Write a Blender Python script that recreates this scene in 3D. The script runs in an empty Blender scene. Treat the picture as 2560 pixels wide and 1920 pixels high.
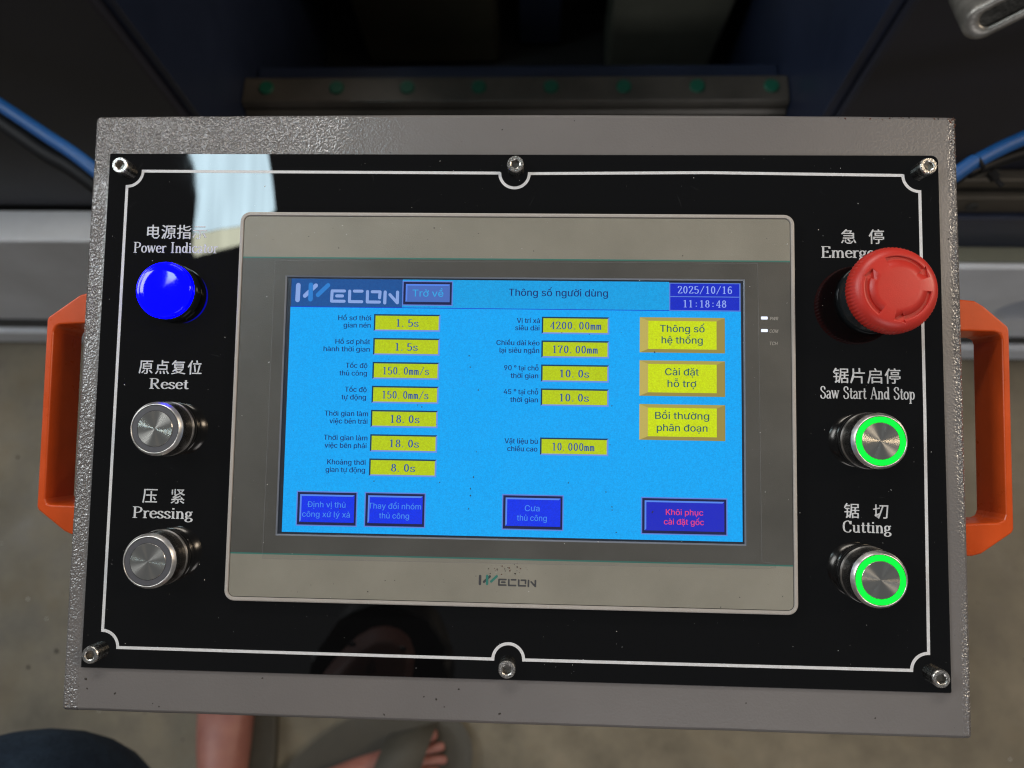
import bpy, bmesh, math, random
from mathutils import Vector, Matrix, noise
from mathutils.geometry import tessellate_polygon
R = math.radians
pi = math.pi
random.seed(7)
scene = bpy.context.scene
col = scene.collection

# ------------------------------------------------------------------ camera
CAM_AXES = Matrix(((0.9988070, -0.0152815, 0.0463786), (0.0269431, 0.9645770, -0.2624220), (-0.0407255, 0.2633586, 0.9638380)))
cd = bpy.data.cameras.new('camera')
cd.sensor_width = 36.0
cd.lens = 24.96
cd.clip_start = 0.005
cd.clip_end = 60
cd.dof.use_dof = True
cd.dof.focus_distance = 0.343
cd.dof.aperture_fstop = 7.5
cam = bpy.data.objects.new('camera', cd)
m = CAM_AXES.to_4x4()
m.translation = (0, 0, 1.45)
cam.matrix_world = m
col.objects.link(cam)
scene.camera = cam

# ------------------------------------------------------------------ world, lamps, exposure
w = bpy.data.worlds.new('World')
scene.world = w
w.use_nodes = True
w.node_tree.nodes['Background'].inputs[0].default_value = (0.92, 0.95, 1.0, 1)
w.node_tree.nodes['Background'].inputs[1].default_value = 0.12
scene.view_settings.view_transform = 'Standard'
scene.view_settings.look = 'None'
scene.view_settings.exposure = 0.0
scene.view_settings.gamma = 1.0
scene.cycles.use_denoising = True
scene.cycles.filter_width = 1.15
scene.cycles.max_bounces = 8
scene.cycles.sample_clamp_indirect = 6


def area(name, loc, target, size, power, color):
    ld = bpy.data.lights.new(name, 'AREA')
    ld.shape = 'RECTANGLE'
    ld.size, ld.size_y = size
    ld.energy = power
    ld.color = color
    o = bpy.data.objects.new(name, ld)
    o.location = loc
    o.rotation_euler = (Vector(target) - Vector(loc)).to_track_quat('-Z', 'Y').to_euler()
    col.objects.link(o)
    return o


area('left_hall_light', (-3.3, 0.9, 3.7), (0, 0.1, 1.0), (1.6, 1.0), 74, (0.93, 0.97, 1.0))
area('right_hall_light', (3.3, 0.8, 3.6), (0, 0.1, 1.0), (0.7, 1.2), 66, (1.0, 0.84, 0.66))
area('rear_hall_light', (0.9, -3.5, 3.5), (0, 0.1, 0.9), (2.2, 0.8), 36, (0.98, 0.96, 0.98))
area('far_hall_light', (-0.5, 3.0, 3.9), (0, 0.2, 0.9), (2.2, 0.5), 66, (1.0, 0.96, 0.90))


# ------------------------------------------------------------------ materials
def s2l(c):
    return tuple(((x / 255) / 12.92 if x / 255 <= 0.04045 else ((x / 255 + 0.055) / 1.055) ** 2.4) for x in c)


def newmat(name):
    mt = bpy.data.materials.new(name)
    mt.use_nodes = True
    nt = mt.node_tree
    return mt, nt, nt.nodes['Principled BSDF']


def ramp(nt, fac, stops):
    r = nt.nodes.new('ShaderNodeValToRGB')
    cr = r.color_ramp
    while len(cr.elements) < len(stops):
        cr.elements.new(0.5)
    for e, (p, c) in zip(cr.elements, stops):
        e.position = p
        e.color = (*c, 1) if len(c) == 3 else c
    nt.links.new(fac, r.inputs[0])
    return r.outputs[0]


def coords(nt):
    return nt.nodes.new('ShaderNodeTexCoord').outputs['Object']


def noisetex(nt, scale, detail=3, rough=0.5, vec=None):
    n = nt.nodes.new('ShaderNodeTexNoise')
    n.inputs['Scale'].default_value = scale
    n.inputs['Detail'].default_value = detail
    n.inputs['Roughness'].default_value = rough
    nt.links.new(vec or coords(nt), n.inputs['Vector'])
    return n.outputs['Fac']


def math_node(nt, op, a, b=None):
    n = nt.nodes.new('ShaderNodeMath')
    n.operation = op
    for i, v in enumerate((a, b)):
        if v is None:
            continue
        if isinstance(v, (int, float)):
            n.inputs[i].default_value = v
        else:
            nt.links.new(v, n.inputs[i])
    return n.outputs[0]


def bump(nt, b, height, strength=0.5, dist=0.001):
    n = nt.nodes.new('ShaderNodeBump')
    n.inputs['Strength'].default_value = strength
    n.inputs['Distance'].default_value = dist
    nt.links.new(height, n.inputs['Height'])
    nt.links.new(n.outputs[0], b.inputs['Normal'])


def plain(name, rgb, rough=0.5, metal=0.0, var=0.0, vscale=40, bstr=0.0, bscale=300, spec=0.5, coat=0.0):
    mt, nt, b = newmat(name)
    b.inputs['Base Color'].default_value = (*rgb, 1)
    b.inputs['Roughness'].default_value = rough
    b.inputs['Metallic'].default_value = metal
    b.inputs['Specular IOR Level'].default_value = spec
    b.inputs['Coat Weight'].default_value = coat
    b.inputs['Coat Roughness'].default_value = 0.08
    if var:
        f = noisetex(nt, vscale, 5, 0.6)
        lo = tuple(c * (1 - var) for c in rgb)
        hi = tuple(min(1, c * (1 + var)) for c in rgb)
        nt.links.new(ramp(nt, f, [(0.3, lo), (0.7, hi)]), b.inputs['Base Color'])
        rr = math_node(nt, 'MULTIPLY_ADD', f, 0.25)
        rr.node.inputs[2].default_value = max(0.03, rough - 0.12)
        nt.links.new(rr, b.inputs['Roughness'])
    if bstr:
        bump(nt, b, noisetex(nt, bscale, 3), bstr, 0.0005)
    return mt


def glow(name, rgb255, strength=1.0, mottle=0.0):
    mt, nt, b = newmat(name)
    c = s2l(rgb255)
    b.inputs['Base Color'].default_value = (0.01, 0.01, 0.012, 1)
    b.inputs['Roughness'].default_value = 0.6
    b.inputs['Specular IOR Level'].default_value = 0.0
    b.inputs['Emission Color'].default_value = (*c, 1)
    b.inputs['Emission Strength'].default_value = strength
    if mottle:
        f = noisetex(nt, 1500, 2, 0.8)
        f2 = noisetex(nt, 22, 2)
        s = math_node(nt, 'ADD', math_node(nt, 'MULTIPLY', f, mottle * 2), math_node(nt, 'MULTIPLY', f2, mottle * 0.8))
        s = math_node(nt, 'ADD', s, strength - mottle * 1.4)
        nt.links.new(s, b.inputs['Emission Strength'])
        # pixel grain shifts the hue a little as well
        lo = tuple(x * 0.86 for x in c)
        hi = (c[0], min(1, c[1] * 1.10), min(1, c[2] * 1.02))
        nt.links.new(ramp(nt, f, [(0.35, lo), (0.65, hi)]), b.inputs['Emission Color'])
    return mt


def wrinkle_paint():
    mt, nt, b = newmat('wrinkle_paint')
    co = coords(nt)
    big = noisetex(nt, 9, 4, 0.6, co)
    v = nt.nodes.new('ShaderNodeTexVoronoi')
    v.feature = 'SMOOTH_F1'
    v.inputs['Scale'].default_value = 900
    v.inputs['Smoothness'].default_value = 0.7
    wv = nt.nodes.new('ShaderNodeVectorMath')
    wv.operation = 'MULTIPLY_ADD'
    nn = nt.nodes.new('ShaderNodeTexNoise')
    nn.inputs['Scale'].default_value = 420
    nt.links.new(co, nn.inputs['Vector'])
    nt.links.new(nn.outputs['Color'], wv.inputs[0])
    wv.inputs[1].default_value = (0.0022, 0.0022, 0.0022)
    nt.links.new(co, wv.inputs[2])
    nt.links.new(wv.outputs[0], v.inputs['Vector'])
    fine = noisetex(nt, 1500, 2, 0.5, co)
    h = math_node(nt, 'ADD', math_node(nt, 'MULTIPLY', v.outputs['Distance'], 1.0), math_node(nt, 'MULTIPLY', fine, 0.25))
    sep = nt.nodes.new('ShaderNodeSeparateXYZ')
    nt.links.new(co, sep.inputs[0])

    def smooth(v, lo, hi, a, c):
        mr = nt.nodes.new('ShaderNodeMapRange')
        mr.interpolation_type = 'SMOOTHSTEP'
        for k, q in enumerate((lo, hi, a, c)):
            mr.inputs[1 + k].default_value = q
        nt.links.new(v, mr.inputs[0])
        return mr.outputs[0]
    # the paint is thick and wrinkled along both side edges and over the upper left corner
    edge = smooth(math_node(nt, 'ABSOLUTE', math_node(nt, 'SUBTRACT', sep.outputs['X'], .0018)), .2105, .2150, 0, 1)
    tl = math_node(nt, 'MULTIPLY', smooth(sep.outputs['X'], -.145, -.045, 1, 0), smooth(sep.outputs['Y'], .10, .125, 0, 1))
    patches = smooth(noisetex(nt, 16, 3, 0.6, co), .36, .60, .25, 1)
    rough_zone = math_node(nt, 'MAXIMUM', math_node(nt, 'MULTIPLY', edge, patches), tl)
    st = math_node(nt, 'ADD', math_node(nt, 'MULTIPLY', rough_zone, 0.62), 0.08)
    bump(nt, b, h, 0.75, 0.0013)
    nt.links.new(st, b.inputs['Normal'].links[0].from_node.inputs['Strength'])
    spots = noisetex(nt, 260, 1, 0.4, co)
    base = ramp(nt, big, [(0.3, (0.132, 0.122, 0.118)), (0.7, (0.160, 0.148, 0.142))])
    mx = nt.nodes.new('ShaderNodeMix')
    mx.data_type = 'RGBA'
    nt.links.new(ramp(nt, spots, [(0.17, (1, 1, 1)), (0.20, (0, 0, 0))]), mx.inputs[0])
    nt.links.new(base, mx.inputs[6])
    mx.inputs[7].default_value = (0.035, 0.030, 0.026, 1)
    nt.links.new(mx.outputs[2], b.inputs['Base Color'])
    nt.links.new(math_node(nt, 'SUBTRACT', 0.33, math_node(nt, 'MULTIPLY', rough_zone, 0.23)), b.inputs['Roughness'])
    b.inputs['Specular IOR Level'].default_value = 0.9
    nt.links.new(math_node(nt, 'MULTIPLY', rough_zone, 0.7), b.inputs['Coat Weight'])
    b.inputs['Coat Roughness'].default_value = 0.12
    nt.links.new(b.inputs['Normal'].links[0].from_socket, b.inputs['Coat Normal'])
    return mt


def black_acrylic():
    mt, nt, b = newmat('black_acrylic')
    co = coords(nt)
    f = noisetex(nt, 14, 6, 0.65, co)
    b.inputs['Base Color'].default_value = (0.0028, 0.0028, 0.0030, 1)
    nt.links.new(ramp(nt, f, [(0.50, (0.008, 0.008, 0.008)), (0.80, (0.060, 0.060, 0.060))]), b.inputs['Roughness'])
    b.inputs['IOR'].default_value = 1.50
    # long faint waves of the sheet, which bend what it mirrors
    mp = nt.nodes.new('ShaderNodeMapping')
    mp.inputs['Scale'].default_value = (1.0, 0.25, 1.0)
    nt.links.new(co, mp.inputs['Vector'])
    bump(nt, b, noisetex(nt, 55, 2, 0.5, mp.outputs[0]), 0.20, 0.0001)
    return mt


def clear_sheet(name, tint=(1, 1, 1), gloss_rough=0.04, haze=0.0):
    """thin clear pane: straight-through light plus its own mirror"""
    mt, nt, b = newmat(name)
    nt.nodes.remove(b)
    out = nt.nodes['Material Output']
    tr = nt.nodes.new('ShaderNodeBsdfTransparent')
    tr.inputs[0].default_value = (*tint, 1)
    gl = nt.nodes.new('ShaderNodeBsdfGlossy')
    gl.inputs['Roughness'].default_value = gloss_rough
    mx = nt.nodes.new('ShaderNodeMixShader')
    mx.inputs[0].default_value = 0.03
    nt.links.new(tr.outputs[0], mx.inputs[1])
    nt.links.new(gl.outputs[0], mx.inputs[2])
    last = mx.outputs[0]
    if haze:
        df = nt.nodes.new('ShaderNodeBsdfDiffuse')
        df.inputs[0].default_value = (0.6, 0.62, 0.64, 1)
        m2 = nt.nodes.new('ShaderNodeMixShader')
        f = noisetex(nt, 60, 5, 0.7)
        hz = math_node(nt, 'MULTIPLY', f, haze * 2)
        nt.links.new(hz, m2.inputs[0])
        nt.links.new(last, m2.inputs[1])
        nt.links.new(df.outputs[0], m2.inputs[2])
        last = m2.outputs[0]
    nt.links.new(last, out.inputs[0])
    return mt


def spun_metal(name, rgb, rough=0.22, aniso=0.95):
    mt, nt, b = newmat(name)
    b.inputs['Base Color'].default_value = (*rgb, 1)
    b.inputs['Metallic'].default_value = 1
    b.inputs['Roughness'].default_value = rough
    b.inputs['Anisotropic'].default_value = aniso
    t = nt.nodes.new('ShaderNodeTangent')
    t.direction_type = 'RADIAL'
    t.axis = 'Z'
    nt.links.new(t.outputs[0], b.inputs['Tangent'])
    return mt


def concrete():
    mt, nt, b = newmat('concrete')
    co = coords(nt)
    f = noisetex(nt, 3.0, 8, 0.62, co)
    g = noisetex(nt, 11, 6, 0.6, co)
    c1 = ramp(nt, f, [(0.30, (0.096, 0.083, 0.057)), (0.50, (0.166, 0.142, 0.098)), (0.72, (0.240, 0.204, 0.142))])
    mx = nt.nodes.new('ShaderNodeMix')
    mx.data_type = 'RGBA'
    mx.blend_type = 'MULTIPLY'
    mx.inputs[0].default_value = 0.75
    nt.links.new(c1, mx.inputs[6])
    nt.links.new(ramp(nt, g, [(0.30, (0.55, 0.54, 0.52)), (0.55, (1, 1, 1)), (0.75, (1.0, 0.95, 0.9))]), mx.inputs[7])
    nt.links.new(mx.outputs[2], b.inputs['Base Color'])
    nt.links.new(ramp(nt, g, [(0.3, (0.45, 0.45, 0.45)), (0.7, (0.75, 0.75, 0.75))]), b.inputs['Roughness'])
    bump(nt, b, noisetex(nt, 60, 6, 0.7, co), 0.3, 0.002)
    return mt


def skin_mat():
    mt, nt, b = newmat('skin')
    f = noisetex(nt, 25, 4, 0.6)
    nt.links.new(ramp(nt, f, [(0.3, (0.26, 0.098, 0.078)), (0.7, (0.35, 0.148, 0.112))]), b.inputs['Base Color'])
    b.inputs['Roughness'].default_value = 0.5
    b.inputs['Subsurface Weight'].default_value = 0.15
    b.inputs['Subsurface Radius'].default_value = (0.01, 0.004, 0.002)
    bump(nt, b, noisetex(nt, 400, 2), 0.2, 0.0005)
    return mt


def denim():
    mt, nt, b = newmat('denim')
    co = coords(nt)
    f = noisetex(nt, 12, 4, 0.6, co)
    nt.links.new(ramp(nt, f, [(0.3, (0.008, 0.014, 0.026)), (0.7, (0.022, 0.038, 0.060))]), b.inputs['Base Color'])
    b.inputs['Roughness'].default_value = 0.9
    b.inputs['Specular IOR Level'].default_value = 0.2
    mp = nt.nodes.new('ShaderNodeMapping')
    mp.inputs['Rotation'].default_value = (0.3, 0.2, 0.9)
    mp.inputs['Scale'].default_value = (1.0, 3.2, 1.0)
    nt.links.new(co, mp.inputs['Vector'])
    hh = math_node(nt, 'ADD', noisetex(nt, 14, 5, 0.6, mp.outputs[0]), math_node(nt, 'MULTIPLY', noisetex(nt, 900, 2, 0.5, co), 0.06))
    bump(nt, b, hh, 0.7, 0.012)
    return mt


M = {
    'paint': wrinkle_paint(),
    'acrylic': black_acrylic(),
    'acrylic_edge': plain('acrylic_edge', (0.02, 0.03, 0.03), 0.12),
    'letter': plain('engraved_lettering', (0.56, 0.57, 0.59), 0.55, var=0.10, vscale=900),
    'letter_groove_shade': plain('lettering_groove_shade', (0.05, 0.09, 0.11), 0.35),
    'border': plain('border_ink', (0.60, 0.60, 0.61), 0.5, var=0.08, vscale=500),
    'bezel': plain('bezel_plastic', (0.38, 0.35, 0.32), 0.42, var=0.06, vscale=60, bstr=0.1, bscale=1500),
    'groove': plain('groove_black', (0.03, 0.03, 0.028), 0.6),
    'tan': plain('tan_membrane', (0.232, 0.219, 0.180), 0.38, var=0.10, vscale=22, bstr=0.12, bscale=2500),
    'band': plain('dark_membrane', (0.080, 0.078, 0.070), 0.34, var=0.12, vscale=25, bstr=0.10, bscale=2500),
    'green': plain('green_line', (0.035, 0.16, 0.135), 0.4),
    'rim': plain('screen_rim', (0.16, 0.18, 0.22), 0.3),
    'rim_dark': plain('screen_rim_dark', (0.012, 0.02, 0.035), 0.3),
    'print': plain('grey_print', (0.33, 0.31, 0.28), 0.5),
    'logo_dark': plain('logo_dark_print', (0.050, 0.050, 0.053), 0.4),
    'logo_teal': plain('logo_teal_print', (0.030, 0.165, 0.135), 0.4),
    'glass': clear_sheet('screen_glass', (0.97, 0.98, 1.0), 0.05),
    'film': clear_sheet('protective_film', (0.97, 0.97, 0.97), 0.10, haze=0.008),
    'film_edge': clear_sheet('film_edge', (0.9, 0.9, 0.9), 0.15, haze=0.10),
    'steel': plain('polished_steel', (0.82, 0.78, 0.73), 0.22, 1.0, var=0.06, vscale=400),
    'steel_brushed': plain('brushed_rim_steel', (0.82, 0.79, 0.75), 0.34, 1.0, var=0.08, vscale=500),
    'steel_dark': plain('socket_steel', (0.33, 0.31, 0.28), 0.30, 1.0, var=0.2, vscale=800),
    'screw': plain('screw_steel', (0.60, 0.58, 0.54), 0.27, 1.0, var=0.25, vscale=900, bstr=0.3, bscale=1500),
    'spun': spun_metal('spun_cap_steel', (0.74, 0.72, 0.66), 0.19, 0.95),
    'ring_off': plain('ring_unlit_plastic', (0.078, 0.078, 0.088), 0.42, var=0.05, vscale=500),
    'bay_brown': plain('bay_brown_cover', (0.05, 0.045, 0.025), 0.7, var=0.4, vscale=4),  # mottled brown of the left inner cover
    'rubber': plain('black_rubber', (0.006, 0.006, 0.006), 0.45),
    'black_gloss': plain('black_gloss_plastic', (0.008, 0.010, 0.011), 0.16, bstr=0.08, bscale=500),
    'red': plain('red_plastic', (0.53, 0.027, 0.016), 0.40, var=0.06, vscale=90, bstr=0.10, bscale=1800),
    'orange': plain('orange_plastic', (0.55, 0.070, 0.009), 0.30, spec=0.32, var=0.08, vscale=60, bstr=0.12, bscale=700),
    'navy': plain('navy_enamel', (0.017, 0.024, 0.048), 0.33, var=0.15, vscale=6, bstr=0.1, bscale=200),
    'navy_brown': plain('dark_enamel', (0.0165, 0.0172, 0.0265), 0.45, var=0.18, vscale=5, bstr=0.1, bscale=200),
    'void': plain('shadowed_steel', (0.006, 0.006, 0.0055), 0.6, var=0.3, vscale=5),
    'olive': plain('olive_grey_cover', (0.16, 0.165, 0.125), 0.6, var=0.15, vscale=9),
    'beam': plain('light_grey_enamel', (0.74, 0.77, 0.82), 0.33, var=0.10, vscale=7, bstr=0.08, bscale=150),
    'rail': plain('ground_rail_steel', (0.075, 0.066, 0.054), 0.42, 0.35, var=0.25, vscale=14),
    'cap_green': plain('green_cap', (0.004, 0.080, 0.045), 0.45),
    'hose_blue': plain('blue_hose', (0.002, 0.068, 0.24), 0.55, var=0.1, vscale=40),
    'cable': plain('black_cable', (0.004, 0.004, 0.005), 0.6, spec=0.2),
    'cast': plain('cast_aluminium', (0.26, 0.245, 0.22), 0.38, 0.6, var=0.25, vscale=90, bstr=0.5, bscale=350),
    'cast_dark': plain('cast_recess', (0.05, 0.048, 0.042), 0.3, 0.75, var=0.3, vscale=60, bstr=0.5, bscale=350),
    'concrete': concrete(),
    'skin': skin_mat(),
    'denim': denim(),
    'shirt': plain('grey_shirt', (0.30, 0.30, 0.31), 0.9, var=0.2, vscale=20),
    'hair': plain('black_hair', (0.012, 0.010, 0.009), 0.5, bstr=0.5, bscale=600),
    'slipper': plain('dark_slipper_strap', (0.022, 0.021, 0.018), 0.6, var=0.2, vscale=60),
    'sole': plain('grey_slipper_sole', (0.055, 0.050, 0.038), 0.7, var=0.12, vscale=50),
    'stone': plain('pale_grit', (0.55, 0.55, 0.52), 0.6),
    'grit': plain('dark_grit', (0.025, 0.020, 0.015), 0.7),
    'rust': plain('rust_spot', (0.10, 0.030, 0.012), 0.8),
    'dust': plain('pale_dust', (0.62, 0.62, 0.60), 0.6),
    'nail': plain('toe_nail', (0.55, 0.36, 0.30), 0.3),
    # what gives off light
    'cyan': glow('display_cyan', (0, 170, 255), 1.05, 0.025),
    'header': glow('display_header', (6, 166, 240), 1.0, 0.03),
    'g_yel': glow('field_yellow', (190, 206, 2), 1.08, 0.05),
    'g_face': glow('button_yellow', (208, 222, 0), 1.10, 0.04),
    'g_tan1': glow('bevel_light_tan', (198, 180, 92)),
    'g_tan2': glow('bevel_mid_tan', (178, 163, 78)),
    'g_tan3': glow('bevel_dark_tan', (158, 142, 70)),
    'g_dark': glow('field_shadow', (10, 62, 92)),
    'g_lav': glow('field_light', (112, 150, 236)),
    'g_num': glow('number_ink', (48, 86, 152)),
    'g_txt': glow('caption_ink', (6, 46, 116)),
    'g_ytx': glow('yellow_button_ink', (46, 92, 98)),
    'g_blue': glow('button_blue', (0, 50, 246), 1.0, 0.03),
    'g_blue2': glow('button_deep_blue', (24, 38, 196)),
    'g_btx': glow('button_ink', (72, 142, 242)),
    'g_red': glow('button_red_ink', (242, 66, 112)),
    'g_navy': glow('frame_navy', (16, 24, 72)),
    'g_frame': glow('frame_lavender', (96, 132, 222)),
    'g_hi': glow('frame_highlight', (88, 138, 244)),
    'g_date': glow('date_blue', (10, 40, 206), 1.0, 0.02),
    'g_datetx': glow('date_ink', (156, 178, 250)),
    'g_line': glow('header_rule', (8, 60, 214)),
    'g_slate': glow('button_slate', (74, 112, 194)),
    'g_slatetx': glow('button_slate_ink', (52, 172, 236)),
    'g_logobg': glow('logo_field', (20, 84, 158), 1.0, 0.03),
    'g_logow': glow('logo_pale', (142, 172, 232)),
    'g_logob': glow('logo_blue', (42, 130, 212)),
    'g_led': glow('led_white', (225, 232, 250), 1.3),
    'g_ring': glow('ring_green', (0, 250, 52), 1.8),
    'lamp_warm': glow('hall_lamp', (255, 228, 192), 22.0),
    'day': glow('daylight', (214, 242, 255), 21.0),
    'day_warm': glow('daylight_warm', (243, 245, 218), 15.0),
}


def blue_lens():
    mt, nt, b = newmat('blue_lens')
    b.inputs['Base Color'].default_value = (0.0, 0.0, 0.3, 1)
    b.inputs['Roughness'].default_value = 0.08
    b.inputs['Specular IOR Level'].default_value = 0.35
    b.inputs['Coat Weight'].default_value = 0.0
    b.inputs['Coat Roughness'].default_value = 0.12
    b.inputs['Emission Color'].default_value = (0.0, 0.0, 1.0, 1)
    b.inputs['Emission Strength'].default_value = 8.0
    return mt


M['lens'] = blue_lens()
# the roof opening's emission runs in soft bands, from a stretched noise
for _k in ('day', 'day_warm'):
    _nt = M[_k].node_tree
    _mp = _nt.nodes.new('ShaderNodeMapping')
    _mp.inputs['Scale'].default_value = (14.0, 0.8, 1.0)
    _nt.links.new(coords(_nt), _mp.inputs['Vector'])
    _b = _nt.nodes['Principled BSDF']
    _s = _b.inputs['Emission Strength'].default_value
    _f = math_node(_nt, 'MULTIPLY', noisetex(_nt, 1.6, 3, 0.6, _mp.outputs[0]), _s * 0.9)
    _nt.links.new(math_node(_nt, 'ADD', _f, _s * 0.5), _b.inputs['Emission Strength'])


# ------------------------------------------------------------------ mesh helpers
MM = 0.001


class MB:
    """collects faces in millimetres, builds ONE mesh object"""

    def __init__(self):
        self.V, self.F, self.I, self.S, self.mats = [], [], [], [], []

    def mi(self, mat):
        if mat not in self.mats:
            self.mats.append(mat)
        return self.mats.index(mat)

    def add(self, verts, faces, mat, smooth=False):
        o = len(self.V)
        self.V += [tuple(v) for v in verts]
        k = self.mi(mat)
        for f in faces:
            self.F.append(tuple(i + o for i in f))
            self.I.append(k)
            self.S.append(smooth)
        return self

    def poly(self, pts, z, mat):
        return self.add([(x, y, z) for x, y in pts], [tuple(range(len(pts)))], mat)

    def rect(self, x0, y0, x1, y1, z, mat):
        return self.poly([(x0, y0), (x1, y0), (x1, y1), (x0, y1)], z, mat)

    def box(self, x0, y0, z0, x1, y1, z1, mat):
        v = [(x0, y0, z0), (x1, y0, z0), (x1, y1, z0), (x0, y1, z0), (x0, y0, z1), (x1, y0, z1), (x1, y1, z1), (x0, y1, z1)]
        return self.add(v, [(3, 2, 1, 0), (4, 5, 6, 7), (0, 1, 5, 4), (1, 2, 6, 5), (2, 3, 7, 6), (3, 0, 4, 7)], mat)

    def loft(self, loops, mat, cap0=False, cap1=True, smooth=False):
        n = len(loops[0])
        v = [p for lp in loops for p in lp]
        f = []
        for k in range(len(loops) - 1):
            a, b = k * n, (k + 1) * n
            for i in range(n):
                j = (i + 1) % n
                f.append((a + i, a + j, b + j, b + i))
        self.add(v, f, mat, smooth)
        if cap1:
            self.add(loops[-1], [tuple(range(n))], mat)
        if cap0:
            self.add(list(reversed(loops[0])), [tuple(range(n))], mat)
        return self

    def revolve(self, prof, mat, seg=64, knurl=None, smooth=True, cap=True):
        """profile (r, z) from the base up to the top"""
        loops = []
        for r, z in prof:
            lp = []
            for i in range(seg):
                a = 2 * pi * i / seg
                rr = r
                if knurl and knurl[1] <= z <= knurl[2]:
                    rr = r * (1 + knurl[3] * math.cos(a * knurl[0]))
                lp.append((rr * math.cos(a), rr * math.sin(a), z))
            loops.append(lp)
        return self.loft(loops, mat, cap1=cap and prof[-1][0] > 1e-6, smooth=smooth)

    def ring_flat(self, r0, r1, z, mat, seg=96):
        v = []
        for r in (r0, r1):
            v += [(r * math.cos(2 * pi * i / seg), r * math.sin(2 * pi * i / seg), z) for i in range(seg)]
        return self.add(v, [(i, seg + i, seg + (i + 1) % seg, (i + 1) % seg) for i in range(seg)], mat)

    def build(self, name, parent=None, loc=(0, 0, 0), scale=MM, bevel=0, bevseg=2, rot=(0, 0, 0)):
        me = bpy.data.meshes.new(name)
        me.from_pydata([(x * scale, y * scale, z * scale) for x, y, z in self.V], [], self.F)
        for mt in self.mats:
            me.materials.append(M[mt])
        me.polygons.foreach_set('material_index', self.I)
        me.polygons.foreach_set('use_smooth', self.S)
        me.update()
        o = bpy.data.objects.new(name, me)
        o.location = Vector(loc) * scale
        o.rotation_euler = rot
        col.objects.link(o)
        if parent:
            o.parent = parent
        if bevel:
            md = o.modifiers.new('bevel', 'BEVEL')
            md.width = bevel * scale
            md.segments = bevseg
            md.limit_method = 'ANGLE'
            md.angle_limit = R(35)
        return o


def tag(o, label=None, cat=None, group=None, kind=None):
    if label:
        o['label'] = label
    if cat:
        o['category'] = cat
    if group:
        o['group'] = group
    if kind:
        o['kind'] = kind
    return o


def empty(name, mat4=None, loc=(0, 0, 0)):
    o = bpy.data.objects.new(name, None)
    o.empty_display_size = 0.05
    if mat4:
        o.matrix_world = mat4
    else:
        o.location = loc
    col.objects.link(o)
    return o


def rrect(x0, y0, x1, y1, r, n=8, radii=None):
    """rounded rectangle, counter-clockwise from lower right; radii = (BR, TR, TL, BL)"""
    radii = radii or (r, r, r, r)
    pts = []
    for (cx, cy, a0), rr in zip(((x1, y0, -90), (x1, y1, 0), (x0, y1, 90), (x0, y0, 180)), radii):
        sx = -1 if cx == x1 else 1
        sy = -1 if cy == y1 else 1
        for k in range(n + 1):
            a = R(a0 + 90 * k / n)
            pts.append((cx + sx * rr + rr * math.cos(a), cy + sy * rr + rr * math.sin(a)))
    return pts


def crom(pts, n=8, closed=False):
    P = [Vector(p) for p in pts]
    out = []
    N = len(P)
    rng = range(N) if closed else range(N - 1)
    for i in rng:
        if closed:
            a, b, c, d = P[(i - 1) % N], P[i], P[(i + 1) % N], P[(i + 2) % N]
        else:
            a, b, c, d = P[max(i - 1, 0)], P[i], P[i + 1], P[min(i + 2, N - 1)]
        for k in range(n):
            t = k / n
            out.append(0.5 * ((2 * b) + (c - a) * t + (2 * a - 5 * b + 4 * c - d) * t * t + (3 * b - a - 3 * c + d) * t ** 3))
    if not closed:
        out.append(P[-1])
    return out


def tube(mb, pts, r, mat, seg=14, n=10, taper=None):
    C = crom(pts, n)
    loops = []
    up = Vector((0, 0, 1))
    for i, p in enumerate(C):
        t = (C[min(i + 1, len(C) - 1)] - C[max(i - 1, 0)]).normalized()
        s = t.cross(up).normalized()
        q = s.cross(t)
        rr = r if not taper else r * taper(i / (len(C) - 1))
        loops.append([tuple(p + s * rr * math.cos(2 * pi * k / seg) + q * rr * math.sin(2 * pi * k / seg)) for k in range(seg)])
    mb.loft(loops, mat, cap0=True, smooth=True)


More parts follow.
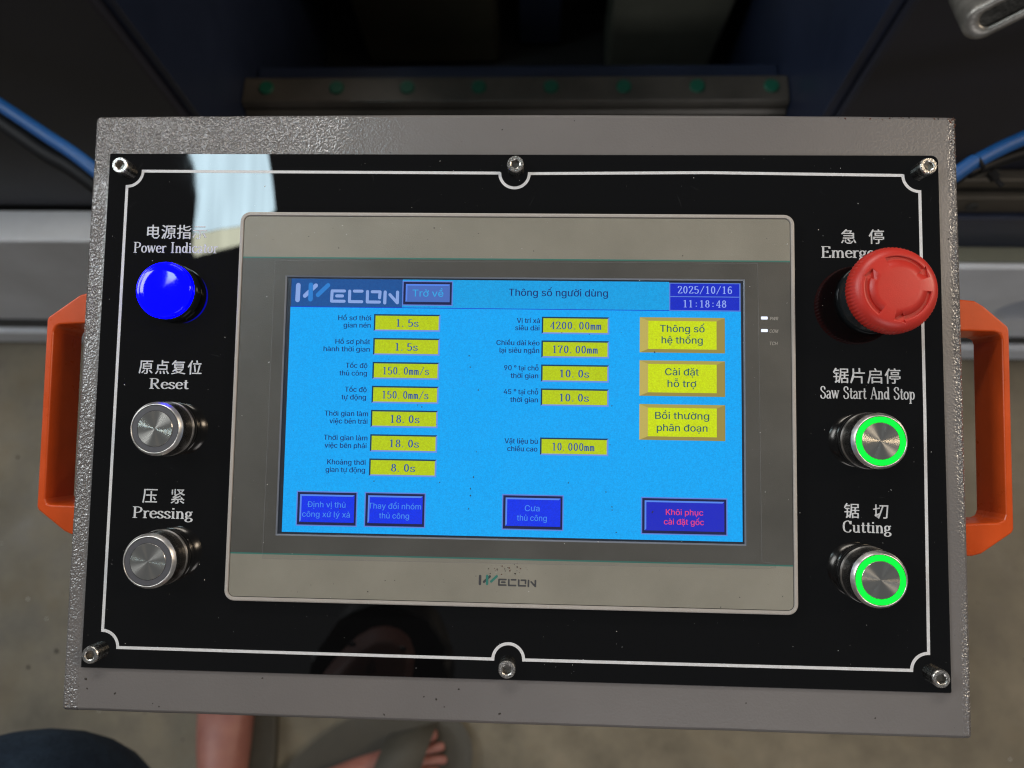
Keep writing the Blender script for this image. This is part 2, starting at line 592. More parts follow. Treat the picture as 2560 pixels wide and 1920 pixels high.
# ------------------------------------------------------------------ lettering
# letter shapes, keyed by character number: (advance, corners as x,y,x,y..., triangles as corner numbers)
GLYPHS = {
    32: (188, [], []),
    48: (453, [76,-2,64,-1,53,2,43,8,35,16,28,26,23,38,19,52,17,67,16,85,17,102,19,118,23,132,28,144,35,154,43,161,53,167,64,171,76,172,87,171,98,167,108,161,116,154,123,144,128,132,132,118,134,102,135,85,134,67,132,52,128,38,123,26,116,16,108,8,98,2,88,-1,76,17,83,17,90,20,97,25,102,31,107,39,110,48,113,59,114,71,115,85,114,98,113,111,110,122,107,131,102,139,97,145,90,150,83,152,76,153,68,152,61,150,54,145,49,139,45,131,41,122,38,111,37,98,36,85,37,71,38,59,41,48,45,39,49,31,54,25,61,20,68,17], [17,19,18,17,20,19,16,20,17,16,21,20,15,21,16,14,21,15,14,22,21,14,54,22,54,53,22,53,23,22,13,55,14,55,54,14,52,23,53,13,56,55,13,57,56,51,23,52,13,58,57,50,23,51,12,58,13,50,24,23,12,59,58,49,24,50,11,59,12,49,25,24,48,25,49,11,60,59,11,61,60,47,25,48,10,61,11,47,26,25,46,26,47,10,62,61,9,62,10,46,27,26,9,63,62,45,27,46,8,63,9,8,64,63,44,27,45,44,28,27,43,28,44,8,65,64,7,65,8,43,29,28,7,66,65,42,29,43,6,66,7,42,30,29,6,67,66,41,30,42,6,68,67,40,30,41,5,68,6,40,31,30,5,69,68,39,31,40,4,69,5,39,32,31,4,70,69,38,32,39,37,32,38,4,71,70,36,32,37,4,36,71,4,32,36,3,32,4,3,33,32,2,33,3,2,34,33,2,35,34,1,35,2,0,35,1]),
    52: (453, [13,35,13,53,82,170,104,170,36,55,36,54,138,54,138,35,94,0,94,40,94,49,94,106,114,106,114,0], [1,3,2,1,4,3,1,5,4,1,6,5,1,7,6,0,7,1,10,12,11,10,13,12,9,13,10,8,13,9]),
    53: (453, [74,-2,64,-2,55,0,47,4,39,8,33,14,28,20,24,27,21,35,20,43,41,43,42,38,43,34,46,30,49,26,53,23,58,20,63,18,68,17,74,17,80,17,86,19,92,21,97,25,101,30,105,35,107,41,109,47,109,54,109,61,107,68,105,74,101,79,97,84,92,87,86,90,79,92,73,92,67,92,61,91,56,89,51,87,46,85,43,82,22,84,32,170,122,170,122,151,50,151,45,100,49,104,54,106,59,108,65,110,71,111,76,111,84,111,91,109,98,107,104,104,110,100,115,95,119,90,123,84,126,77,129,70,130,62,130,54,129,44,127,34,123,25,117,17,111,11,103,5,94,1,84,-1], [44,48,45,48,46,45,48,47,46,44,49,48,53,56,54,53,57,56,52,57,53,52,58,57,51,58,52,51,59,58,50,59,51,50,60,59,49,60,50,44,60,49,44,39,60,39,38,60,38,61,60,38,37,61,37,62,61,36,37,62,35,62,36,44,40,39,34,62,35,34,63,62,44,41,40,44,42,41,33,63,34,44,43,42,33,64,63,32,64,33,31,64,32,31,65,64,30,65,31,30,66,65,29,66,30,29,67,66,28,67,29,28,68,67,27,68,28,26,68,27,26,69,68,8,10,9,8,11,10,25,69,26,8,12,11,7,12,8,24,69,25,24,70,69,7,13,12,7,14,13,23,70,24,6,14,7,6,15,14,23,71,70,22,71,23,6,16,15,21,71,22,6,17,16,5,17,6,20,71,21,5,18,17,20,72,71,19,72,20,5,19,18,5,72,19,4,72,5,4,73,72,3,73,4,3,74,73,2,74,3,2,75,74,1,75,2,1,0,75]),
    57: (453, [75,172,85,171,95,169,103,165,111,159,117,153,123,145,127,136,129,126,130,116,129,107,127,99,124,90,120,80,113,69,105,56,67,0,43,0,100,83,102,83,101,79,98,76,96,74,93,71,89,69,86,67,82,66,77,65,73,65,63,66,54,68,46,71,39,76,33,82,28,90,24,98,22,107,21,117,22,127,24,137,28,145,34,153,40,160,48,165,56,169,65,171,75,153,69,153,63,151,58,149,53,145,49,141,46,136,44,130,42,124,42,117,42,110,44,104,46,98,49,93,53,89,58,86,63,83,69,82,75,81,82,82,88,83,93,86,98,89,102,93,105,98,107,104,109,110,109,117,109,124,107,130,105,136,102,141,98,145,93,149,88,151,82,153], [45,1,0,44,1,45,44,2,1,43,2,44,43,3,2,42,3,43,42,4,3,41,4,42,41,46,4,46,5,4,40,47,41,40,48,47,80,5,81,80,6,5,40,49,48,79,6,80,40,50,49,78,6,79,39,50,40,39,51,50,77,6,78,77,7,6,39,52,51,76,7,77,38,52,39,76,8,7,38,53,52,75,8,76,38,54,53,74,8,75,37,54,38,74,9,8,37,55,54,73,9,74,36,55,37,36,56,55,72,9,73,72,10,9,36,57,56,71,10,72,71,11,10,35,57,36,35,58,57,70,11,71,70,12,11,35,59,58,69,12,70,34,59,35,34,60,59,68,12,69,68,13,12,33,60,34,33,61,60,67,13,68,33,62,61,66,19,67,19,13,67,33,63,62,65,18,66,65,24,18,24,17,18,20,13,19,32,63,33,32,64,63,64,24,65,32,24,64,20,14,13,21,14,20,22,14,21,31,24,32,23,14,22,30,24,31,24,14,23,30,25,24,17,14,24,17,15,14,29,25,30,29,26,25,29,27,26,28,27,29,17,16,15]),
    66: (456, [20,0,20,170,80,170,91,169,101,167,110,164,117,159,122,154,127,147,130,140,132,133,133,125,132,118,131,112,129,107,126,102,123,98,119,95,114,93,110,91,105,89,105,87,110,87,116,85,121,82,126,78,130,73,134,68,137,61,139,54,139,45,139,37,137,29,133,22,129,16,123,10,115,6,106,3,95,1,82,0,42,19,82,19,94,20,103,22,110,27,115,32,118,38,118,46,118,51,117,56,114,61,111,66,107,70,102,73,96,75,90,76,83,77,42,77,42,95,79,95,85,96,91,97,96,99,101,101,105,105,108,109,110,113,112,118,112,124,111,131,109,137,104,143,98,147,90,150,80,151,42,151], [0,75,1,75,2,1,75,3,2,75,4,3,75,5,4,75,6,5,75,7,6,75,74,7,74,8,7,0,58,75,73,8,74,72,8,73,72,9,8,71,9,72,70,9,71,70,10,9,69,10,70,69,11,10,68,11,69,68,12,11,67,12,68,66,12,67,66,13,12,65,13,66,65,14,13,64,14,65,64,15,14,63,15,64,63,16,15,62,16,63,61,16,62,61,17,16,60,17,61,59,17,60,59,18,17,0,57,58,57,59,58,57,18,59,57,19,18,57,20,19,57,21,20,57,22,21,57,23,22,57,24,23,57,25,24,57,56,25,56,55,25,55,26,25,0,40,57,54,26,55,53,26,54,53,27,26,52,27,53,51,27,52,51,28,27,50,28,51,49,28,50,49,29,28,48,29,49,48,30,29,47,30,48,46,30,47,46,31,30,45,31,46,45,32,31,44,32,45,44,33,32,43,33,44,42,33,43,42,34,33,41,34,42,0,41,40,0,34,41,0,35,34,0,36,35,0,37,36,0,38,37,0,39,38]),
    67: (510, [89,-2,75,-1,62,2,50,8,40,16,31,26,23,38,18,52,15,68,13,85,15,102,18,117,23,131,31,143,40,153,50,161,62,167,75,171,89,172,98,171,106,170,113,168,121,165,128,162,134,157,140,152,145,146,149,139,153,132,156,124,158,116,136,116,135,122,132,127,130,132,127,136,123,139,119,143,115,146,110,148,105,150,100,151,95,152,89,152,79,151,70,148,61,144,54,138,47,130,42,121,38,111,35,98,34,85,35,71,38,59,42,48,47,39,54,31,61,25,70,21,79,19,89,18,95,18,100,19,105,20,110,22,115,24,119,27,123,30,127,34,130,38,132,43,135,48,136,53,158,53,156,45,153,37,149,30,145,24,140,18,134,13,128,8,121,4,114,2,106,-1,98,-2], [17,19,18,17,20,19,16,20,17,16,21,20,16,22,21,15,22,16,15,23,22,15,24,23,14,24,15,14,25,24,13,44,14,44,43,14,43,25,14,42,26,25,41,26,42,13,45,44,40,26,41,39,26,40,13,46,45,38,26,39,38,27,26,37,27,38,13,47,46,12,47,13,36,27,37,35,27,36,35,28,27,12,48,47,34,28,35,34,29,28,33,29,34,11,48,12,11,49,48,32,29,33,32,30,29,31,30,32,11,50,49,10,50,11,10,51,50,9,51,10,9,52,51,8,52,9,8,53,52,8,54,53,7,54,8,7,55,54,72,74,73,72,75,74,6,55,7,6,56,55,71,75,72,71,76,75,70,76,71,6,57,56,5,57,6,69,76,70,69,77,76,68,77,69,5,58,57,68,78,77,67,78,68,66,78,67,4,58,5,4,59,58,65,78,66,65,79,78,64,79,65,4,60,59,63,79,64,62,79,63,4,61,60,61,80,79,4,80,61,3,80,4,3,81,80,2,81,3,2,82,81,2,83,82,1,83,2,1,84,83,1,85,84,0,85,1]),
    72: (517, [20,0,20,170,42,170,42,96,131,96,131,170,152,170,152,0,131,0,131,77,42,77,42,0], [0,2,1,0,3,2,4,6,5,4,7,6,0,10,3,10,4,3,10,9,4,9,7,4,0,11,10,8,7,9]),
    75: (467, [35,48,35,72,39,77,43,82,46,87,50,92,54,96,58,101,62,106,66,110,71,115,121,170,149,170,77,92,76,92,20,0,20,170,42,170,42,111,41,75,42,64,42,0,124,0,63,86,76,103,150,0], [10,12,11,10,13,12,9,13,10,8,13,9,7,13,8,6,13,7,5,14,6,14,13,6,5,0,14,4,0,5,3,0,4,2,0,3,1,0,2,15,17,16,15,18,17,15,19,18,15,20,19,15,21,20,23,25,24,22,25,23]),
    77: (628, [20,0,20,170,51,170,92,62,93,60,95,57,96,53,97,49,98,45,100,41,101,37,102,32,104,28,105,24,106,20,107,16,102,16,104,20,106,28,107,32,109,36,110,40,111,45,113,49,114,53,115,56,116,60,117,62,159,170,189,170,189,0,168,0,168,97,168,101,168,105,168,109,168,113,168,118,168,123,168,128,169,133,169,138,169,143,169,148,169,152,171,152,169,147,168,142,166,136,164,131,162,126,161,121,159,116,157,112,156,107,154,103,153,100,152,97,114,0,95,0,57,97,56,100,54,103,53,107,52,111,50,116,48,120,47,125,45,131,43,136,41,141,39,147,37,152,40,152,40,148,40,143,40,139,40,134,40,129,40,124,40,119,40,114,41,109,41,105,41,101,41,97,41,0], [0,72,1,72,2,1,72,73,2,73,3,2,27,44,28,44,29,28,44,45,29,45,30,29,0,71,72,74,3,73,27,43,44,46,30,45,75,3,74,27,47,43,47,42,43,47,42,46,42,30,46,0,75,71,75,70,71,0,76,75,70,3,75,41,30,42,27,48,47,69,3,70,0,77,76,40,30,41,27,49,48,68,3,69,0,78,77,39,30,40,27,50,49,67,3,68,0,79,78,38,30,39,27,51,50,66,3,67,0,80,79,37,30,38,27,52,51,65,3,66,0,81,80,36,30,37,27,53,52,64,3,65,0,82,81,35,30,36,27,54,53,63,3,64,0,83,82,34,30,35,27,55,54,62,3,63,0,84,83,33,30,34,27,56,55,61,3,62,0,85,84,32,30,33,27,57,56,60,3,61,0,86,85,59,3,60,27,58,57,31,30,32,59,4,3,26,58,27,59,5,4,25,58,26,59,6,5,24,58,25,59,7,6,23,58,24,59,8,7,22,58,23,59,9,8,21,58,22,59,10,9,20,58,21,59,11,10,19,58,20,59,12,11,18,58,19,59,13,12,13,58,18,14,58,13,59,17,13,15,58,14,59,17,16,59,15,16,59,58,15]),
    79: (533, [89,-2,75,-1,62,2,50,8,40,16,31,26,23,38,18,52,15,68,13,85,15,102,18,117,23,131,31,143,40,153,50,161,62,167,75,171,89,172,103,171,116,167,128,161,138,153,147,143,155,131,160,117,163,102,164,85,163,68,160,52,155,38,147,26,138,16,128,8,116,2,103,-1,89,18,99,18,108,21,116,25,124,31,131,39,136,48,140,59,143,71,143,85,143,98,140,111,136,122,131,131,124,138,116,144,108,149,99,151,89,152,79,151,70,148,61,144,54,138,47,131,42,121,38,111,35,98,34,85,35,71,38,59,42,48,47,39,54,31,61,25,70,21,79,18], [17,19,18,16,19,17,16,20,19,15,20,16,15,21,20,14,21,15,14,22,21,13,55,14,55,54,14,54,22,14,54,53,22,53,23,22,52,23,53,13,56,55,51,23,52,13,57,56,50,23,51,13,58,57,12,58,13,50,24,23,49,24,50,12,59,58,11,59,12,49,25,24,48,25,49,11,60,59,47,25,48,11,61,60,10,61,11,47,26,25,46,26,47,10,62,61,46,27,26,9,62,10,45,27,46,9,63,62,8,63,9,8,64,63,44,27,45,44,28,27,8,65,64,43,28,44,7,65,8,43,29,28,7,66,65,42,29,43,42,30,29,6,66,7,6,67,66,41,30,42,6,68,67,40,30,41,5,68,6,40,31,30,5,69,68,39,31,40,4,69,5,39,32,31,4,70,69,38,32,39,4,71,70,37,32,38,4,36,71,36,32,37,4,32,36,4,33,32,3,33,4,2,33,3,2,34,33,2,35,34,1,35,2,1,0,35]),
    80: (445, [20,0,20,170,78,170,91,169,102,166,111,162,119,157,125,151,130,143,133,135,136,126,136,116,136,106,133,97,130,88,125,81,119,74,111,69,102,65,91,63,78,62,36,62,36,81,78,81,86,81,93,83,99,85,104,89,108,93,111,98,113,103,114,109,115,116,114,122,113,128,111,134,108,139,104,143,99,146,93,149,86,150,77,151,42,151,42,0], [0,42,1,42,2,1,42,3,2,42,4,3,42,5,4,42,6,5,42,7,6,41,40,7,40,8,7,0,22,42,22,43,42,39,40,8,38,8,39,37,8,38,37,9,8,36,9,37,35,9,36,35,10,9,34,10,35,33,10,34,33,11,10,32,11,33,31,11,32,31,12,11,30,12,31,30,13,12,29,13,30,28,13,29,28,14,13,27,14,28,26,14,27,26,15,14,25,15,26,24,15,25,23,16,15,0,21,22,43,23,22,43,20,23,20,16,23,20,17,16,20,18,17,20,19,18,0,20,21,0,43,20]),
    82: (449, [20,0,20,170,79,170,91,169,102,167,111,163,119,158,125,152,130,144,134,136,136,127,136,117,136,108,134,99,130,90,125,83,119,77,111,72,102,69,91,67,79,66,32,66,32,85,78,85,86,85,93,87,99,89,104,92,108,96,111,100,113,105,115,111,115,117,115,124,113,130,111,135,108,140,104,143,99,147,93,149,86,150,78,151,42,151,42,0,118,0,77,76,101,76,143,0], [0,22,1,22,42,1,42,2,1,42,3,2,42,4,3,42,5,4,42,6,5,42,7,6,42,41,7,41,40,7,40,8,7,22,43,42,39,8,40,38,8,39,37,8,38,37,9,8,36,9,37,35,9,36,35,10,9,34,10,35,33,10,34,33,11,10,32,11,33,31,11,32,31,12,11,30,12,31,30,13,12,29,13,30,28,13,29,28,14,13,27,14,28,26,14,27,26,15,14,25,15,26,24,15,25,23,15,24,0,21,22,43,23,22,43,20,23,20,15,23,20,16,15,20,17,16,20,18,17,20,19,18,0,20,21,0,43,20,44,46,45,44,47,46]),
    84: (449, [11,151,11,170,139,170,139,151,86,151,86,0,64,0,64,151], [0,2,1,0,3,2,6,4,7,6,5,4]),
    86: (480, [68,0,5,170,28,170,64,69,66,62,69,55,72,46,75,35,79,24,83,10,78,10,82,24,86,36,89,46,92,55,94,62,97,69,132,170,154,170,93,0], [0,2,1,0,3,2,16,18,17,16,19,18,0,4,3,15,19,16,14,19,15,0,5,4,13,19,14,0,6,5,12,19,13,0,7,6,11,19,12,0,8,7,10,9,11,9,19,11,0,9,8,0,19,9]),
    87: (686, [52,0,5,170,27,170,54,65,56,60,57,54,58,48,60,43,61,37,62,31,63,25,65,19,66,13,63,13,64,19,65,25,67,31,68,37,69,43,70,48,72,54,73,60,75,65,102,170,127,170,154,65,155,60,157,54,158,48,159,43,161,37,162,31,163,25,165,19,166,13,163,13,164,19,165,25,166,31,168,37,169,43,170,48,172,54,173,60,174,65,201,170,223,170,177,0,152,0,123,108,121,115,119,123,117,130,115,139,114,148,112,158,117,158,115,149,113,140,112,132,110,124,108,116,106,108,77,0], [0,2,1,0,3,2,22,55,23,55,24,23,55,56,24,56,25,24,44,46,45,44,47,46,22,54,55,57,25,56,58,53,57,53,25,57,22,58,54,58,53,54,22,59,58,52,25,53,22,60,59,51,25,52,22,61,60,50,25,51,22,62,61,49,25,50,22,63,62,48,25,49,0,4,3,21,63,22,48,26,25,43,47,44,0,5,4,20,63,21,48,27,26,42,47,43,0,6,5,19,63,20,48,28,27,41,47,42,0,7,6,18,63,19,48,29,28,40,47,41,39,47,40,0,8,7,17,63,18,48,30,29,38,47,39,0,9,8,16,63,17,48,31,30,0,10,9,15,63,16,48,32,31,37,47,38,14,11,15,11,63,15,36,33,37,33,47,37,0,14,10,14,11,10,48,36,32,36,33,32,0,13,14,12,63,11,48,35,36,34,47,33,0,12,13,0,63,12,48,34,35,48,47,34]),
    97: (389, [53,-3,46,-2,38,-1,31,2,25,5,20,10,16,15,13,21,11,28,10,36,11,43,12,49,14,54,18,58,21,61,26,64,31,67,36,69,42,70,48,71,54,72,59,73,67,74,73,75,78,76,82,76,86,77,88,78,90,80,91,82,92,85,92,86,92,91,91,95,89,99,87,102,84,105,80,107,76,109,71,110,65,110,59,110,54,109,50,107,46,105,42,103,39,100,37,97,35,94,33,91,14,97,17,104,21,110,26,115,32,119,38,123,44,125,51,127,58,128,65,128,69,128,74,127,80,126,85,125,90,123,95,120,100,117,104,112,107,107,110,100,112,93,112,84,112,0,92,0,92,17,91,17,89,14,87,11,84,8,81,5,76,3,72,0,66,-1,60,-2,57,15,64,16,70,17,76,20,81,23,85,27,88,31,90,36,91,41,92,46,92,63,91,62,89,61,86,61,84,60,80,59,77,59,74,58,70,58,67,57,64,57,61,56,58,56,54,55,49,54,45,53,41,51,37,49,34,46,32,43,31,39,31,35,31,31,32,27,34,24,36,21,40,19,43,17,47,16,52,15], [58,61,60,57,61,58,57,62,61,56,62,57,56,63,62,55,63,56,55,64,63,55,65,64,54,65,55,54,66,65,53,66,54,53,67,66,52,67,53,52,40,67,40,39,67,39,68,67,51,41,52,51,42,41,38,68,39,51,43,42,37,68,38,51,44,43,36,68,37,36,69,68,51,45,44,35,69,36,50,45,51,50,46,45,34,69,35,34,70,69,50,47,46,33,70,34,50,48,47,49,48,50,32,70,33,32,71,70,31,71,32,30,71,31,29,71,30,29,72,71,28,72,29,27,72,28,26,94,27,94,72,27,25,94,26,24,94,25,23,94,24,22,94,23,21,94,22,20,94,21,19,94,20,18,94,19,17,94,18,16,94,17,15,94,16,14,94,15,14,95,94,93,72,94,14,96,95,13,97,14,13,98,97,13,99,98,13,99,100,13,101,100,12,102,13,12,103,102,12,103,104,12,105,104,12,105,106,12,107,106,12,108,107,12,109,108,11,109,12,11,110,109,11,111,110,11,112,111,10,112,11,10,113,112,92,72,93,10,114,113,9,114,10,91,72,92,9,115,114,8,115,9,90,72,91,8,116,115,89,72,90,8,117,116,7,117,8,7,118,117,88,74,89,74,72,89,7,119,118,87,74,88,7,120,119,6,120,7,86,75,87,75,74,87,6,121,120,6,122,121,86,76,75,73,72,74,85,76,86,6,123,122,84,76,85,6,76,84,5,76,6,5,77,76,5,78,77,4,78,5,4,79,78,4,80,79,3,80,4,3,81,80,2,81,3,2,82,81,1,82,2,1,83,82,0,83,1]),
    98: (424, [76,-3,69,-2,63,-1,57,1,53,4,49,7,46,10,43,14,41,17,39,20,37,20,37,0,18,0,18,170,38,170,38,106,39,106,41,109,43,112,46,115,49,118,53,121,57,124,63,126,69,128,76,128,86,127,96,125,104,120,112,114,118,107,123,98,127,87,129,76,130,63,129,50,127,39,123,28,118,19,112,11,104,5,96,1,87,-2,73,16,81,16,87,18,93,22,98,27,102,32,105,39,108,46,109,54,109,63,109,72,108,80,105,87,102,94,98,99,93,104,87,107,81,109,73,110,66,109,59,107,54,104,49,100,45,94,42,88,39,80,38,72,38,63,38,54,39,46,42,38,45,32,49,26,54,22,60,18,66,16], [12,14,13,12,15,14,24,26,25,23,26,24,23,27,26,22,27,23,22,28,27,21,28,22,20,28,21,20,29,28,19,29,20,18,29,19,18,61,29,61,30,29,17,61,18,17,62,61,60,30,61,17,63,62,59,30,60,16,63,17,16,64,63,58,30,59,58,31,30,12,16,15,12,68,16,68,67,16,67,66,16,66,65,16,65,64,16,57,31,58,56,31,57,56,32,31,55,32,56,55,33,32,54,33,55,12,69,68,53,33,54,53,34,33,12,70,69,52,34,53,12,71,70,51,34,52,51,35,34,50,35,51,12,72,71,50,36,35,49,36,50,12,73,72,48,36,49,48,37,36,12,74,73,47,37,48,12,10,74,10,75,74,47,38,37,46,38,47,10,76,75,45,38,46,10,9,76,9,77,76,12,11,10,8,77,9,45,39,38,44,39,45,8,78,77,7,78,8,43,39,44,7,43,78,7,39,43,6,39,7,6,40,39,5,40,6,4,40,5,4,41,40,3,41,4,2,41,3,2,42,41,1,42,2,1,0,42]),
    99: (396, [69,-3,58,-2,48,1,39,5,31,12,24,19,19,28,15,39,12,50,11,62,12,75,15,87,19,97,24,106,31,114,39,120,48,125,58,127,69,128,75,128,81,127,87,126,92,124,97,121,102,119,106,115,110,112,113,107,116,103,119,98,121,92,101,87,100,91,98,94,97,96,95,99,93,101,90,104,87,105,84,107,81,108,77,109,73,110,69,110,61,109,54,107,48,103,43,99,39,93,36,86,34,79,33,71,32,62,33,54,34,46,36,39,39,32,43,27,48,22,54,18,61,16,69,15,73,16,77,16,81,17,84,18,87,20,90,22,93,24,95,27,97,30,99,33,100,36,101,39,121,34,119,29,117,23,114,19,110,14,106,11,102,7,97,4,92,2,87,0,81,-2,75,-2], [17,19,18,17,20,19,16,20,17,16,21,20,16,22,21,15,22,16,15,23,22,15,24,23,14,24,15,14,25,24,14,26,25,13,43,14,43,26,14,43,42,26,42,27,26,13,44,43,41,27,42,13,45,44,40,27,41,39,27,40,39,28,27,13,46,45,38,28,39,12,46,13,37,28,38,36,28,37,12,47,46,36,29,28,35,29,36,34,29,35,12,48,47,34,30,29,11,48,12,33,30,34,32,30,33,11,49,48,32,31,30,10,49,11,10,50,49,10,51,50,9,51,10,9,52,51,8,52,9,8,53,52,8,54,53,7,54,8,7,55,54,7,56,55,72,74,73,6,56,7,71,74,72,71,75,74,70,75,71,6,57,56,69,75,70,69,76,75,5,57,6,5,58,57,68,76,69,67,76,68,67,77,76,66,77,67,5,59,58,65,77,66,4,59,5,65,78,77,64,78,65,4,60,59,63,78,64,62,78,63,4,61,60,61,78,62,4,78,61,4,79,78,3,79,4,3,80,79,3,81,80,2,81,3,2,82,81,2,83,82,1,83,2,1,84,83,0,85,1]),
    100: (424, [65,-3,55,-2,46,1,37,5,30,11,23,19,18,28,14,39,12,50,11,63,12,76,14,87,18,98,23,107,30,114,37,120,46,125,55,127,65,128,73,128,79,126,84,124,89,121,93,118,96,115,98,112,100,109,102,106,104,106,104,170,124,170,124,0,104,0,104,20,102,20,100,17,98,14,96,10,92,7,89,4,84,1,79,-1,72,-2,68,16,75,16,82,18,88,22,93,26,97,32,100,38,102,46,103,54,104,63,103,72,102,80,100,88,97,94,93,100,88,104,82,107,76,109,68,110,61,109,54,107,48,104,43,99,39,94,36,87,34,80,33,72,32,63,33,54,34,46,36,39,39,32,43,27,48,22,54,18,61,16], [28,30,29,28,31,30,17,19,18,17,20,19,16,20,17,16,21,20,15,21,16,15,22,21,15,23,22,14,23,15,14,24,23,14,25,24,13,61,14,61,25,14,61,26,25,13,62,61,60,26,61,59,26,60,13,63,62,59,27,26,58,27,59,13,64,63,12,64,13,58,28,27,58,57,28,57,56,28,56,55,28,55,54,28,54,31,28,12,65,64,12,66,65,11,66,12,11,67,66,10,67,11,10,68,67,53,31,54,10,69,68,9,69,10,52,31,53,9,70,69,9,71,70,51,31,52,8,71,9,8,72,71,50,31,51,7,72,8,7,73,72,49,31,50,7,74,73,6,74,7,48,31,49,6,75,74,47,33,48,33,31,48,5,75,6,5,76,75,46,33,47,5,77,76,45,34,46,34,33,46,45,35,34,32,31,33,4,77,5,4,78,77,44,35,45,44,36,35,4,43,78,43,36,44,4,36,43,4,37,36,3,37,4,3,38,37,3,39,38,2,39,3,2,40,39,2,41,40,1,41,2,1,42,41,0,42,1]),
    103: (425, [69,-50,60,-50,52,-49,45,-47,38,-44,32,-41,27,-37,23,-32,20,-28,17,-23,34,-14,36,-16,38,-19,41,-22,44,-25,47,-27,51,-29,56,-31,62,-32,69,-32,79,-32,87,-29,94,-25,99,-19,103,-11,104,-2,104,23,102,23,100,20,98,17,96,14,92,11,89,8,84,5,79,3,72,2,65,2,55,2,46,5,38,9,30,14,24,22,18,30,14,40,12,51,11,64,12,76,14,88,18,98,24,107,30,114,37,120,46,125,55,127,65,128,73,128,79,126,84,124,89,122,93,119,96,115,99,112,101,109,103,106,104,106,104,126,124,126,124,-3,123,-13,121,-22,117,-30,111,-36,105,-41,97,-45,88,-48,79,-50,68,20,76,20,82,22,88,25,93,29,97,34,100,40,102,47,104,55,104,64,104,73,102,81,100,88,97,94,93,100,88,104,82,107,76,109,68,110,61,109,54,107,48,104,43,99,39,94,36,87,34,80,33,73,32,64,33,56,34,48,36,41,39,35,44,29,48,25,54,22,61,20], [53,55,54,53,56,55,52,56,53,64,66,65,64,67,66,52,57,56,51,57,52,51,58,57,51,59,58,50,59,51,50,60,59,50,61,60,49,94,50,94,61,50,94,62,61,49,95,94,93,62,94,92,62,93,49,96,95,92,63,62,91,63,92,49,97,96,48,97,49,91,64,63,91,90,64,90,89,64,89,88,64,88,87,64,87,67,64,48,98,97,48,99,98,47,99,48,47,100,99,46,100,47,46,101,100,86,67,87,46,102,101,45,102,46,85,67,86,45,103,102,45,104,103,84,67,85,44,104,45,44,105,104,83,67,84,43,105,44,43,106,105,82,67,83,43,107,106,81,67,82,42,107,43,42,108,107,80,26,81,26,67,81,41,108,42,41,109,108,79,26,80,41,110,109,78,27,79,27,26,79,78,28,27,25,67,26,41,111,110,77,28,78,40,111,41,40,76,111,76,29,28,40,29,76,40,30,29,39,30,40,39,31,30,39,32,31,38,32,39,38,33,32,38,34,33,37,34,38,37,35,34,24,67,25,24,68,67,23,68,24,23,69,68,9,11,10,9,12,11,9,13,12,22,69,23,9,14,13,22,70,69,8,14,9,8,15,14,21,70,22,8,16,15,7,16,8,20,70,21,7,17,16,20,71,70,7,18,17,19,71,20,7,71,19,6,71,7,6,72,71,5,72,6,4,72,5,4,73,72,3,73,4,3,74,73,2,74,3,2,75,74,1,75,2]),
    104: (410, [38,76,38,0,18,0,18,170,38,170,38,96,34,96,39,106,44,115,51,121,58,125,67,127,76,128,84,128,92,126,98,123,104,119,109,113,114,107,117,99,118,90,119,80,119,0,99,0,99,78,98,88,95,95,91,101,85,106,78,109,70,110,64,109,59,108,54,106,49,103,45,99,42,94,40,89,38,83], [2,4,3,2,6,4,6,5,4,11,13,12,11,14,13,10,14,11,10,15,14,9,15,10,9,16,15,8,16,9,8,17,16,7,31,8,31,17,8,31,17,30,30,18,17,29,18,30,7,32,31,28,18,29,7,33,32,28,19,18,6,33,7,27,19,28,6,34,33,6,35,34,26,19,27,26,20,19,6,36,35,2,37,6,37,36,6,25,20,26,25,21,20,2,37,38,24,21,25,2,0,38,24,22,21,23,22,24,2,1,0]),
    105: (167, [18,0,18,126,38,126,38,0,28,148,24,148,21,149,18,152,16,154,14,157,14,161,14,165,16,168,18,171,21,173,24,174,28,175,32,174,35,173,38,171,40,168,42,165,42,161,42,157,40,154,38,152,35,149,32,148], [0,2,1,0,3,2,15,17,16,14,17,15,14,18,17,13,18,14,13,19,18,12,19,13,12,20,19,11,20,12,11,21,20,10,21,11,10,22,21,9,22,10,9,23,22,8,23,9,8,24,23,7,24,8,7,25,24,6,25,7,6,26,25,5,26,6,5,27,26]),
    107: (381, [37,46,37,71,40,71,95,126,120,126,61,66,59,66,18,0,18,170,38,170,38,0,98,0,49,62,64,76,124,0], [2,4,3,2,5,4,0,2,1,0,6,2,6,5,2,7,9,8,7,10,9,12,14,13,11,14,12]),
    108: (189, [46,-1,37,0,30,3,25,7,21,12,18,20,18,28,18,170,38,170,38,33,38,28,39,24,40,21,42,19,45,18,49,17,51,17,52,17,53,18,55,18,56,18,57,18,60,1,58,0,56,0,54,0,51,-1,49,-1], [6,8,7,6,9,8,6,10,9,5,10,6,5,11,10,5,12,11,5,13,12,4,13,5,4,14,13,20,22,21,19,22,20,18,22,19,4,15,14,17,22,18,16,22,17,15,22,16,4,22,15,3,22,4,2,22,3,1,22,2,1,23,22,0,25,1,0,26,25]),
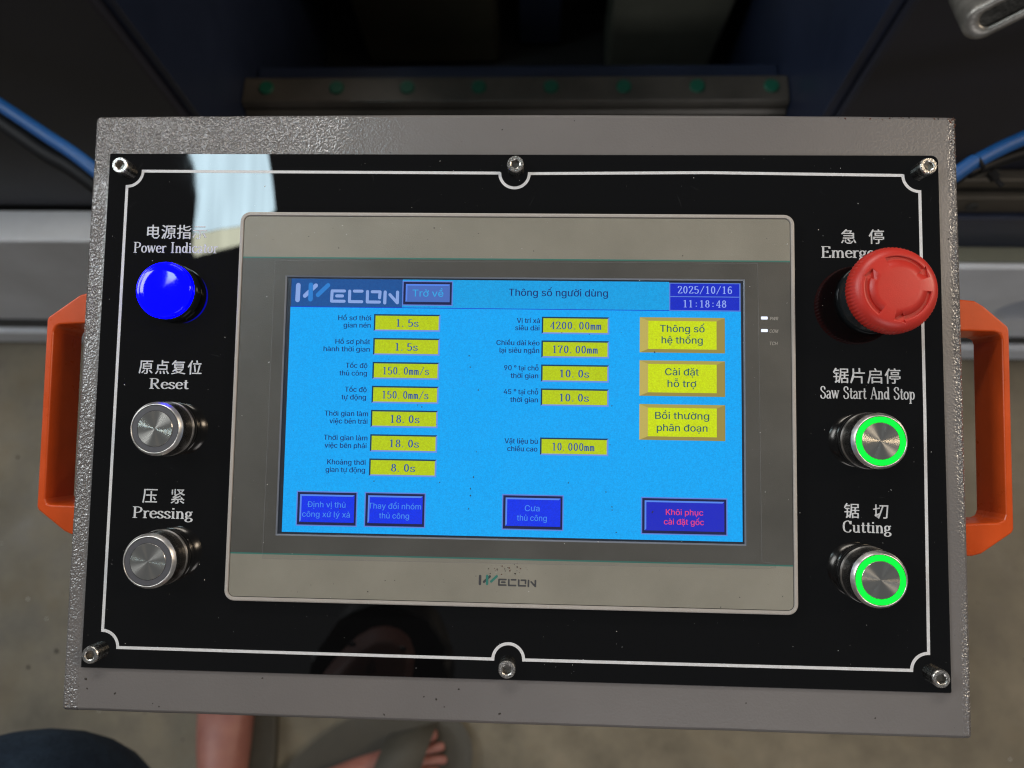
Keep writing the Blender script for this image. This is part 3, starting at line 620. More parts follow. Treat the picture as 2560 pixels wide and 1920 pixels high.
    109: (610, [18,0,18,126,37,126,37,98,36,98,38,105,41,110,44,115,48,119,53,123,57,125,62,127,68,128,73,129,82,128,89,125,96,120,101,114,105,107,107,98,104,98,106,104,109,110,112,114,117,119,121,122,127,125,133,127,139,128,146,129,153,128,159,127,166,124,171,120,176,115,180,109,183,102,185,94,186,85,186,0,165,0,165,85,164,93,162,99,158,104,152,108,146,110,140,110,134,110,129,109,125,107,121,104,118,101,115,97,113,92,112,88,112,82,112,0,91,0,91,87,91,93,88,99,84,104,79,107,73,109,66,110,62,110,57,109,53,107,48,104,45,101,42,96,40,91,38,86,38,79,38,0], [12,14,13,28,30,29,11,14,12,27,30,28,27,31,30,11,15,14,10,15,11,26,31,27,26,32,31,0,2,1,0,4,2,4,3,2,9,15,10,25,32,26,9,16,15,25,33,32,8,16,9,24,33,25,8,17,16,24,34,33,7,17,8,23,34,24,23,35,34,6,17,7,22,47,23,47,35,23,6,65,17,65,18,17,5,66,6,64,18,65,46,47,35,5,66,67,22,49,48,21,49,22,45,35,46,45,36,35,63,18,64,5,68,67,21,50,49,44,36,45,62,18,63,5,69,68,62,19,18,21,51,50,4,69,5,43,36,44,20,51,21,4,70,69,20,52,51,61,19,62,43,37,36,20,53,52,4,71,70,42,37,43,60,20,61,20,19,61,0,72,4,72,71,4,60,53,20,60,54,53,42,38,37,59,54,60,41,38,42,59,55,54,0,72,73,59,56,55,58,56,59,0,74,73,41,39,38,40,39,41,58,57,56,0,75,74]),
    110: (410, [38,76,38,0,18,0,18,126,37,126,37,96,34,96,39,106,44,115,51,121,58,125,67,127,76,128,84,128,92,126,98,123,104,119,109,113,114,107,117,99,118,90,119,80,119,0,99,0,99,78,98,88,95,95,91,101,85,106,78,109,70,110,64,109,59,108,54,106,49,103,45,99,42,94,40,89,38,83], [11,13,12,11,14,13,10,14,11,2,4,3,2,6,4,6,5,4,10,15,14,9,15,10,9,16,15,8,16,9,8,17,16,7,31,8,31,17,8,31,17,30,30,18,17,29,18,30,7,32,31,28,18,29,7,33,32,28,19,18,6,33,7,27,19,28,6,34,33,6,35,34,26,19,27,26,20,19,6,36,35,2,37,6,37,36,6,25,20,26,25,21,20,2,37,38,24,21,25,2,0,38,24,22,21,23,22,24,2,1,0]),
    111: (415, [69,-3,58,-2,48,1,39,5,31,12,24,19,19,28,15,39,12,50,11,62,12,75,15,87,19,97,24,106,31,114,39,120,48,125,58,127,69,128,80,127,90,125,100,120,108,114,114,106,120,97,124,87,126,75,127,62,126,50,124,39,120,28,114,19,108,12,100,5,90,1,80,-2,69,15,77,16,84,18,90,22,95,27,99,32,102,39,105,46,106,54,106,62,106,71,105,79,102,86,99,93,95,99,90,103,84,107,77,109,69,110,61,109,54,107,48,103,43,99,39,93,36,86,34,79,33,71,32,62,33,54,34,46,36,39,39,32,43,27,48,22,54,18,61,16], [17,19,18,17,20,19,16,20,17,16,21,20,15,21,16,14,21,15,14,22,21,14,23,22,13,54,14,54,23,14,13,55,54,53,23,54,13,56,55,52,23,53,13,57,56,51,23,52,12,57,13,51,24,23,12,58,57,50,24,51,12,59,58,49,24,50,11,59,12,49,25,24,11,60,59,48,25,49,10,60,11,48,26,25,10,61,60,47,26,48,10,62,61,46,26,47,9,62,10,46,27,26,9,63,62,45,27,46,8,63,9,8,64,63,44,27,45,44,28,27,8,65,64,43,28,44,7,65,8,43,29,28,7,66,65,42,29,43,7,67,66,41,29,42,41,30,29,6,67,7,40,30,41,6,68,67,5,68,6,40,31,30,5,69,68,39,31,40,5,70,69,38,31,39,4,70,5,38,32,31,37,32,38,4,71,70,4,36,71,36,32,37,4,32,36,3,32,4,3,33,32,2,33,3,2,34,33,1,34,2,1,35,34,0,35,1]),
    112: (424, [18,-48,18,126,37,126,37,106,39,106,41,109,43,112,46,115,49,118,53,121,57,124,63,126,69,128,76,128,86,127,96,125,104,120,112,114,118,107,123,98,127,87,129,76,130,63,129,50,127,39,123,28,118,19,112,11,104,5,96,1,87,-2,76,-3,69,-2,63,-1,58,1,53,4,49,7,46,10,43,14,41,17,39,20,38,20,38,-48,73,16,81,16,87,18,93,22,98,27,102,32,105,39,108,46,109,54,109,63,109,72,108,80,105,87,102,94,98,99,93,104,87,107,81,109,73,110,66,109,59,107,54,104,49,100,45,94,42,88,39,80,38,72,38,63,38,54,39,46,42,38,45,32,49,26,54,22,60,18,66,16], [12,14,13,11,14,12,11,15,14,0,2,1,0,3,2,10,15,11,10,16,15,9,16,10,8,16,9,8,17,16,7,17,8,6,17,7,6,61,17,61,18,17,5,61,6,5,62,61,60,18,61,5,63,62,59,18,60,4,63,5,4,64,63,58,18,59,58,19,18,0,4,3,0,68,4,68,67,4,67,66,4,66,65,4,65,64,4,57,19,58,56,19,57,56,20,19,55,20,56,55,21,20,54,21,55,0,69,68,53,21,54,53,22,21,0,70,69,52,22,53,0,71,70,51,22,52,51,23,22,50,23,51,0,72,71,50,24,23,49,24,50,0,73,72,48,24,49,48,25,24,0,41,73,41,74,73,47,25,48,41,75,74,47,26,25,46,26,47,41,76,75,45,26,46,41,40,76,40,77,76,0,42,41,39,77,40,45,27,26,44,27,45,39,78,77,38,78,39,43,27,44,38,43,78,38,27,43,37,27,38,37,28,27,36,28,37,35,28,36,35,29,28,34,29,35,33,29,34,33,30,29,32,30,33,32,31,30]),
    114: (259, [18,0,18,126,37,126,37,107,38,107,41,113,46,118,51,122,57,126,64,128,71,128,73,128,74,128,76,128,78,128,80,128,81,128,81,107,80,108,79,108,77,108,74,108,72,109,69,109,63,108,58,107,53,105,49,102,45,99,42,95,40,90,38,85,38,79,38,0], [9,17,16,8,17,9,0,2,1,0,3,2,7,17,8,6,17,7,5,19,6,19,18,6,18,6,17,4,23,5,23,22,5,22,5,21,21,20,5,20,19,5,4,24,23,4,25,24,0,4,3,0,31,4,31,30,4,30,29,4,29,28,4,28,27,4,27,26,4,26,25,4,0,32,31,0,33,32]),
    115: (365, [61,-3,52,-2,44,-1,37,1,31,4,25,8,21,13,17,18,14,24,12,31,31,36,34,29,37,24,41,20,47,17,53,16,60,15,69,16,76,18,81,21,86,25,88,29,89,34,89,38,87,42,85,45,81,48,76,50,71,52,50,57,39,60,31,64,24,69,19,76,17,83,16,91,16,98,18,105,22,111,26,116,32,120,38,123,46,126,54,128,62,128,71,128,78,126,85,124,90,121,95,117,100,113,103,108,106,103,108,97,89,92,87,97,85,101,81,105,76,108,70,110,62,111,55,110,49,109,44,106,40,102,37,97,36,92,37,88,38,84,41,81,45,78,51,76,57,74,76,70,87,67,96,62,102,57,107,51,109,44,110,36,110,28,108,22,104,16,99,10,94,6,87,2,79,-1,70,-2], [43,46,45,42,46,43,42,47,46,41,47,42,41,48,47,40,48,41,40,49,48,39,49,40,39,50,49,38,50,39,38,60,50,60,51,50,38,61,60,59,51,60,37,61,38,37,62,61,58,51,59,37,63,62,57,51,58,57,52,51,37,64,63,56,52,57,36,64,37,56,53,52,36,65,64,55,53,56,35,65,36,35,66,65,54,53,55,35,67,66,34,67,35,34,68,67,34,69,68,33,69,34,33,70,69,33,71,70,33,72,71,32,72,33,32,73,72,32,74,73,31,74,32,31,75,74,30,75,31,30,76,75,29,76,30,29,77,76,28,77,29,27,77,28,27,78,77,26,78,27,25,78,26,24,78,25,24,79,78,23,79,24,22,79,23,9,11,10,22,80,79,21,80,22,8,11,9,20,80,21,8,12,11,20,81,80,19,81,20,7,12,8,7,13,12,19,82,81,18,82,19,7,14,13,6,14,7,17,82,18,6,15,14,16,82,17,16,83,82,6,16,15,6,83,16,5,83,6,5,84,83,4,84,5,4,85,84,3,85,4,3,86,85,2,86,3,2,87,86,1,87,2,1,0,87]),
    116: (227, [68,126,68,109,2,109,2,126,22,157,42,157,42,33,42,28,43,23,45,20,48,18,52,17,57,17,58,17,60,17,62,17,64,17,66,18,67,18,71,1,69,0,67,-1,64,-1,61,-1,59,-1,56,-1,46,0,38,2,31,7,26,14,23,21,22,31], [2,0,3,2,1,0,31,5,4,31,6,5,31,7,6,30,7,31,30,8,7,30,9,8,29,9,30,29,10,9,29,11,10,17,19,18,16,19,17,15,19,16,29,12,11,14,19,15,13,19,14,12,19,13,29,19,12,28,19,29,27,19,28,26,19,27,26,20,19,26,21,20,25,21,26]),
    117: (410, [61,-2,53,-1,45,1,38,4,32,8,27,13,23,20,20,27,18,36,18,46,18,126,38,126,38,48,39,39,41,31,46,25,51,20,58,18,67,17,73,17,78,18,83,21,88,24,91,28,94,32,97,38,98,44,99,51,99,126,119,126,119,0,99,0,99,31,102,31,98,20,92,12,86,6,78,2,70,-1], [9,11,10,9,12,11,27,29,28,27,30,29,26,30,27,9,13,12,8,13,9,25,33,26,33,30,26,8,14,13,24,33,25,7,14,8,23,32,24,32,33,24,7,15,14,23,34,32,34,31,32,34,30,33,22,34,23,6,15,7,6,16,15,21,34,22,20,34,21,6,17,16,20,35,34,31,30,34,5,17,6,19,35,20,5,18,17,18,35,19,5,35,18,4,35,5,4,36,35,3,36,4,3,37,36,2,37,3,2,38,37,1,38,2,1,0,38]),
    118: (389, [54,0,6,126,28,126,55,52,58,44,60,37,62,29,64,21,66,14,69,7,61,7,64,14,66,21,68,29,70,37,72,44,75,52,102,126,124,126,75,0], [0,2,1,0,3,2,16,18,17,16,19,18,0,4,3,15,19,16,0,5,4,14,19,15,13,19,14,0,6,5,0,7,6,12,19,13,0,11,7,11,8,7,11,8,12,8,19,12,9,19,8,0,10,11,0,9,10,0,19,9]),
    120: (379, [7,0,57,73,57,57,10,126,33,126,49,102,53,96,57,90,60,84,63,79,66,74,69,69,58,69,62,74,65,79,67,84,70,90,74,96,78,102,94,126,117,126,70,56,70,71,119,0,96,0,77,28,73,34,70,40,67,45,64,51,61,56,58,61,68,61,65,56,62,51,59,45,57,40,53,34,49,28,30,0], [2,4,3,2,5,4,18,20,19,18,21,20,2,6,5,17,21,18,2,7,6,16,21,17,1,8,7,15,22,16,1,9,8,14,22,15,13,10,14,10,22,14,1,13,9,13,10,9,1,12,13,11,22,10,0,12,1,11,23,22,0,31,12,31,11,12,31,32,11,32,23,11,0,30,31,33,23,32,0,34,30,34,29,30,34,29,33,29,23,33,0,35,34,28,23,29,0,36,35,27,23,28,26,23,27,0,37,36,0,38,37,25,23,26,0,39,38,24,23,25]),
    121: (389, [16,-46,20,-29,24,-29,28,-30,31,-30,35,-30,38,-29,41,-27,43,-25,46,-21,48,-17,50,-12,54,0,6,126,28,126,55,52,58,44,60,36,62,29,64,21,66,14,69,7,61,7,63,14,65,21,67,29,70,37,72,44,75,52,102,126,124,126,68,-19,65,-26,62,-31,59,-36,55,-40,51,-43,46,-45,42,-47,36,-48,30,-48,27,-48,24,-48,22,-48,19,-47,17,-47], [12,14,13,12,15,14,28,30,29,28,31,30,12,16,15,27,31,28,26,31,27,12,17,16,25,21,26,21,26,31,12,18,17,24,21,25,12,19,18,23,20,24,20,21,24,12,23,19,23,20,19,12,22,23,12,21,22,12,31,21,11,31,12,10,31,11,9,31,10,9,32,31,8,32,9,7,32,8,7,33,32,6,33,7,0,2,1,5,33,6,0,3,2,4,33,5,0,4,3,0,33,4,0,34,33,0,35,34,0,36,35,0,37,36,0,38,37,45,38,0,44,39,38,43,39,44]),
    176: (316, [53,94,46,95,40,97,34,99,28,103,23,108,20,113,17,119,15,126,14,132,15,139,17,146,20,152,23,157,28,162,34,166,40,169,46,170,53,171,60,170,66,169,72,166,77,162,82,157,86,152,89,146,90,139,91,132,90,126,89,119,86,113,82,108,77,103,72,99,66,97,60,95,53,111,57,112,60,113,63,114,66,116,69,119,71,122,73,125,74,129,74,132,74,136,73,140,71,143,69,146,66,149,63,151,60,153,57,154,53,154,49,154,45,153,42,151,39,149,36,146,34,143,33,140,32,136,32,132,32,129,33,125,34,122,36,119,39,116,42,114,45,113,49,112], [17,19,18,16,19,17,16,20,19,15,20,16,15,21,20,14,21,15,14,22,21,14,23,22,13,23,14,12,23,13,12,54,23,54,24,23,12,54,55,53,54,24,52,24,53,12,56,55,12,57,56,51,24,52,11,57,12,51,25,24,11,58,57,50,25,51,11,59,58,49,25,50,48,25,49,11,60,59,10,60,11,48,26,25,10,61,60,47,26,48,10,62,61,46,26,47,9,62,10,46,27,26,45,27,46,9,63,62,8,63,9,8,64,63,44,27,45,44,28,27,8,65,64,43,28,44,43,29,28,7,65,8,7,66,65,42,29,43,7,67,66,41,29,42,6,67,7,41,30,29,6,68,67,40,30,41,6,69,68,39,30,40,6,70,69,38,30,39,5,70,6,38,31,30,5,71,70,37,31,38,5,36,71,36,31,37,5,31,36,4,31,5,4,32,31,3,32,4,3,33,32,2,33,3,2,34,33,2,35,34,1,35,2,0,35,1]),
    224: (389, [53,-3,46,-2,38,-1,31,2,25,5,20,10,16,15,13,21,11,28,10,36,11,43,12,49,14,54,18,58,21,61,26,64,31,67,36,69,42,70,48,71,54,72,59,73,67,74,73,75,78,76,82,76,86,77,88,78,90,80,91,82,92,85,92,86,92,91,91,95,89,99,87,102,84,105,80,107,76,109,71,110,65,110,59,110,54,109,50,107,46,105,42,103,39,100,37,97,35,94,33,91,14,97,17,104,21,110,26,115,32,119,38,123,44,125,51,127,58,128,65,128,69,128,74,127,80,126,85,125,90,123,95,120,100,117,104,112,107,107,110,100,112,93,112,84,112,0,92,0,92,17,91,17,89,14,87,11,84,8,81,5,76,3,72,0,66,-1,60,-2,57,15,64,16,70,17,76,20,81,23,85,27,88,31,90,36,91,41,92,46,92,63,91,62,89,61,86,61,84,60,80,59,77,59,74,58,70,58,67,57,64,57,61,56,58,56,54,55,49,54,45,53,41,51,37,49,34,46,32,43,31,39,31,35,31,31,32,27,34,24,36,21,40,19,43,17,47,16,52,15,55,143,33,176,56,176,72,143], [58,61,60,57,61,58,57,62,61,56,62,57,56,63,62,55,63,56,55,64,63,55,65,64,54,65,55,54,66,65,53,66,54,53,67,66,52,67,53,52,40,67,40,39,67,39,68,67,51,41,52,51,42,41,38,68,39,51,43,42,37,68,38,51,44,43,36,68,37,36,69,68,51,45,44,35,69,36,50,45,51,50,46,45,34,69,35,34,70,69,50,47,46,33,70,34,50,48,47,49,48,50,32,70,33,32,71,70,31,71,32,30,71,31,29,71,30,29,72,71,28,72,29,27,72,28,26,94,27,94,72,27,25,94,26,24,94,25,23,94,24,22,94,23,21,94,22,20,94,21,19,94,20,18,94,19,17,94,18,16,94,17,15,94,16,14,94,15,14,95,94,93,72,94,14,96,95,13,97,14,13,98,97,13,99,98,13,99,100,13,101,100,12,102,13,12,103,102,12,103,104,12,105,104,12,105,106,12,107,106,12,108,107,12,109,108,11,109,12,11,110,109,11,111,110,11,112,111,10,112,11,10,113,112,92,72,93,10,114,113,9,114,10,91,72,92,9,115,114,8,115,9,90,72,91,8,116,115,89,72,90,8,117,116,7,117,8,7,118,117,88,74,89,74,72,89,7,119,118,87,74,88,7,120,119,6,120,7,86,75,87,75,74,87,6,121,120,6,122,121,86,76,75,73,72,74,85,76,86,6,123,122,84,76,85,6,76,84,5,76,6,5,77,76,5,78,77,4,78,5,4,79,78,4,80,79,3,80,4,3,81,80,2,81,3,2,82,81,1,82,2,1,83,82,0,83,1,124,126,125,124,127,126]),
    225: (389, [53,-3,46,-2,38,-1,31,2,25,5,20,10,16,15,13,21,11,28,10,36,11,43,12,49,14,54,18,58,21,61,26,64,31,67,36,69,42,70,48,71,54,72,59,73,67,74,73,75,78,76,82,76,86,77,88,78,90,80,91,82,92,85,92,86,92,91,91,95,89,99,87,102,84,105,80,107,76,109,71,110,65,110,59,110,54,109,50,107,46,105,42,103,39,100,37,97,35,94,33,91,14,97,17,104,21,110,26,115,32,119,38,123,44,125,51,127,58,128,65,128,69,128,74,127,80,126,85,125,90,123,95,120,100,117,104,112,107,107,110,100,112,93,112,84,112,0,92,0,92,17,91,17,89,14,87,11,84,8,81,5,76,3,72,0,66,-1,60,-2,57,15,64,16,70,17,76,20,81,23,85,27,88,31,90,36,91,41,92,46,92,63,91,62,89,61,86,61,84,60,80,59,77,59,74,58,70,58,67,57,64,57,61,56,58,56,54,55,49,54,45,53,41,51,37,49,34,46,32,43,31,39,31,35,31,31,32,27,34,24,36,21,40,19,43,17,47,16,52,15,54,143,70,176,93,176,71,143], [58,61,60,57,61,58,57,62,61,56,62,57,56,63,62,55,63,56,55,64,63,55,65,64,54,65,55,54,66,65,53,66,54,53,67,66,52,67,53,52,40,67,40,39,67,39,68,67,51,41,52,51,42,41,38,68,39,51,43,42,37,68,38,51,44,43,36,68,37,36,69,68,51,45,44,35,69,36,50,45,51,50,46,45,34,69,35,34,70,69,50,47,46,33,70,34,50,48,47,49,48,50,32,70,33,32,71,70,31,71,32,30,71,31,29,71,30,29,72,71,28,72,29,27,72,28,26,94,27,94,72,27,25,94,26,24,94,25,23,94,24,22,94,23,21,94,22,20,94,21,19,94,20,18,94,19,17,94,18,16,94,17,15,94,16,14,94,15,14,95,94,93,72,94,14,96,95,13,97,14,13,98,97,13,99,98,13,99,100,13,101,100,12,102,13,12,103,102,12,103,104,12,105,104,12,105,106,12,107,106,12,108,107,12,109,108,11,109,12,11,110,109,11,111,110,11,112,111,10,112,11,10,113,112,92,72,93,10,114,113,9,114,10,91,72,92,9,115,114,8,115,9,90,72,91,8,116,115,89,72,90,8,117,116,7,117,8,7,118,117,88,74,89,74,72,89,7,119,118,87,74,88,7,120,119,6,120,7,86,75,87,75,74,87,6,121,120,6,122,121,86,76,75,73,72,74,85,76,86,6,123,122,84,76,85,6,76,84,5,76,6,5,77,76,5,78,77,4,78,5,4,79,78,4,80,79,3,80,4,3,81,80,2,81,3,2,82,81,1,82,2,1,83,82,0,83,1,124,126,125,124,127,126]),
    226: (389, [53,-3,46,-2,38,-1,31,2,25,5,20,10,16,15,13,21,11,28,10,36,11,43,12,49,14,54,18,58,21,61,26,64,31,67,36,69,42,70,48,71,54,72,59,73,67,74,73,75,78,76,82,76,86,77,88,78,90,80,91,82,92,85,92,86,92,91,91,95,89,99,87,102,84,105,80,107,76,109,71,110,65,110,59,110,54,109,50,107,46,105,42,103,39,100,37,97,35,94,33,91,14,97,17,104,21,110,26,115,32,119,38,123,44,125,51,127,58,128,65,128,69,128,74,127,80,126,85,125,90,123,95,120,100,117,104,112,107,107,110,100,112,93,112,84,112,0,92,0,92,17,91,17,89,14,87,11,84,8,81,5,76,3,72,0,66,-1,60,-2,57,15,64,16,70,17,76,20,81,23,85,27,88,31,90,36,91,41,92,46,92,63,91,62,89,61,86,61,84,60,80,59,77,59,74,58,70,58,67,57,64,57,61,56,58,56,54,55,49,54,45,53,41,51,37,49,34,46,32,43,31,39,31,35,31,31,32,27,34,24,36,21,40,19,43,17,47,16,52,15,47,145,27,145,27,146,53,176,73,176,100,146,100,145,79,145,63,165], [58,61,60,57,61,58,57,62,61,56,62,57,56,63,62,55,63,56,55,64,63,55,65,64,54,65,55,54,66,65,53,66,54,53,67,66,52,67,53,52,40,67,40,39,67,39,68,67,51,41,52,51,42,41,38,68,39,51,43,42,37,68,38,51,44,43,36,68,37,36,69,68,51,45,44,35,69,36,50,45,51,50,46,45,34,69,35,34,70,69,50,47,46,33,70,34,50,48,47,49,48,50,32,70,33,32,71,70,31,71,32,30,71,31,29,71,30,29,72,71,28,72,29,27,72,28,26,94,27,94,72,27,25,94,26,24,94,25,23,94,24,22,94,23,21,94,22,20,94,21,19,94,20,18,94,19,17,94,18,16,94,17,15,94,16,14,94,15,14,95,94,93,72,94,14,96,95,13,97,14,13,98,97,13,99,98,13,99,100,13,101,100,12,102,13,12,103,102,12,103,104,12,105,104,12,105,106,12,107,106,12,108,107,12,109,108,11,109,12,11,110,109,11,111,110,11,112,111,10,112,11,10,113,112,92,72,93,10,114,113,9,114,10,91,72,92,9,115,114,8,115,9,90,72,91,8,116,115,89,72,90,8,117,116,7,117,8,7,118,117,88,74,89,74,72,89,7,119,118,87,74,88,7,120,119,6,120,7,86,75,87,75,74,87,6,121,120,6,122,121,86,76,75,73,72,74,85,76,86,6,123,122,84,76,85,6,76,84,5,76,6,5,77,76,5,78,77,4,78,5,4,79,78,4,80,79,3,80,4,3,81,80,2,81,3,2,82,81,1,82,2,1,83,82,0,83,1,126,128,127,126,132,128,132,129,128,126,124,132,131,129,132,125,124,126,131,130,129]),
    233: (404, [71,-3,59,-2,48,1,39,5,31,12,24,19,19,28,15,39,12,50,11,62,12,75,15,86,18,97,24,106,30,113,38,120,47,124,57,127,68,128,75,128,82,127,89,125,95,122,101,118,106,114,111,108,116,102,119,94,122,85,123,76,124,65,124,56,25,56,25,74,113,74,103,67,103,75,101,83,99,90,96,95,92,100,88,105,82,108,76,109,68,110,61,109,55,108,49,104,44,100,40,95,36,90,34,84,32,77,32,70,32,59,33,50,34,42,37,35,40,29,45,24,50,20,56,18,63,16,71,15,76,16,80,16,85,18,88,19,92,22,95,24,98,27,100,31,102,35,122,30,119,24,116,18,112,13,107,9,101,5,94,1,87,-1,79,-2,59,143,75,176,98,176,76,143], [17,19,18,17,20,19,16,20,17,16,21,20,16,22,21,15,22,16,15,23,22,14,23,15,14,24,23,14,25,24,13,45,14,45,44,14,44,25,14,43,25,44,42,25,43,13,46,45,42,26,25,41,26,42,13,47,46,12,47,13,40,26,41,12,48,47,40,27,26,39,27,40,12,49,48,11,49,12,11,50,49,38,27,39,38,28,27,11,51,50,37,28,38,10,51,11,37,29,28,10,52,51,36,29,37,10,33,52,33,53,52,36,34,29,34,30,29,35,34,36,9,33,10,9,32,33,53,34,33,53,30,34,54,30,53,54,31,30,8,32,9,55,31,54,8,31,32,8,55,31,8,56,55,7,56,8,7,57,56,6,57,7,6,58,57,71,73,72,70,73,71,70,74,73,6,59,58,5,59,6,69,74,70,5,60,59,68,74,69,68,75,74,67,75,68,5,61,60,66,75,67,4,61,5,66,76,75,4,62,61,65,76,66,64,76,65,4,63,62,63,76,64,4,76,63,4,77,76,3,77,4,3,78,77,2,78,3,2,79,78,2,80,79,1,80,2,1,81,80,0,81,1,82,84,83,82,85,84]),
    234: (404, [71,-3,59,-2,48,1,39,5,31,12,24,19,19,28,15,39,12,50,11,62,12,75,15,86,18,97,24,106,30,113,38,120,47,124,57,127,68,128,75,128,82,127,89,125,95,122,101,118,106,114,111,108,116,102,119,94,122,85,123,76,124,65,124,56,25,56,25,74,113,74,103,67,103,75,101,83,99,90,96,95,92,100,88,105,82,108,76,109,68,110,61,109,55,108,49,104,44,100,40,95,36,90,34,84,32,77,32,70,32,59,33,50,34,42,37,35,40,29,45,24,50,20,56,18,63,16,71,15,76,16,80,16,85,18,88,19,92,22,95,24,98,27,100,31,102,35,122,30,119,24,116,18,112,13,107,9,101,5,94,1,87,-1,79,-2,52,145,32,145,32,146,58,176,78,176,104,146,104,145,84,145,68,165], [17,19,18,17,20,19,16,20,17,16,21,20,16,22,21,15,22,16,15,23,22,14,23,15,14,24,23,14,25,24,13,45,14,45,44,14,44,25,14,43,25,44,42,25,43,13,46,45,42,26,25,41,26,42,13,47,46,12,47,13,40,26,41,12,48,47,40,27,26,39,27,40,12,49,48,11,49,12,11,50,49,38,27,39,38,28,27,11,51,50,37,28,38,10,51,11,37,29,28,10,52,51,36,29,37,10,33,52,33,53,52,36,34,29,34,30,29,35,34,36,9,33,10,9,32,33,53,34,33,53,30,34,54,30,53,54,31,30,8,32,9,55,31,54,8,31,32,8,55,31,8,56,55,7,56,8,7,57,56,6,57,7,6,58,57,71,73,72,70,73,71,70,74,73,6,59,58,5,59,6,69,74,70,5,60,59,68,74,69,68,75,74,67,75,68,5,61,60,66,75,67,4,61,5,66,76,75,4,62,61,65,76,66,64,76,65,4,63,62,63,76,64,4,76,63,4,77,76,3,77,4,3,78,77,2,78,3,2,79,78,2,80,79,1,80,2,1,81,80,0,81,1,84,86,85,84,90,86,90,87,86,84,82,90,89,87,90,83,82,84,89,88,87]),
    237: (167, [18,0,18,126,38,126,38,0,19,143,35,176,58,176,36,143], [0,2,1,0,3,2,4,6,5,4,7,6]),
    243: (415, [69,-3,58,-2,48,1,39,5,31,12,24,19,19,28,15,39,12,50,11,62,12,75,15,87,19,97,24,106,31,114,39,120,48,125,58,127,69,128,80,127,90,125,100,120,108,114,114,106,120,97,124,87,126,75,127,62,126,50,124,39,120,28,114,19,108,12,100,5,90,1,80,-2,69,15,77,16,84,18,90,22,95,27,99,32,102,39,105,46,106,54,106,62,106,71,105,79,102,86,99,93,95,99,90,103,84,107,77,109,69,110,61,109,54,107,48,103,43,99,39,93,36,86,34,79,33,71,32,62,33,54,34,46,36,39,39,32,43,27,48,22,54,18,61,16,60,143,76,176,99,176,77,143], [17,19,18,17,20,19,16,20,17,16,21,20,15,21,16,14,21,15,14,22,21,14,23,22,13,54,14,54,23,14,13,55,54,53,23,54,13,56,55,52,23,53,13,57,56,51,23,52,12,57,13,51,24,23,12,58,57,50,24,51,12,59,58,49,24,50,11,59,12,49,25,24,11,60,59,48,25,49,10,60,11,48,26,25,10,61,60,47,26,48,10,62,61,46,26,47,9,62,10,46,27,26,9,63,62,45,27,46,8,63,9,8,64,63,44,27,45,44,28,27,8,65,64,43,28,44,7,65,8,43,29,28,7,66,65,42,29,43,7,67,66,41,29,42,41,30,29,6,67,7,40,30,41,6,68,67,5,68,6,40,31,30,5,69,68,39,31,40,5,70,69,38,31,39,4,70,5,38,32,31,37,32,38,4,71,70,4,36,71,36,32,37,4,32,36,3,32,4,3,33,32,2,33,3,2,34,33,1,34,2,1,35,34,0,35,1,72,74,73,72,75,74]),
    244: (415, [69,-3,58,-2,48,1,39,5,31,12,24,19,19,28,15,39,12,50,11,62,12,75,15,87,19,97,24,106,31,114,39,120,48,125,58,127,69,128,80,127,90,125,100,120,108,114,114,106,120,97,124,87,126,75,127,62,126,50,124,39,120,28,114,19,108,12,100,5,90,1,80,-2,69,15,77,16,84,18,90,22,95,27,99,32,102,39,105,46,106,54,106,62,106,71,105,79,102,86,99,93,95,99,90,103,84,107,77,109,69,110,61,109,54,107,48,103,43,99,39,93,36,86,34,79,33,71,32,62,33,54,34,46,36,39,39,32,43,27,48,22,54,18,61,16,53,145,33,145,33,146,59,176,79,176,106,146,106,145,85,145,69,165], [17,19,18,17,20,19,16,20,17,16,21,20,15,21,16,14,21,15,14,22,21,14,23,22,13,54,14,54,23,14,13,55,54,53,23,54,13,56,55,52,23,53,13,57,56,51,23,52,12,57,13,51,24,23,12,58,57,50,24,51,12,59,58,49,24,50,11,59,12,49,25,24,11,60,59,48,25,49,10,60,11,48,26,25,10,61,60,47,26,48,10,62,61,46,26,47,9,62,10,46,27,26,9,63,62,45,27,46,8,63,9,8,64,63,44,27,45,44,28,27,8,65,64,43,28,44,7,65,8,43,29,28,7,66,65,42,29,43,7,67,66,41,29,42,41,30,29,6,67,7,40,30,41,6,68,67,5,68,6,40,31,30,5,69,68,39,31,40,5,70,69,38,31,39,4,70,5,38,32,31,37,32,38,4,71,70,4,36,71,36,32,37,4,32,36,3,32,4,3,33,32,2,33,3,2,34,33,1,34,2,1,35,34,0,35,1,74,76,75,74,80,76,80,77,76,74,72,80,79,77,80,73,72,74,79,78,77]),
    249: (410, [61,-2,53,-1,45,1,38,4,32,8,27,13,23,20,20,27,18,36,18,46,18,126,38,126,38,48,39,39,41,31,46,25,51,20,58,18,67,17,73,17,78,18,83,21,88,24,91,28,94,32,97,38,98,44,99,51,99,126,119,126,119,0,99,0,99,31,102,31,98,20,92,12,86,6,78,2,70,-1,60,143,38,176,61,176,77,143], [9,11,10,9,12,11,27,29,28,27,30,29,26,30,27,9,13,12,8,13,9,25,33,26,33,30,26,8,14,13,24,33,25,7,14,8,23,32,24,32,33,24,7,15,14,23,34,32,34,31,32,34,30,33,22,34,23,6,15,7,6,16,15,21,34,22,20,34,21,6,17,16,20,35,34,31,30,34,5,17,6,19,35,20,5,18,17,18,35,19,5,35,18,4,35,5,4,36,35,3,36,4,3,37,36,2,37,3,2,38,37,1,38,2,1,0,38,39,41,40,39,42,41]),
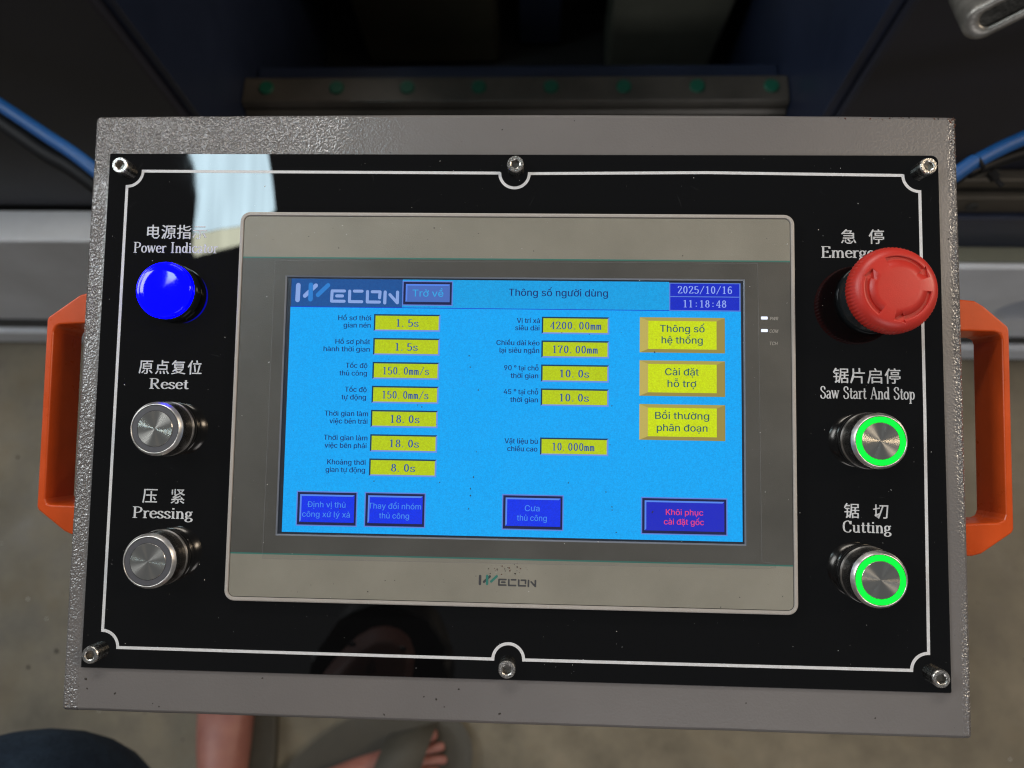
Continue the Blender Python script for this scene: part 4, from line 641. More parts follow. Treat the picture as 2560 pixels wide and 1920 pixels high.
    253: (389, [16,-46,20,-29,24,-29,28,-30,31,-30,35,-30,38,-29,41,-27,43,-25,46,-21,48,-17,50,-12,54,0,6,126,28,126,55,52,58,44,60,36,62,29,64,21,66,14,69,7,61,7,63,14,65,21,67,29,70,37,72,44,75,52,102,126,124,126,68,-19,65,-26,62,-31,59,-36,55,-40,51,-43,46,-45,42,-47,36,-48,30,-48,27,-48,24,-48,22,-48,19,-47,17,-47,56,143,72,176,95,176,73,143], [12,14,13,12,15,14,28,30,29,28,31,30,12,16,15,27,31,28,26,31,27,12,17,16,25,21,26,21,26,31,12,18,17,24,21,25,12,19,18,23,20,24,20,21,24,12,23,19,23,20,19,12,22,23,12,21,22,12,31,21,11,31,12,10,31,11,9,31,10,9,32,31,8,32,9,7,32,8,7,33,32,6,33,7,0,2,1,5,33,6,0,3,2,4,33,5,0,4,3,0,33,4,0,34,33,0,35,34,0,36,35,0,37,36,0,38,37,45,38,0,44,39,38,43,39,44,46,48,47,46,49,48]),
    272: (513, [77,0,36,0,36,19,75,19,88,20,100,23,110,27,118,33,125,41,130,50,134,60,136,72,137,85,136,98,134,110,130,120,125,129,118,137,110,143,101,147,90,150,77,151,35,151,35,170,79,170,94,168,109,165,121,159,132,152,141,142,148,130,153,117,156,102,158,85,156,68,153,53,148,40,141,28,132,18,121,10,108,5,93,1,45,170,45,0,24,0,24,170,2,76,2,94,90,94,90,76], [22,24,23,22,25,24,22,26,25,22,27,26,22,28,27,22,21,28,21,20,28,20,29,28,19,29,20,18,29,19,17,29,18,17,30,29,16,30,17,16,31,30,15,31,16,14,31,15,14,32,31,13,32,14,13,33,32,12,33,13,11,33,12,11,34,33,10,34,11,10,35,34,9,35,10,9,36,35,8,36,9,7,36,8,7,37,36,6,37,7,6,38,37,5,38,6,4,38,5,3,38,4,1,3,2,1,38,3,1,39,38,1,40,39,1,41,40,1,0,41,44,42,45,44,43,42,46,48,47,46,49,48]),
    273: (424, [65,-3,55,-2,46,1,37,5,30,11,23,19,18,28,14,39,12,50,11,63,12,76,14,87,18,98,23,107,30,114,37,120,46,125,55,127,65,128,73,128,79,126,84,124,89,121,93,118,96,115,98,112,100,109,102,106,104,106,104,170,124,170,124,0,104,0,104,20,102,20,100,17,98,14,96,10,92,7,89,4,84,1,79,-1,72,-2,68,16,75,16,82,18,88,22,93,26,97,32,100,38,102,46,103,54,104,63,103,72,102,80,100,88,97,94,93,100,88,104,82,107,76,109,68,110,61,109,54,107,48,104,43,99,39,94,36,87,34,80,33,72,32,63,33,54,34,46,36,39,39,32,43,27,48,22,54,18,61,16,67,140,67,156,141,156,141,140], [28,30,29,28,31,30,17,19,18,17,20,19,16,20,17,16,21,20,15,21,16,15,22,21,15,23,22,14,23,15,14,24,23,14,25,24,13,61,14,61,25,14,61,26,25,13,62,61,60,26,61,59,26,60,13,63,62,59,27,26,58,27,59,13,64,63,12,64,13,58,28,27,58,57,28,57,56,28,56,55,28,55,54,28,54,31,28,12,65,64,12,66,65,11,66,12,11,67,66,10,67,11,10,68,67,53,31,54,10,69,68,9,69,10,52,31,53,9,70,69,9,71,70,51,31,52,8,71,9,8,72,71,50,31,51,7,72,8,7,73,72,49,31,50,7,74,73,6,74,7,48,31,49,6,75,74,47,33,48,33,31,48,5,75,6,5,76,75,46,33,47,5,77,76,45,34,46,34,33,46,45,35,34,32,31,33,4,77,5,4,78,77,44,35,45,44,36,35,4,43,78,43,36,44,4,36,43,4,37,36,3,37,4,3,38,37,3,39,38,2,39,3,2,40,39,2,41,40,1,41,2,1,42,41,0,42,1,79,81,80,79,82,81]),
    417: (413, [69,115,69,128,72,128,75,128,79,128,82,128,85,128,88,127,91,127,94,127,97,127,100,127,104,127,107,127,109,127,111,128,111,130,111,155,130,155,130,132,130,127,128,122,125,119,122,117,117,115,111,115,90,115,69,-3,58,-2,48,1,39,5,31,12,24,19,19,28,15,39,12,50,11,62,12,75,15,87,19,97,24,106,31,114,39,120,48,125,58,127,80,127,90,125,100,120,108,114,114,106,120,97,124,87,126,75,127,62,126,50,124,39,120,28,114,19,108,12,100,5,90,1,80,-2,69,15,77,16,84,18,90,22,95,27,99,32,102,39,105,46,106,54,106,62,106,71,105,79,102,86,99,93,95,99,90,103,84,107,77,109,69,110,61,109,54,107,48,103,43,99,39,93,36,86,34,79,33,71,32,62,33,54,34,46,36,39,39,32,43,27,48,22,54,18,61,16], [16,18,17,16,19,18,16,20,19,15,20,16,14,20,15,0,2,1,0,3,2,0,4,3,0,5,4,0,6,5,0,7,6,0,8,7,0,9,8,0,10,9,13,21,20,0,11,10,0,12,11,0,13,12,0,21,13,0,22,21,0,23,22,0,24,23,44,45,1,44,46,45,43,46,44,43,47,46,42,47,43,41,47,42,41,48,47,41,49,48,40,80,41,80,49,41,40,81,80,79,49,80,40,82,81,78,49,79,40,83,82,77,49,78,39,83,40,77,50,49,39,84,83,76,50,77,39,85,84,75,50,76,38,85,39,75,51,50,38,86,85,74,51,75,37,86,38,74,52,51,37,87,86,73,52,74,37,88,87,72,52,73,36,88,37,72,53,52,36,89,88,71,53,72,35,89,36,35,90,89,70,53,71,70,54,53,35,91,90,69,54,70,34,91,35,69,55,54,34,92,91,68,55,69,34,93,92,67,55,68,67,56,55,33,93,34,66,56,67,33,94,93,32,94,33,66,57,56,32,95,94,65,57,66,32,96,95,64,57,65,31,96,32,64,58,57,63,58,64,31,97,96,31,62,97,62,58,63,31,58,62,30,58,31,30,59,58,29,59,30,29,60,59,28,60,29,28,61,60,27,61,28]),
    432: (432, [107,113,107,126,117,126,119,127,120,128,121,130,121,155,139,155,139,132,139,126,137,121,134,118,131,115,126,113,120,113,61,-2,53,-1,45,1,38,4,32,8,27,13,23,20,20,27,18,36,18,46,18,126,38,126,38,48,39,39,41,31,46,25,51,20,58,18,67,17,73,17,78,18,83,21,88,24,91,28,94,32,97,38,98,44,99,51,99,126,119,126,119,0,99,0,99,31,102,31,98,20,92,12,86,6,78,2,70,-1], [5,7,6,5,8,7,5,9,8,4,9,5,3,9,4,2,9,3,0,2,1,0,9,2,0,10,9,0,11,10,0,12,11,0,13,12,24,26,25,24,27,26,42,44,43,42,45,44,41,45,42,24,28,27,23,28,24,40,48,41,48,45,41,23,29,28,39,48,40,22,29,23,38,47,39,47,48,39,22,30,29,38,49,47,49,46,47,49,45,48,37,49,38,21,30,22,21,31,30,36,49,37,35,49,36,21,32,31,35,50,49,46,45,49,20,32,21,34,50,35,20,33,32,33,50,34,20,50,33,19,50,20,19,51,50,18,51,19,18,52,51,17,52,18,17,53,52,16,53,17,16,15,53]),
    7841: (389, [53,-3,46,-2,38,-1,31,2,25,5,20,10,16,15,13,21,11,28,10,36,11,43,12,49,14,54,18,58,21,61,26,64,31,67,36,69,42,70,48,71,54,72,59,73,67,74,73,75,78,76,82,76,86,77,88,78,90,80,91,82,92,85,92,86,92,91,91,95,89,99,87,102,84,105,80,107,76,109,71,110,65,110,59,110,54,109,50,107,46,105,42,103,39,100,37,97,35,94,33,91,14,97,17,104,21,110,26,115,32,119,38,123,44,125,51,127,58,128,65,128,69,128,74,127,80,126,85,125,90,123,95,120,100,117,104,112,107,107,110,100,112,93,112,84,112,0,92,0,92,17,91,17,89,14,87,11,84,8,81,5,76,3,72,0,66,-1,60,-2,57,15,64,16,70,17,76,20,81,23,85,27,88,31,90,36,91,41,92,46,92,63,91,62,89,61,86,61,84,60,80,59,77,59,74,58,70,58,67,57,64,57,61,56,58,56,54,55,49,54,45,53,41,51,37,49,34,46,32,43,31,39,31,35,31,31,32,27,34,24,36,21,40,19,43,17,47,16,52,15,63,-48,60,-48,56,-46,53,-44,51,-41,50,-38,49,-35,50,-31,51,-28,53,-25,56,-23,60,-22,63,-21,67,-22,70,-23,73,-25,76,-28,77,-31,78,-35,77,-38,76,-41,73,-44,70,-46,67,-48], [58,61,60,57,61,58,57,62,61,56,62,57,56,63,62,55,63,56,55,64,63,55,65,64,54,65,55,54,66,65,53,66,54,53,67,66,52,67,53,52,40,67,40,39,67,39,68,67,51,41,52,51,42,41,38,68,39,51,43,42,37,68,38,51,44,43,36,68,37,36,69,68,51,45,44,35,69,36,50,45,51,50,46,45,34,69,35,34,70,69,50,47,46,33,70,34,50,48,47,49,48,50,32,70,33,32,71,70,31,71,32,30,71,31,29,71,30,29,72,71,28,72,29,27,72,28,26,94,27,94,72,27,25,94,26,24,94,25,23,94,24,22,94,23,21,94,22,20,94,21,19,94,20,18,94,19,17,94,18,16,94,17,15,94,16,14,94,15,14,95,94,93,72,94,14,96,95,13,97,14,13,98,97,13,99,98,13,99,100,13,101,100,12,102,13,12,103,102,12,103,104,12,105,104,12,105,106,12,107,106,12,108,107,12,109,108,11,109,12,11,110,109,11,111,110,11,112,111,10,112,11,10,113,112,92,72,93,10,114,113,9,114,10,91,72,92,9,115,114,8,115,9,90,72,91,8,116,115,89,72,90,8,117,116,7,117,8,7,118,117,88,74,89,74,72,89,7,119,118,87,74,88,7,120,119,6,120,7,86,75,87,75,74,87,6,121,120,6,122,121,86,76,75,73,72,74,85,76,86,6,123,122,84,76,85,6,76,84,5,76,6,5,77,76,5,78,77,4,78,5,4,79,78,4,80,79,3,80,4,3,81,80,2,81,3,2,82,81,1,82,2,1,83,82,0,83,1,135,137,136,135,138,137,134,138,135,134,139,138,133,139,134,132,139,133,132,140,139,132,141,140,131,141,132,130,141,131,130,142,141,129,142,130,129,143,142,128,143,129,128,144,143,127,144,128,127,145,144,126,145,127,126,146,145,125,146,126,125,147,146]),
    7843: (389, [53,-3,46,-2,38,-1,31,2,25,5,20,10,16,15,13,21,11,28,10,36,11,43,12,49,14,54,18,58,21,61,26,64,31,67,36,69,42,70,48,71,54,72,59,73,67,74,73,75,78,76,82,76,86,77,88,78,90,80,91,82,92,85,92,86,92,91,91,95,89,99,87,102,84,105,80,107,76,109,71,110,65,110,59,110,54,109,50,107,46,105,42,103,39,100,37,97,35,94,33,91,14,97,17,104,21,110,26,115,32,119,38,123,44,125,51,127,58,128,65,128,69,128,74,127,80,126,85,125,90,123,95,120,100,117,104,112,107,107,110,100,112,93,112,84,112,0,92,0,92,17,91,17,89,14,87,11,84,8,81,5,76,3,72,0,66,-1,60,-2,57,15,64,16,70,17,76,20,81,23,85,27,88,31,90,36,91,41,92,46,92,63,91,62,89,61,86,61,84,60,80,59,77,59,74,58,70,58,67,57,64,57,61,56,58,56,54,55,49,54,45,53,41,51,37,49,34,46,32,43,31,39,31,35,31,31,32,27,34,24,36,21,40,19,43,17,47,16,52,15,70,143,54,143,62,159,63,160,63,161,63,162,62,163,61,163,60,163,44,163,44,176,60,176,64,176,68,176,71,175,74,173,76,172,78,170,79,167,80,165,79,162,79,159,78,156,76,153], [58,61,60,57,61,58,57,62,61,56,62,57,56,63,62,55,63,56,55,64,63,55,65,64,54,65,55,54,66,65,53,66,54,53,67,66,52,67,53,52,40,67,40,39,67,39,68,67,51,41,52,51,42,41,38,68,39,51,43,42,37,68,38,51,44,43,36,68,37,36,69,68,51,45,44,35,69,36,50,45,51,50,46,45,34,69,35,34,70,69,50,47,46,33,70,34,50,48,47,49,48,50,32,70,33,32,71,70,31,71,32,30,71,31,29,71,30,29,72,71,28,72,29,27,72,28,26,94,27,94,72,27,25,94,26,24,94,25,23,94,24,22,94,23,21,94,22,20,94,21,19,94,20,18,94,19,17,94,18,16,94,17,15,94,16,14,94,15,14,95,94,93,72,94,14,96,95,13,97,14,13,98,97,13,99,98,13,99,100,13,101,100,12,102,13,12,103,102,12,103,104,12,105,104,12,105,106,12,107,106,12,108,107,12,109,108,11,109,12,11,110,109,11,111,110,11,112,111,10,112,11,10,113,112,92,72,93,10,114,113,9,114,10,91,72,92,9,115,114,8,115,9,90,72,91,8,116,115,89,72,90,8,117,116,7,117,8,7,118,117,88,74,89,74,72,89,7,119,118,87,74,88,7,120,119,6,120,7,86,75,87,75,74,87,6,121,120,6,122,121,86,76,75,73,72,74,85,76,86,6,123,122,84,76,85,6,76,84,5,76,6,5,77,76,5,78,77,4,78,5,4,79,78,4,80,79,3,80,4,3,81,80,2,81,3,2,82,81,1,82,2,1,83,82,0,83,1,133,135,134,133,136,135,133,137,136,133,138,137,133,139,138,133,140,139,133,141,140,133,142,141,133,143,142,133,132,143,132,144,143,131,132,144,130,131,144,129,144,130,128,144,129,128,145,144,127,145,128,126,145,127,126,146,145,125,146,126,125,147,146,125,124,147]),
    7853: (389, [53,-3,46,-2,38,-1,31,2,25,5,20,10,16,15,13,21,11,28,10,36,11,43,12,49,14,54,18,58,21,61,26,64,31,67,36,69,42,70,48,71,54,72,59,73,67,74,73,75,78,76,82,76,86,77,88,78,90,80,91,82,92,85,92,86,92,91,91,95,89,99,87,102,84,105,80,107,76,109,71,110,65,110,59,110,54,109,50,107,46,105,42,103,39,100,37,97,35,94,33,91,14,97,17,104,21,110,26,115,32,119,38,123,44,125,51,127,58,128,65,128,69,128,74,127,80,126,85,125,90,123,95,120,100,117,104,112,107,107,110,100,112,93,112,84,112,0,92,0,92,17,91,17,89,14,87,11,84,8,81,5,76,3,72,0,66,-1,60,-2,57,15,64,16,70,17,76,20,81,23,85,27,88,31,90,36,91,41,92,46,92,63,91,62,89,61,86,61,84,60,80,59,77,59,74,58,70,58,67,57,64,57,61,56,58,56,54,55,49,54,45,53,41,51,37,49,34,46,32,43,31,39,31,35,31,31,32,27,34,24,36,21,40,19,43,17,47,16,52,15,47,145,27,145,27,146,53,176,73,176,100,146,100,145,79,145,63,165,63,-48,60,-48,56,-46,53,-44,51,-41,50,-38,49,-35,50,-31,51,-28,53,-25,56,-23,60,-22,63,-21,67,-22,70,-23,73,-25,76,-28,77,-31,78,-35,77,-38,76,-41,73,-44,70,-46,67,-48], [58,61,60,57,61,58,57,62,61,56,62,57,56,63,62,55,63,56,55,64,63,55,65,64,54,65,55,54,66,65,53,66,54,53,67,66,52,67,53,52,40,67,40,39,67,39,68,67,51,41,52,51,42,41,38,68,39,51,43,42,37,68,38,51,44,43,36,68,37,36,69,68,51,45,44,35,69,36,50,45,51,50,46,45,34,69,35,34,70,69,50,47,46,33,70,34,50,48,47,49,48,50,32,70,33,32,71,70,31,71,32,30,71,31,29,71,30,29,72,71,28,72,29,27,72,28,26,94,27,94,72,27,25,94,26,24,94,25,23,94,24,22,94,23,21,94,22,20,94,21,19,94,20,18,94,19,17,94,18,16,94,17,15,94,16,14,94,15,14,95,94,93,72,94,14,96,95,13,97,14,13,98,97,13,99,98,13,99,100,13,101,100,12,102,13,12,103,102,12,103,104,12,105,104,12,105,106,12,107,106,12,108,107,12,109,108,11,109,12,11,110,109,11,111,110,11,112,111,10,112,11,10,113,112,92,72,93,10,114,113,9,114,10,91,72,92,9,115,114,8,115,9,90,72,91,8,116,115,89,72,90,8,117,116,7,117,8,7,118,117,88,74,89,74,72,89,7,119,118,87,74,88,7,120,119,6,120,7,86,75,87,75,74,87,6,121,120,6,122,121,86,76,75,73,72,74,85,76,86,6,123,122,84,76,85,6,76,84,5,76,6,5,77,76,5,78,77,4,78,5,4,79,78,4,80,79,3,80,4,3,81,80,2,81,3,2,82,81,1,82,2,1,83,82,0,83,1,126,128,127,126,132,128,132,129,128,126,124,132,131,129,132,125,124,126,131,130,129,144,146,145,144,147,146,143,147,144,143,148,147,142,148,143,141,148,142,141,149,148,141,150,149,140,150,141,139,150,140,139,151,150,138,151,139,138,152,151,137,152,138,137,153,152,136,153,137,136,154,153,135,154,136,135,155,154,134,155,135,134,156,155]),
    7855: (389, [53,-3,46,-2,38,-1,31,2,25,5,20,10,16,15,13,21,11,28,10,36,11,43,12,49,14,54,18,58,21,61,26,64,31,67,36,69,42,70,48,71,54,72,59,73,67,74,73,75,78,76,82,76,86,77,88,78,90,80,91,82,92,85,92,86,92,91,91,95,89,99,87,102,84,105,80,107,76,109,71,110,65,110,59,110,54,109,50,107,46,105,42,103,39,100,37,97,35,94,33,91,14,97,17,104,21,110,26,115,32,119,38,123,44,125,51,127,58,128,65,128,69,128,74,127,80,126,85,125,90,123,95,120,100,117,104,112,107,107,110,100,112,93,112,84,112,0,92,0,92,17,91,17,89,14,87,11,84,8,81,5,76,3,72,0,66,-1,60,-2,57,15,64,16,70,17,76,20,81,23,85,27,88,31,90,36,91,41,92,46,92,63,91,62,89,61,86,61,84,60,80,59,77,59,74,58,70,58,67,57,64,57,61,56,58,56,54,55,49,54,45,53,41,51,37,49,34,46,32,43,31,39,31,35,31,31,32,27,34,24,36,21,40,19,43,17,47,16,52,15,64,141,58,142,52,143,47,145,42,149,38,152,35,157,33,162,31,168,31,173,46,173,46,168,48,164,51,161,54,158,59,156,64,156,68,156,73,158,76,161,79,164,81,168,81,173,97,173,96,168,95,162,92,157,89,153,85,149,80,145,75,143,70,142,55,182,71,214,94,214,72,182], [58,61,60,57,61,58,57,62,61,56,62,57,56,63,62,55,63,56,55,64,63,55,65,64,54,65,55,54,66,65,53,66,54,53,67,66,52,67,53,52,40,67,40,39,67,39,68,67,51,41,52,51,42,41,38,68,39,51,43,42,37,68,38,51,44,43,36,68,37,36,69,68,51,45,44,35,69,36,50,45,51,50,46,45,34,69,35,34,70,69,50,47,46,33,70,34,50,48,47,49,48,50,32,70,33,32,71,70,31,71,32,30,71,31,29,71,30,29,72,71,28,72,29,27,72,28,26,94,27,94,72,27,25,94,26,24,94,25,23,94,24,22,94,23,21,94,22,20,94,21,19,94,20,18,94,19,17,94,18,16,94,17,15,94,16,14,94,15,14,95,94,93,72,94,14,96,95,13,97,14,13,98,97,13,99,98,13,99,100,13,101,100,12,102,13,12,103,102,12,103,104,12,105,104,12,105,106,12,107,106,12,108,107,12,109,108,11,109,12,11,110,109,11,111,110,11,112,111,10,112,11,10,113,112,92,72,93,10,114,113,9,114,10,91,72,92,9,115,114,8,115,9,90,72,91,8,116,115,89,72,90,8,117,116,7,117,8,7,118,117,88,74,89,74,72,89,7,119,118,87,74,88,7,120,119,6,120,7,86,75,87,75,74,87,6,121,120,6,122,121,86,76,75,73,72,74,85,76,86,6,123,122,84,76,85,6,76,84,5,76,6,5,77,76,5,78,77,4,78,5,4,79,78,4,80,79,3,80,4,3,81,80,2,81,3,2,82,81,1,82,2,1,83,82,0,83,1,132,134,133,132,135,134,145,147,146,145,148,147,132,136,135,144,148,145,144,149,148,131,136,132,131,137,136,143,149,144,143,150,149,130,137,131,130,138,137,142,150,143,130,139,138,141,150,142,141,151,150,129,139,130,140,151,141,129,140,139,129,151,140,129,152,151,128,152,129,128,153,152,127,153,128,127,154,153,126,154,127,126,155,154,125,155,126,125,124,155,156,158,157,156,159,158]),
    7863: (389, [53,-3,46,-2,38,-1,31,2,25,5,20,10,16,15,13,21,11,28,10,36,11,43,12,49,14,54,18,58,21,61,26,64,31,67,36,69,42,70,48,71,54,72,59,73,67,74,73,75,78,76,82,76,86,77,88,78,90,80,91,82,92,85,92,86,92,91,91,95,89,99,87,102,84,105,80,107,76,109,71,110,65,110,59,110,54,109,50,107,46,105,42,103,39,100,37,97,35,94,33,91,14,97,17,104,21,110,26,115,32,119,38,123,44,125,51,127,58,128,65,128,69,128,74,127,80,126,85,125,90,123,95,120,100,117,104,112,107,107,110,100,112,93,112,84,112,0,92,0,92,17,91,17,89,14,87,11,84,8,81,5,76,3,72,0,66,-1,60,-2,57,15,64,16,70,17,76,20,81,23,85,27,88,31,90,36,91,41,92,46,92,63,91,62,89,61,86,61,84,60,80,59,77,59,74,58,70,58,67,57,64,57,61,56,58,56,54,55,49,54,45,53,41,51,37,49,34,46,32,43,31,39,31,35,31,31,32,27,34,24,36,21,40,19,43,17,47,16,52,15,63,144,57,145,52,146,46,149,42,152,38,156,35,160,32,165,31,171,30,176,45,176,46,172,47,167,50,164,54,161,58,159,63,159,68,159,72,161,76,164,79,167,80,172,81,176,96,176,96,171,94,165,92,160,88,156,84,152,80,149,75,146,69,145,63,-48,60,-48,56,-46,53,-44,51,-41,50,-38,49,-35,50,-31,51,-28,53,-25,56,-23,60,-22,63,-21,67,-22,70,-23,73,-25,76,-28,77,-31,78,-35,77,-38,76,-41,73,-44,70,-46,67,-48], [58,61,60,57,61,58,57,62,61,56,62,57,56,63,62,55,63,56,55,64,63,55,65,64,54,65,55,54,66,65,53,66,54,53,67,66,52,67,53,52,40,67,40,39,67,39,68,67,51,41,52,51,42,41,38,68,39,51,43,42,37,68,38,51,44,43,36,68,37,36,69,68,51,45,44,35,69,36,50,45,51,50,46,45,34,69,35,34,70,69,50,47,46,33,70,34,50,48,47,49,48,50,32,70,33,32,71,70,31,71,32,30,71,31,29,71,30,29,72,71,28,72,29,27,72,28,26,94,27,94,72,27,25,94,26,24,94,25,23,94,24,22,94,23,21,94,22,20,94,21,19,94,20,18,94,19,17,94,18,16,94,17,15,94,16,14,94,15,14,95,94,93,72,94,14,96,95,13,97,14,13,98,97,13,99,98,13,99,100,13,101,100,12,102,13,12,103,102,12,103,104,12,105,104,12,105,106,12,107,106,12,108,107,12,109,108,11,109,12,11,110,109,11,111,110,11,112,111,10,112,11,10,113,112,92,72,93,10,114,113,9,114,10,91,72,92,9,115,114,8,115,9,90,72,91,8,116,115,89,72,90,8,117,116,7,117,8,7,118,117,88,74,89,74,72,89,7,119,118,87,74,88,7,120,119,6,120,7,86,75,87,75,74,87,6,121,120,6,122,121,86,76,75,73,72,74,85,76,86,6,123,122,84,76,85,6,76,84,5,76,6,5,77,76,5,78,77,4,78,5,4,79,78,4,80,79,3,80,4,3,81,80,2,81,3,2,82,81,1,82,2,1,83,82,0,83,1,132,134,133,132,135,134,145,147,146,145,148,147,132,136,135,144,148,145,144,149,148,131,136,132,131,137,136,143,149,144,143,150,149,130,137,131,130,138,137,142,150,143,141,150,142,130,139,138,141,151,150,129,139,130,140,151,141,129,140,139,129,151,140,129,152,151,128,152,129,128,153,152,127,153,128,127,154,153,126,154,127,126,155,154,125,155,126,125,124,155,167,169,168,167,170,169,166,170,167,166,171,170,165,171,166,164,171,165,164,172,171,164,173,172,163,173,164,162,173,163,162,174,173,161,174,162,161,175,174,160,175,161,160,176,175,159,176,160,159,177,176,158,177,159,158,178,177,157,178,158,157,179,178]),
    7873: (404, [71,-3,59,-2,48,1,39,5,31,12,24,19,19,28,15,39,12,50,11,62,12,75,15,86,18,97,24,106,30,113,38,120,47,124,57,127,68,128,75,128,82,127,89,125,95,122,101,118,106,114,111,108,116,102,119,94,122,85,123,76,124,65,124,56,25,56,25,74,113,74,103,67,103,75,101,83,99,90,96,95,92,100,88,105,82,108,76,109,68,110,61,109,55,108,49,104,44,100,40,95,36,90,34,84,32,77,32,70,32,59,33,50,34,42,37,35,40,29,45,24,50,20,56,18,63,16,71,15,76,16,80,16,85,18,88,19,92,22,95,24,98,27,100,31,102,35,122,30,119,24,116,18,112,13,107,9,101,5,94,1,87,-1,79,-2,52,142,32,142,32,143,59,173,78,173,105,143,105,142,85,142,69,162,90,182,68,214,90,214,106,182], [17,19,18,17,20,19,16,20,17,16,21,20,16,22,21,15,22,16,15,23,22,14,23,15,14,24,23,14,25,24,13,45,14,45,44,14,44,25,14,43,25,44,42,25,43,13,46,45,42,26,25,41,26,42,13,47,46,12,47,13,40,26,41,12,48,47,40,27,26,39,27,40,12,49,48,11,49,12,11,50,49,38,27,39,38,28,27,11,51,50,37,28,38,10,51,11,37,29,28,10,52,51,36,29,37,10,33,52,33,53,52,36,34,29,34,30,29,35,34,36,9,33,10,9,32,33,53,34,33,53,30,34,54,30,53,54,31,30,8,32,9,55,31,54,8,31,32,8,55,31,8,56,55,7,56,8,7,57,56,6,57,7,6,58,57,71,73,72,70,73,71,70,74,73,6,59,58,5,59,6,69,74,70,5,60,59,68,74,69,68,75,74,67,75,68,5,61,60,66,75,67,4,61,5,66,76,75,4,62,61,65,76,66,64,76,65,4,63,62,63,76,64,4,76,63,4,77,76,3,77,4,3,78,77,2,78,3,2,79,78,2,80,79,1,80,2,1,81,80,0,81,1,84,86,85,84,90,86,90,87,86,84,82,90,89,87,90,83,82,84,89,88,87,91,93,92,91,94,93]),
    7879: (404, [71,-3,59,-2,48,1,39,5,31,12,24,19,19,28,15,39,12,50,11,62,12,75,15,86,18,97,24,106,30,113,38,120,47,124,57,127,68,128,75,128,82,127,89,125,95,122,101,118,106,114,111,108,116,102,119,94,122,85,123,76,124,65,124,56,25,56,25,74,113,74,103,67,103,75,101,83,99,90,96,95,92,100,88,105,82,108,76,109,68,110,61,109,55,108,49,104,44,100,40,95,36,90,34,84,32,77,32,70,32,59,33,50,34,42,37,35,40,29,45,24,50,20,56,18,63,16,71,15,76,16,80,16,85,18,88,19,92,22,95,24,98,27,100,31,102,35,122,30,119,24,116,18,112,13,107,9,101,5,94,1,87,-1,79,-2,52,145,32,145,32,146,58,176,78,176,104,146,104,145,84,145,68,165,68,-48,65,-48,61,-46,58,-44,56,-41,55,-38,54,-35,55,-31,56,-28,58,-25,61,-23,65,-22,68,-21,72,-22,75,-23,78,-25,81,-28,82,-31,83,-35,82,-38,81,-41,78,-44,75,-46,72,-48], [17,19,18,17,20,19,16,20,17,16,21,20,16,22,21,15,22,16,15,23,22,14,23,15,14,24,23,14,25,24,13,45,14,45,44,14,44,25,14,43,25,44,42,25,43,13,46,45,42,26,25,41,26,42,13,47,46,12,47,13,40,26,41,12,48,47,40,27,26,39,27,40,12,49,48,11,49,12,11,50,49,38,27,39,38,28,27,11,51,50,37,28,38,10,51,11,37,29,28,10,52,51,36,29,37,10,33,52,33,53,52,36,34,29,34,30,29,35,34,36,9,33,10,9,32,33,53,34,33,53,30,34,54,30,53,54,31,30,8,32,9,55,31,54,8,31,32,8,55,31,8,56,55,7,56,8,7,57,56,6,57,7,6,58,57,71,73,72,70,73,71,70,74,73,6,59,58,5,59,6,69,74,70,5,60,59,68,74,69,68,75,74,67,75,68,5,61,60,66,75,67,4,61,5,66,76,75,4,62,61,65,76,66,64,76,65,4,63,62,63,76,64,4,76,63,4,77,76,3,77,4,3,78,77,2,78,3,2,79,78,2,80,79,1,80,2,1,81,80,0,81,1,84,86,85,84,90,86,90,87,86,84,82,90,89,87,90,83,82,84,89,88,87,102,104,103,101,104,102,101,105,104,100,105,101,100,106,105,99,106,100,99,107,106,99,108,107,98,108,99,97,108,98,97,109,108,96,109,97,96,110,109,95,110,96,95,111,110,95,112,111,94,112,95,93,112,94,93,113,112,92,113,93,92,114,113]),
    7883: (167, [18,0,18,126,38,126,38,0,28,148,24,148,21,149,18,152,16,154,14,157,14,161,14,165,16,168,18,171,21,173,24,174,28,175,32,174,35,173,38,171,40,168,42,165,42,161,42,157,40,154,38,152,35,149,32,148,28,-48,24,-48,21,-46,18,-44,16,-41,14,-38,14,-35,14,-31,16,-28,18,-25,21,-23,24,-22,28,-21,32,-22,35,-23,38,-25,40,-28,42,-31,42,-35,42,-38,40,-41,38,-44,35,-46,32,-48], [0,2,1,0,3,2,15,17,16,14,17,15,14,18,17,13,18,14,13,19,18,12,19,13,12,20,19,11,20,12,11,21,20,10,21,11,10,22,21,9,22,10,9,23,22,8,23,9,8,24,23,7,24,8,7,25,24,6,25,7,6,26,25,5,26,6,5,27,26,39,41,40,38,41,39,38,42,41,37,42,38,37,43,42,36,43,37,36,44,43,36,45,44,35,45,36,34,45,35,34,46,45,33,46,34,33,47,46,32,47,33,32,48,47,32,49,48,31,49,32,30,49,31,30,50,49,29,50,30,29,51,50]),
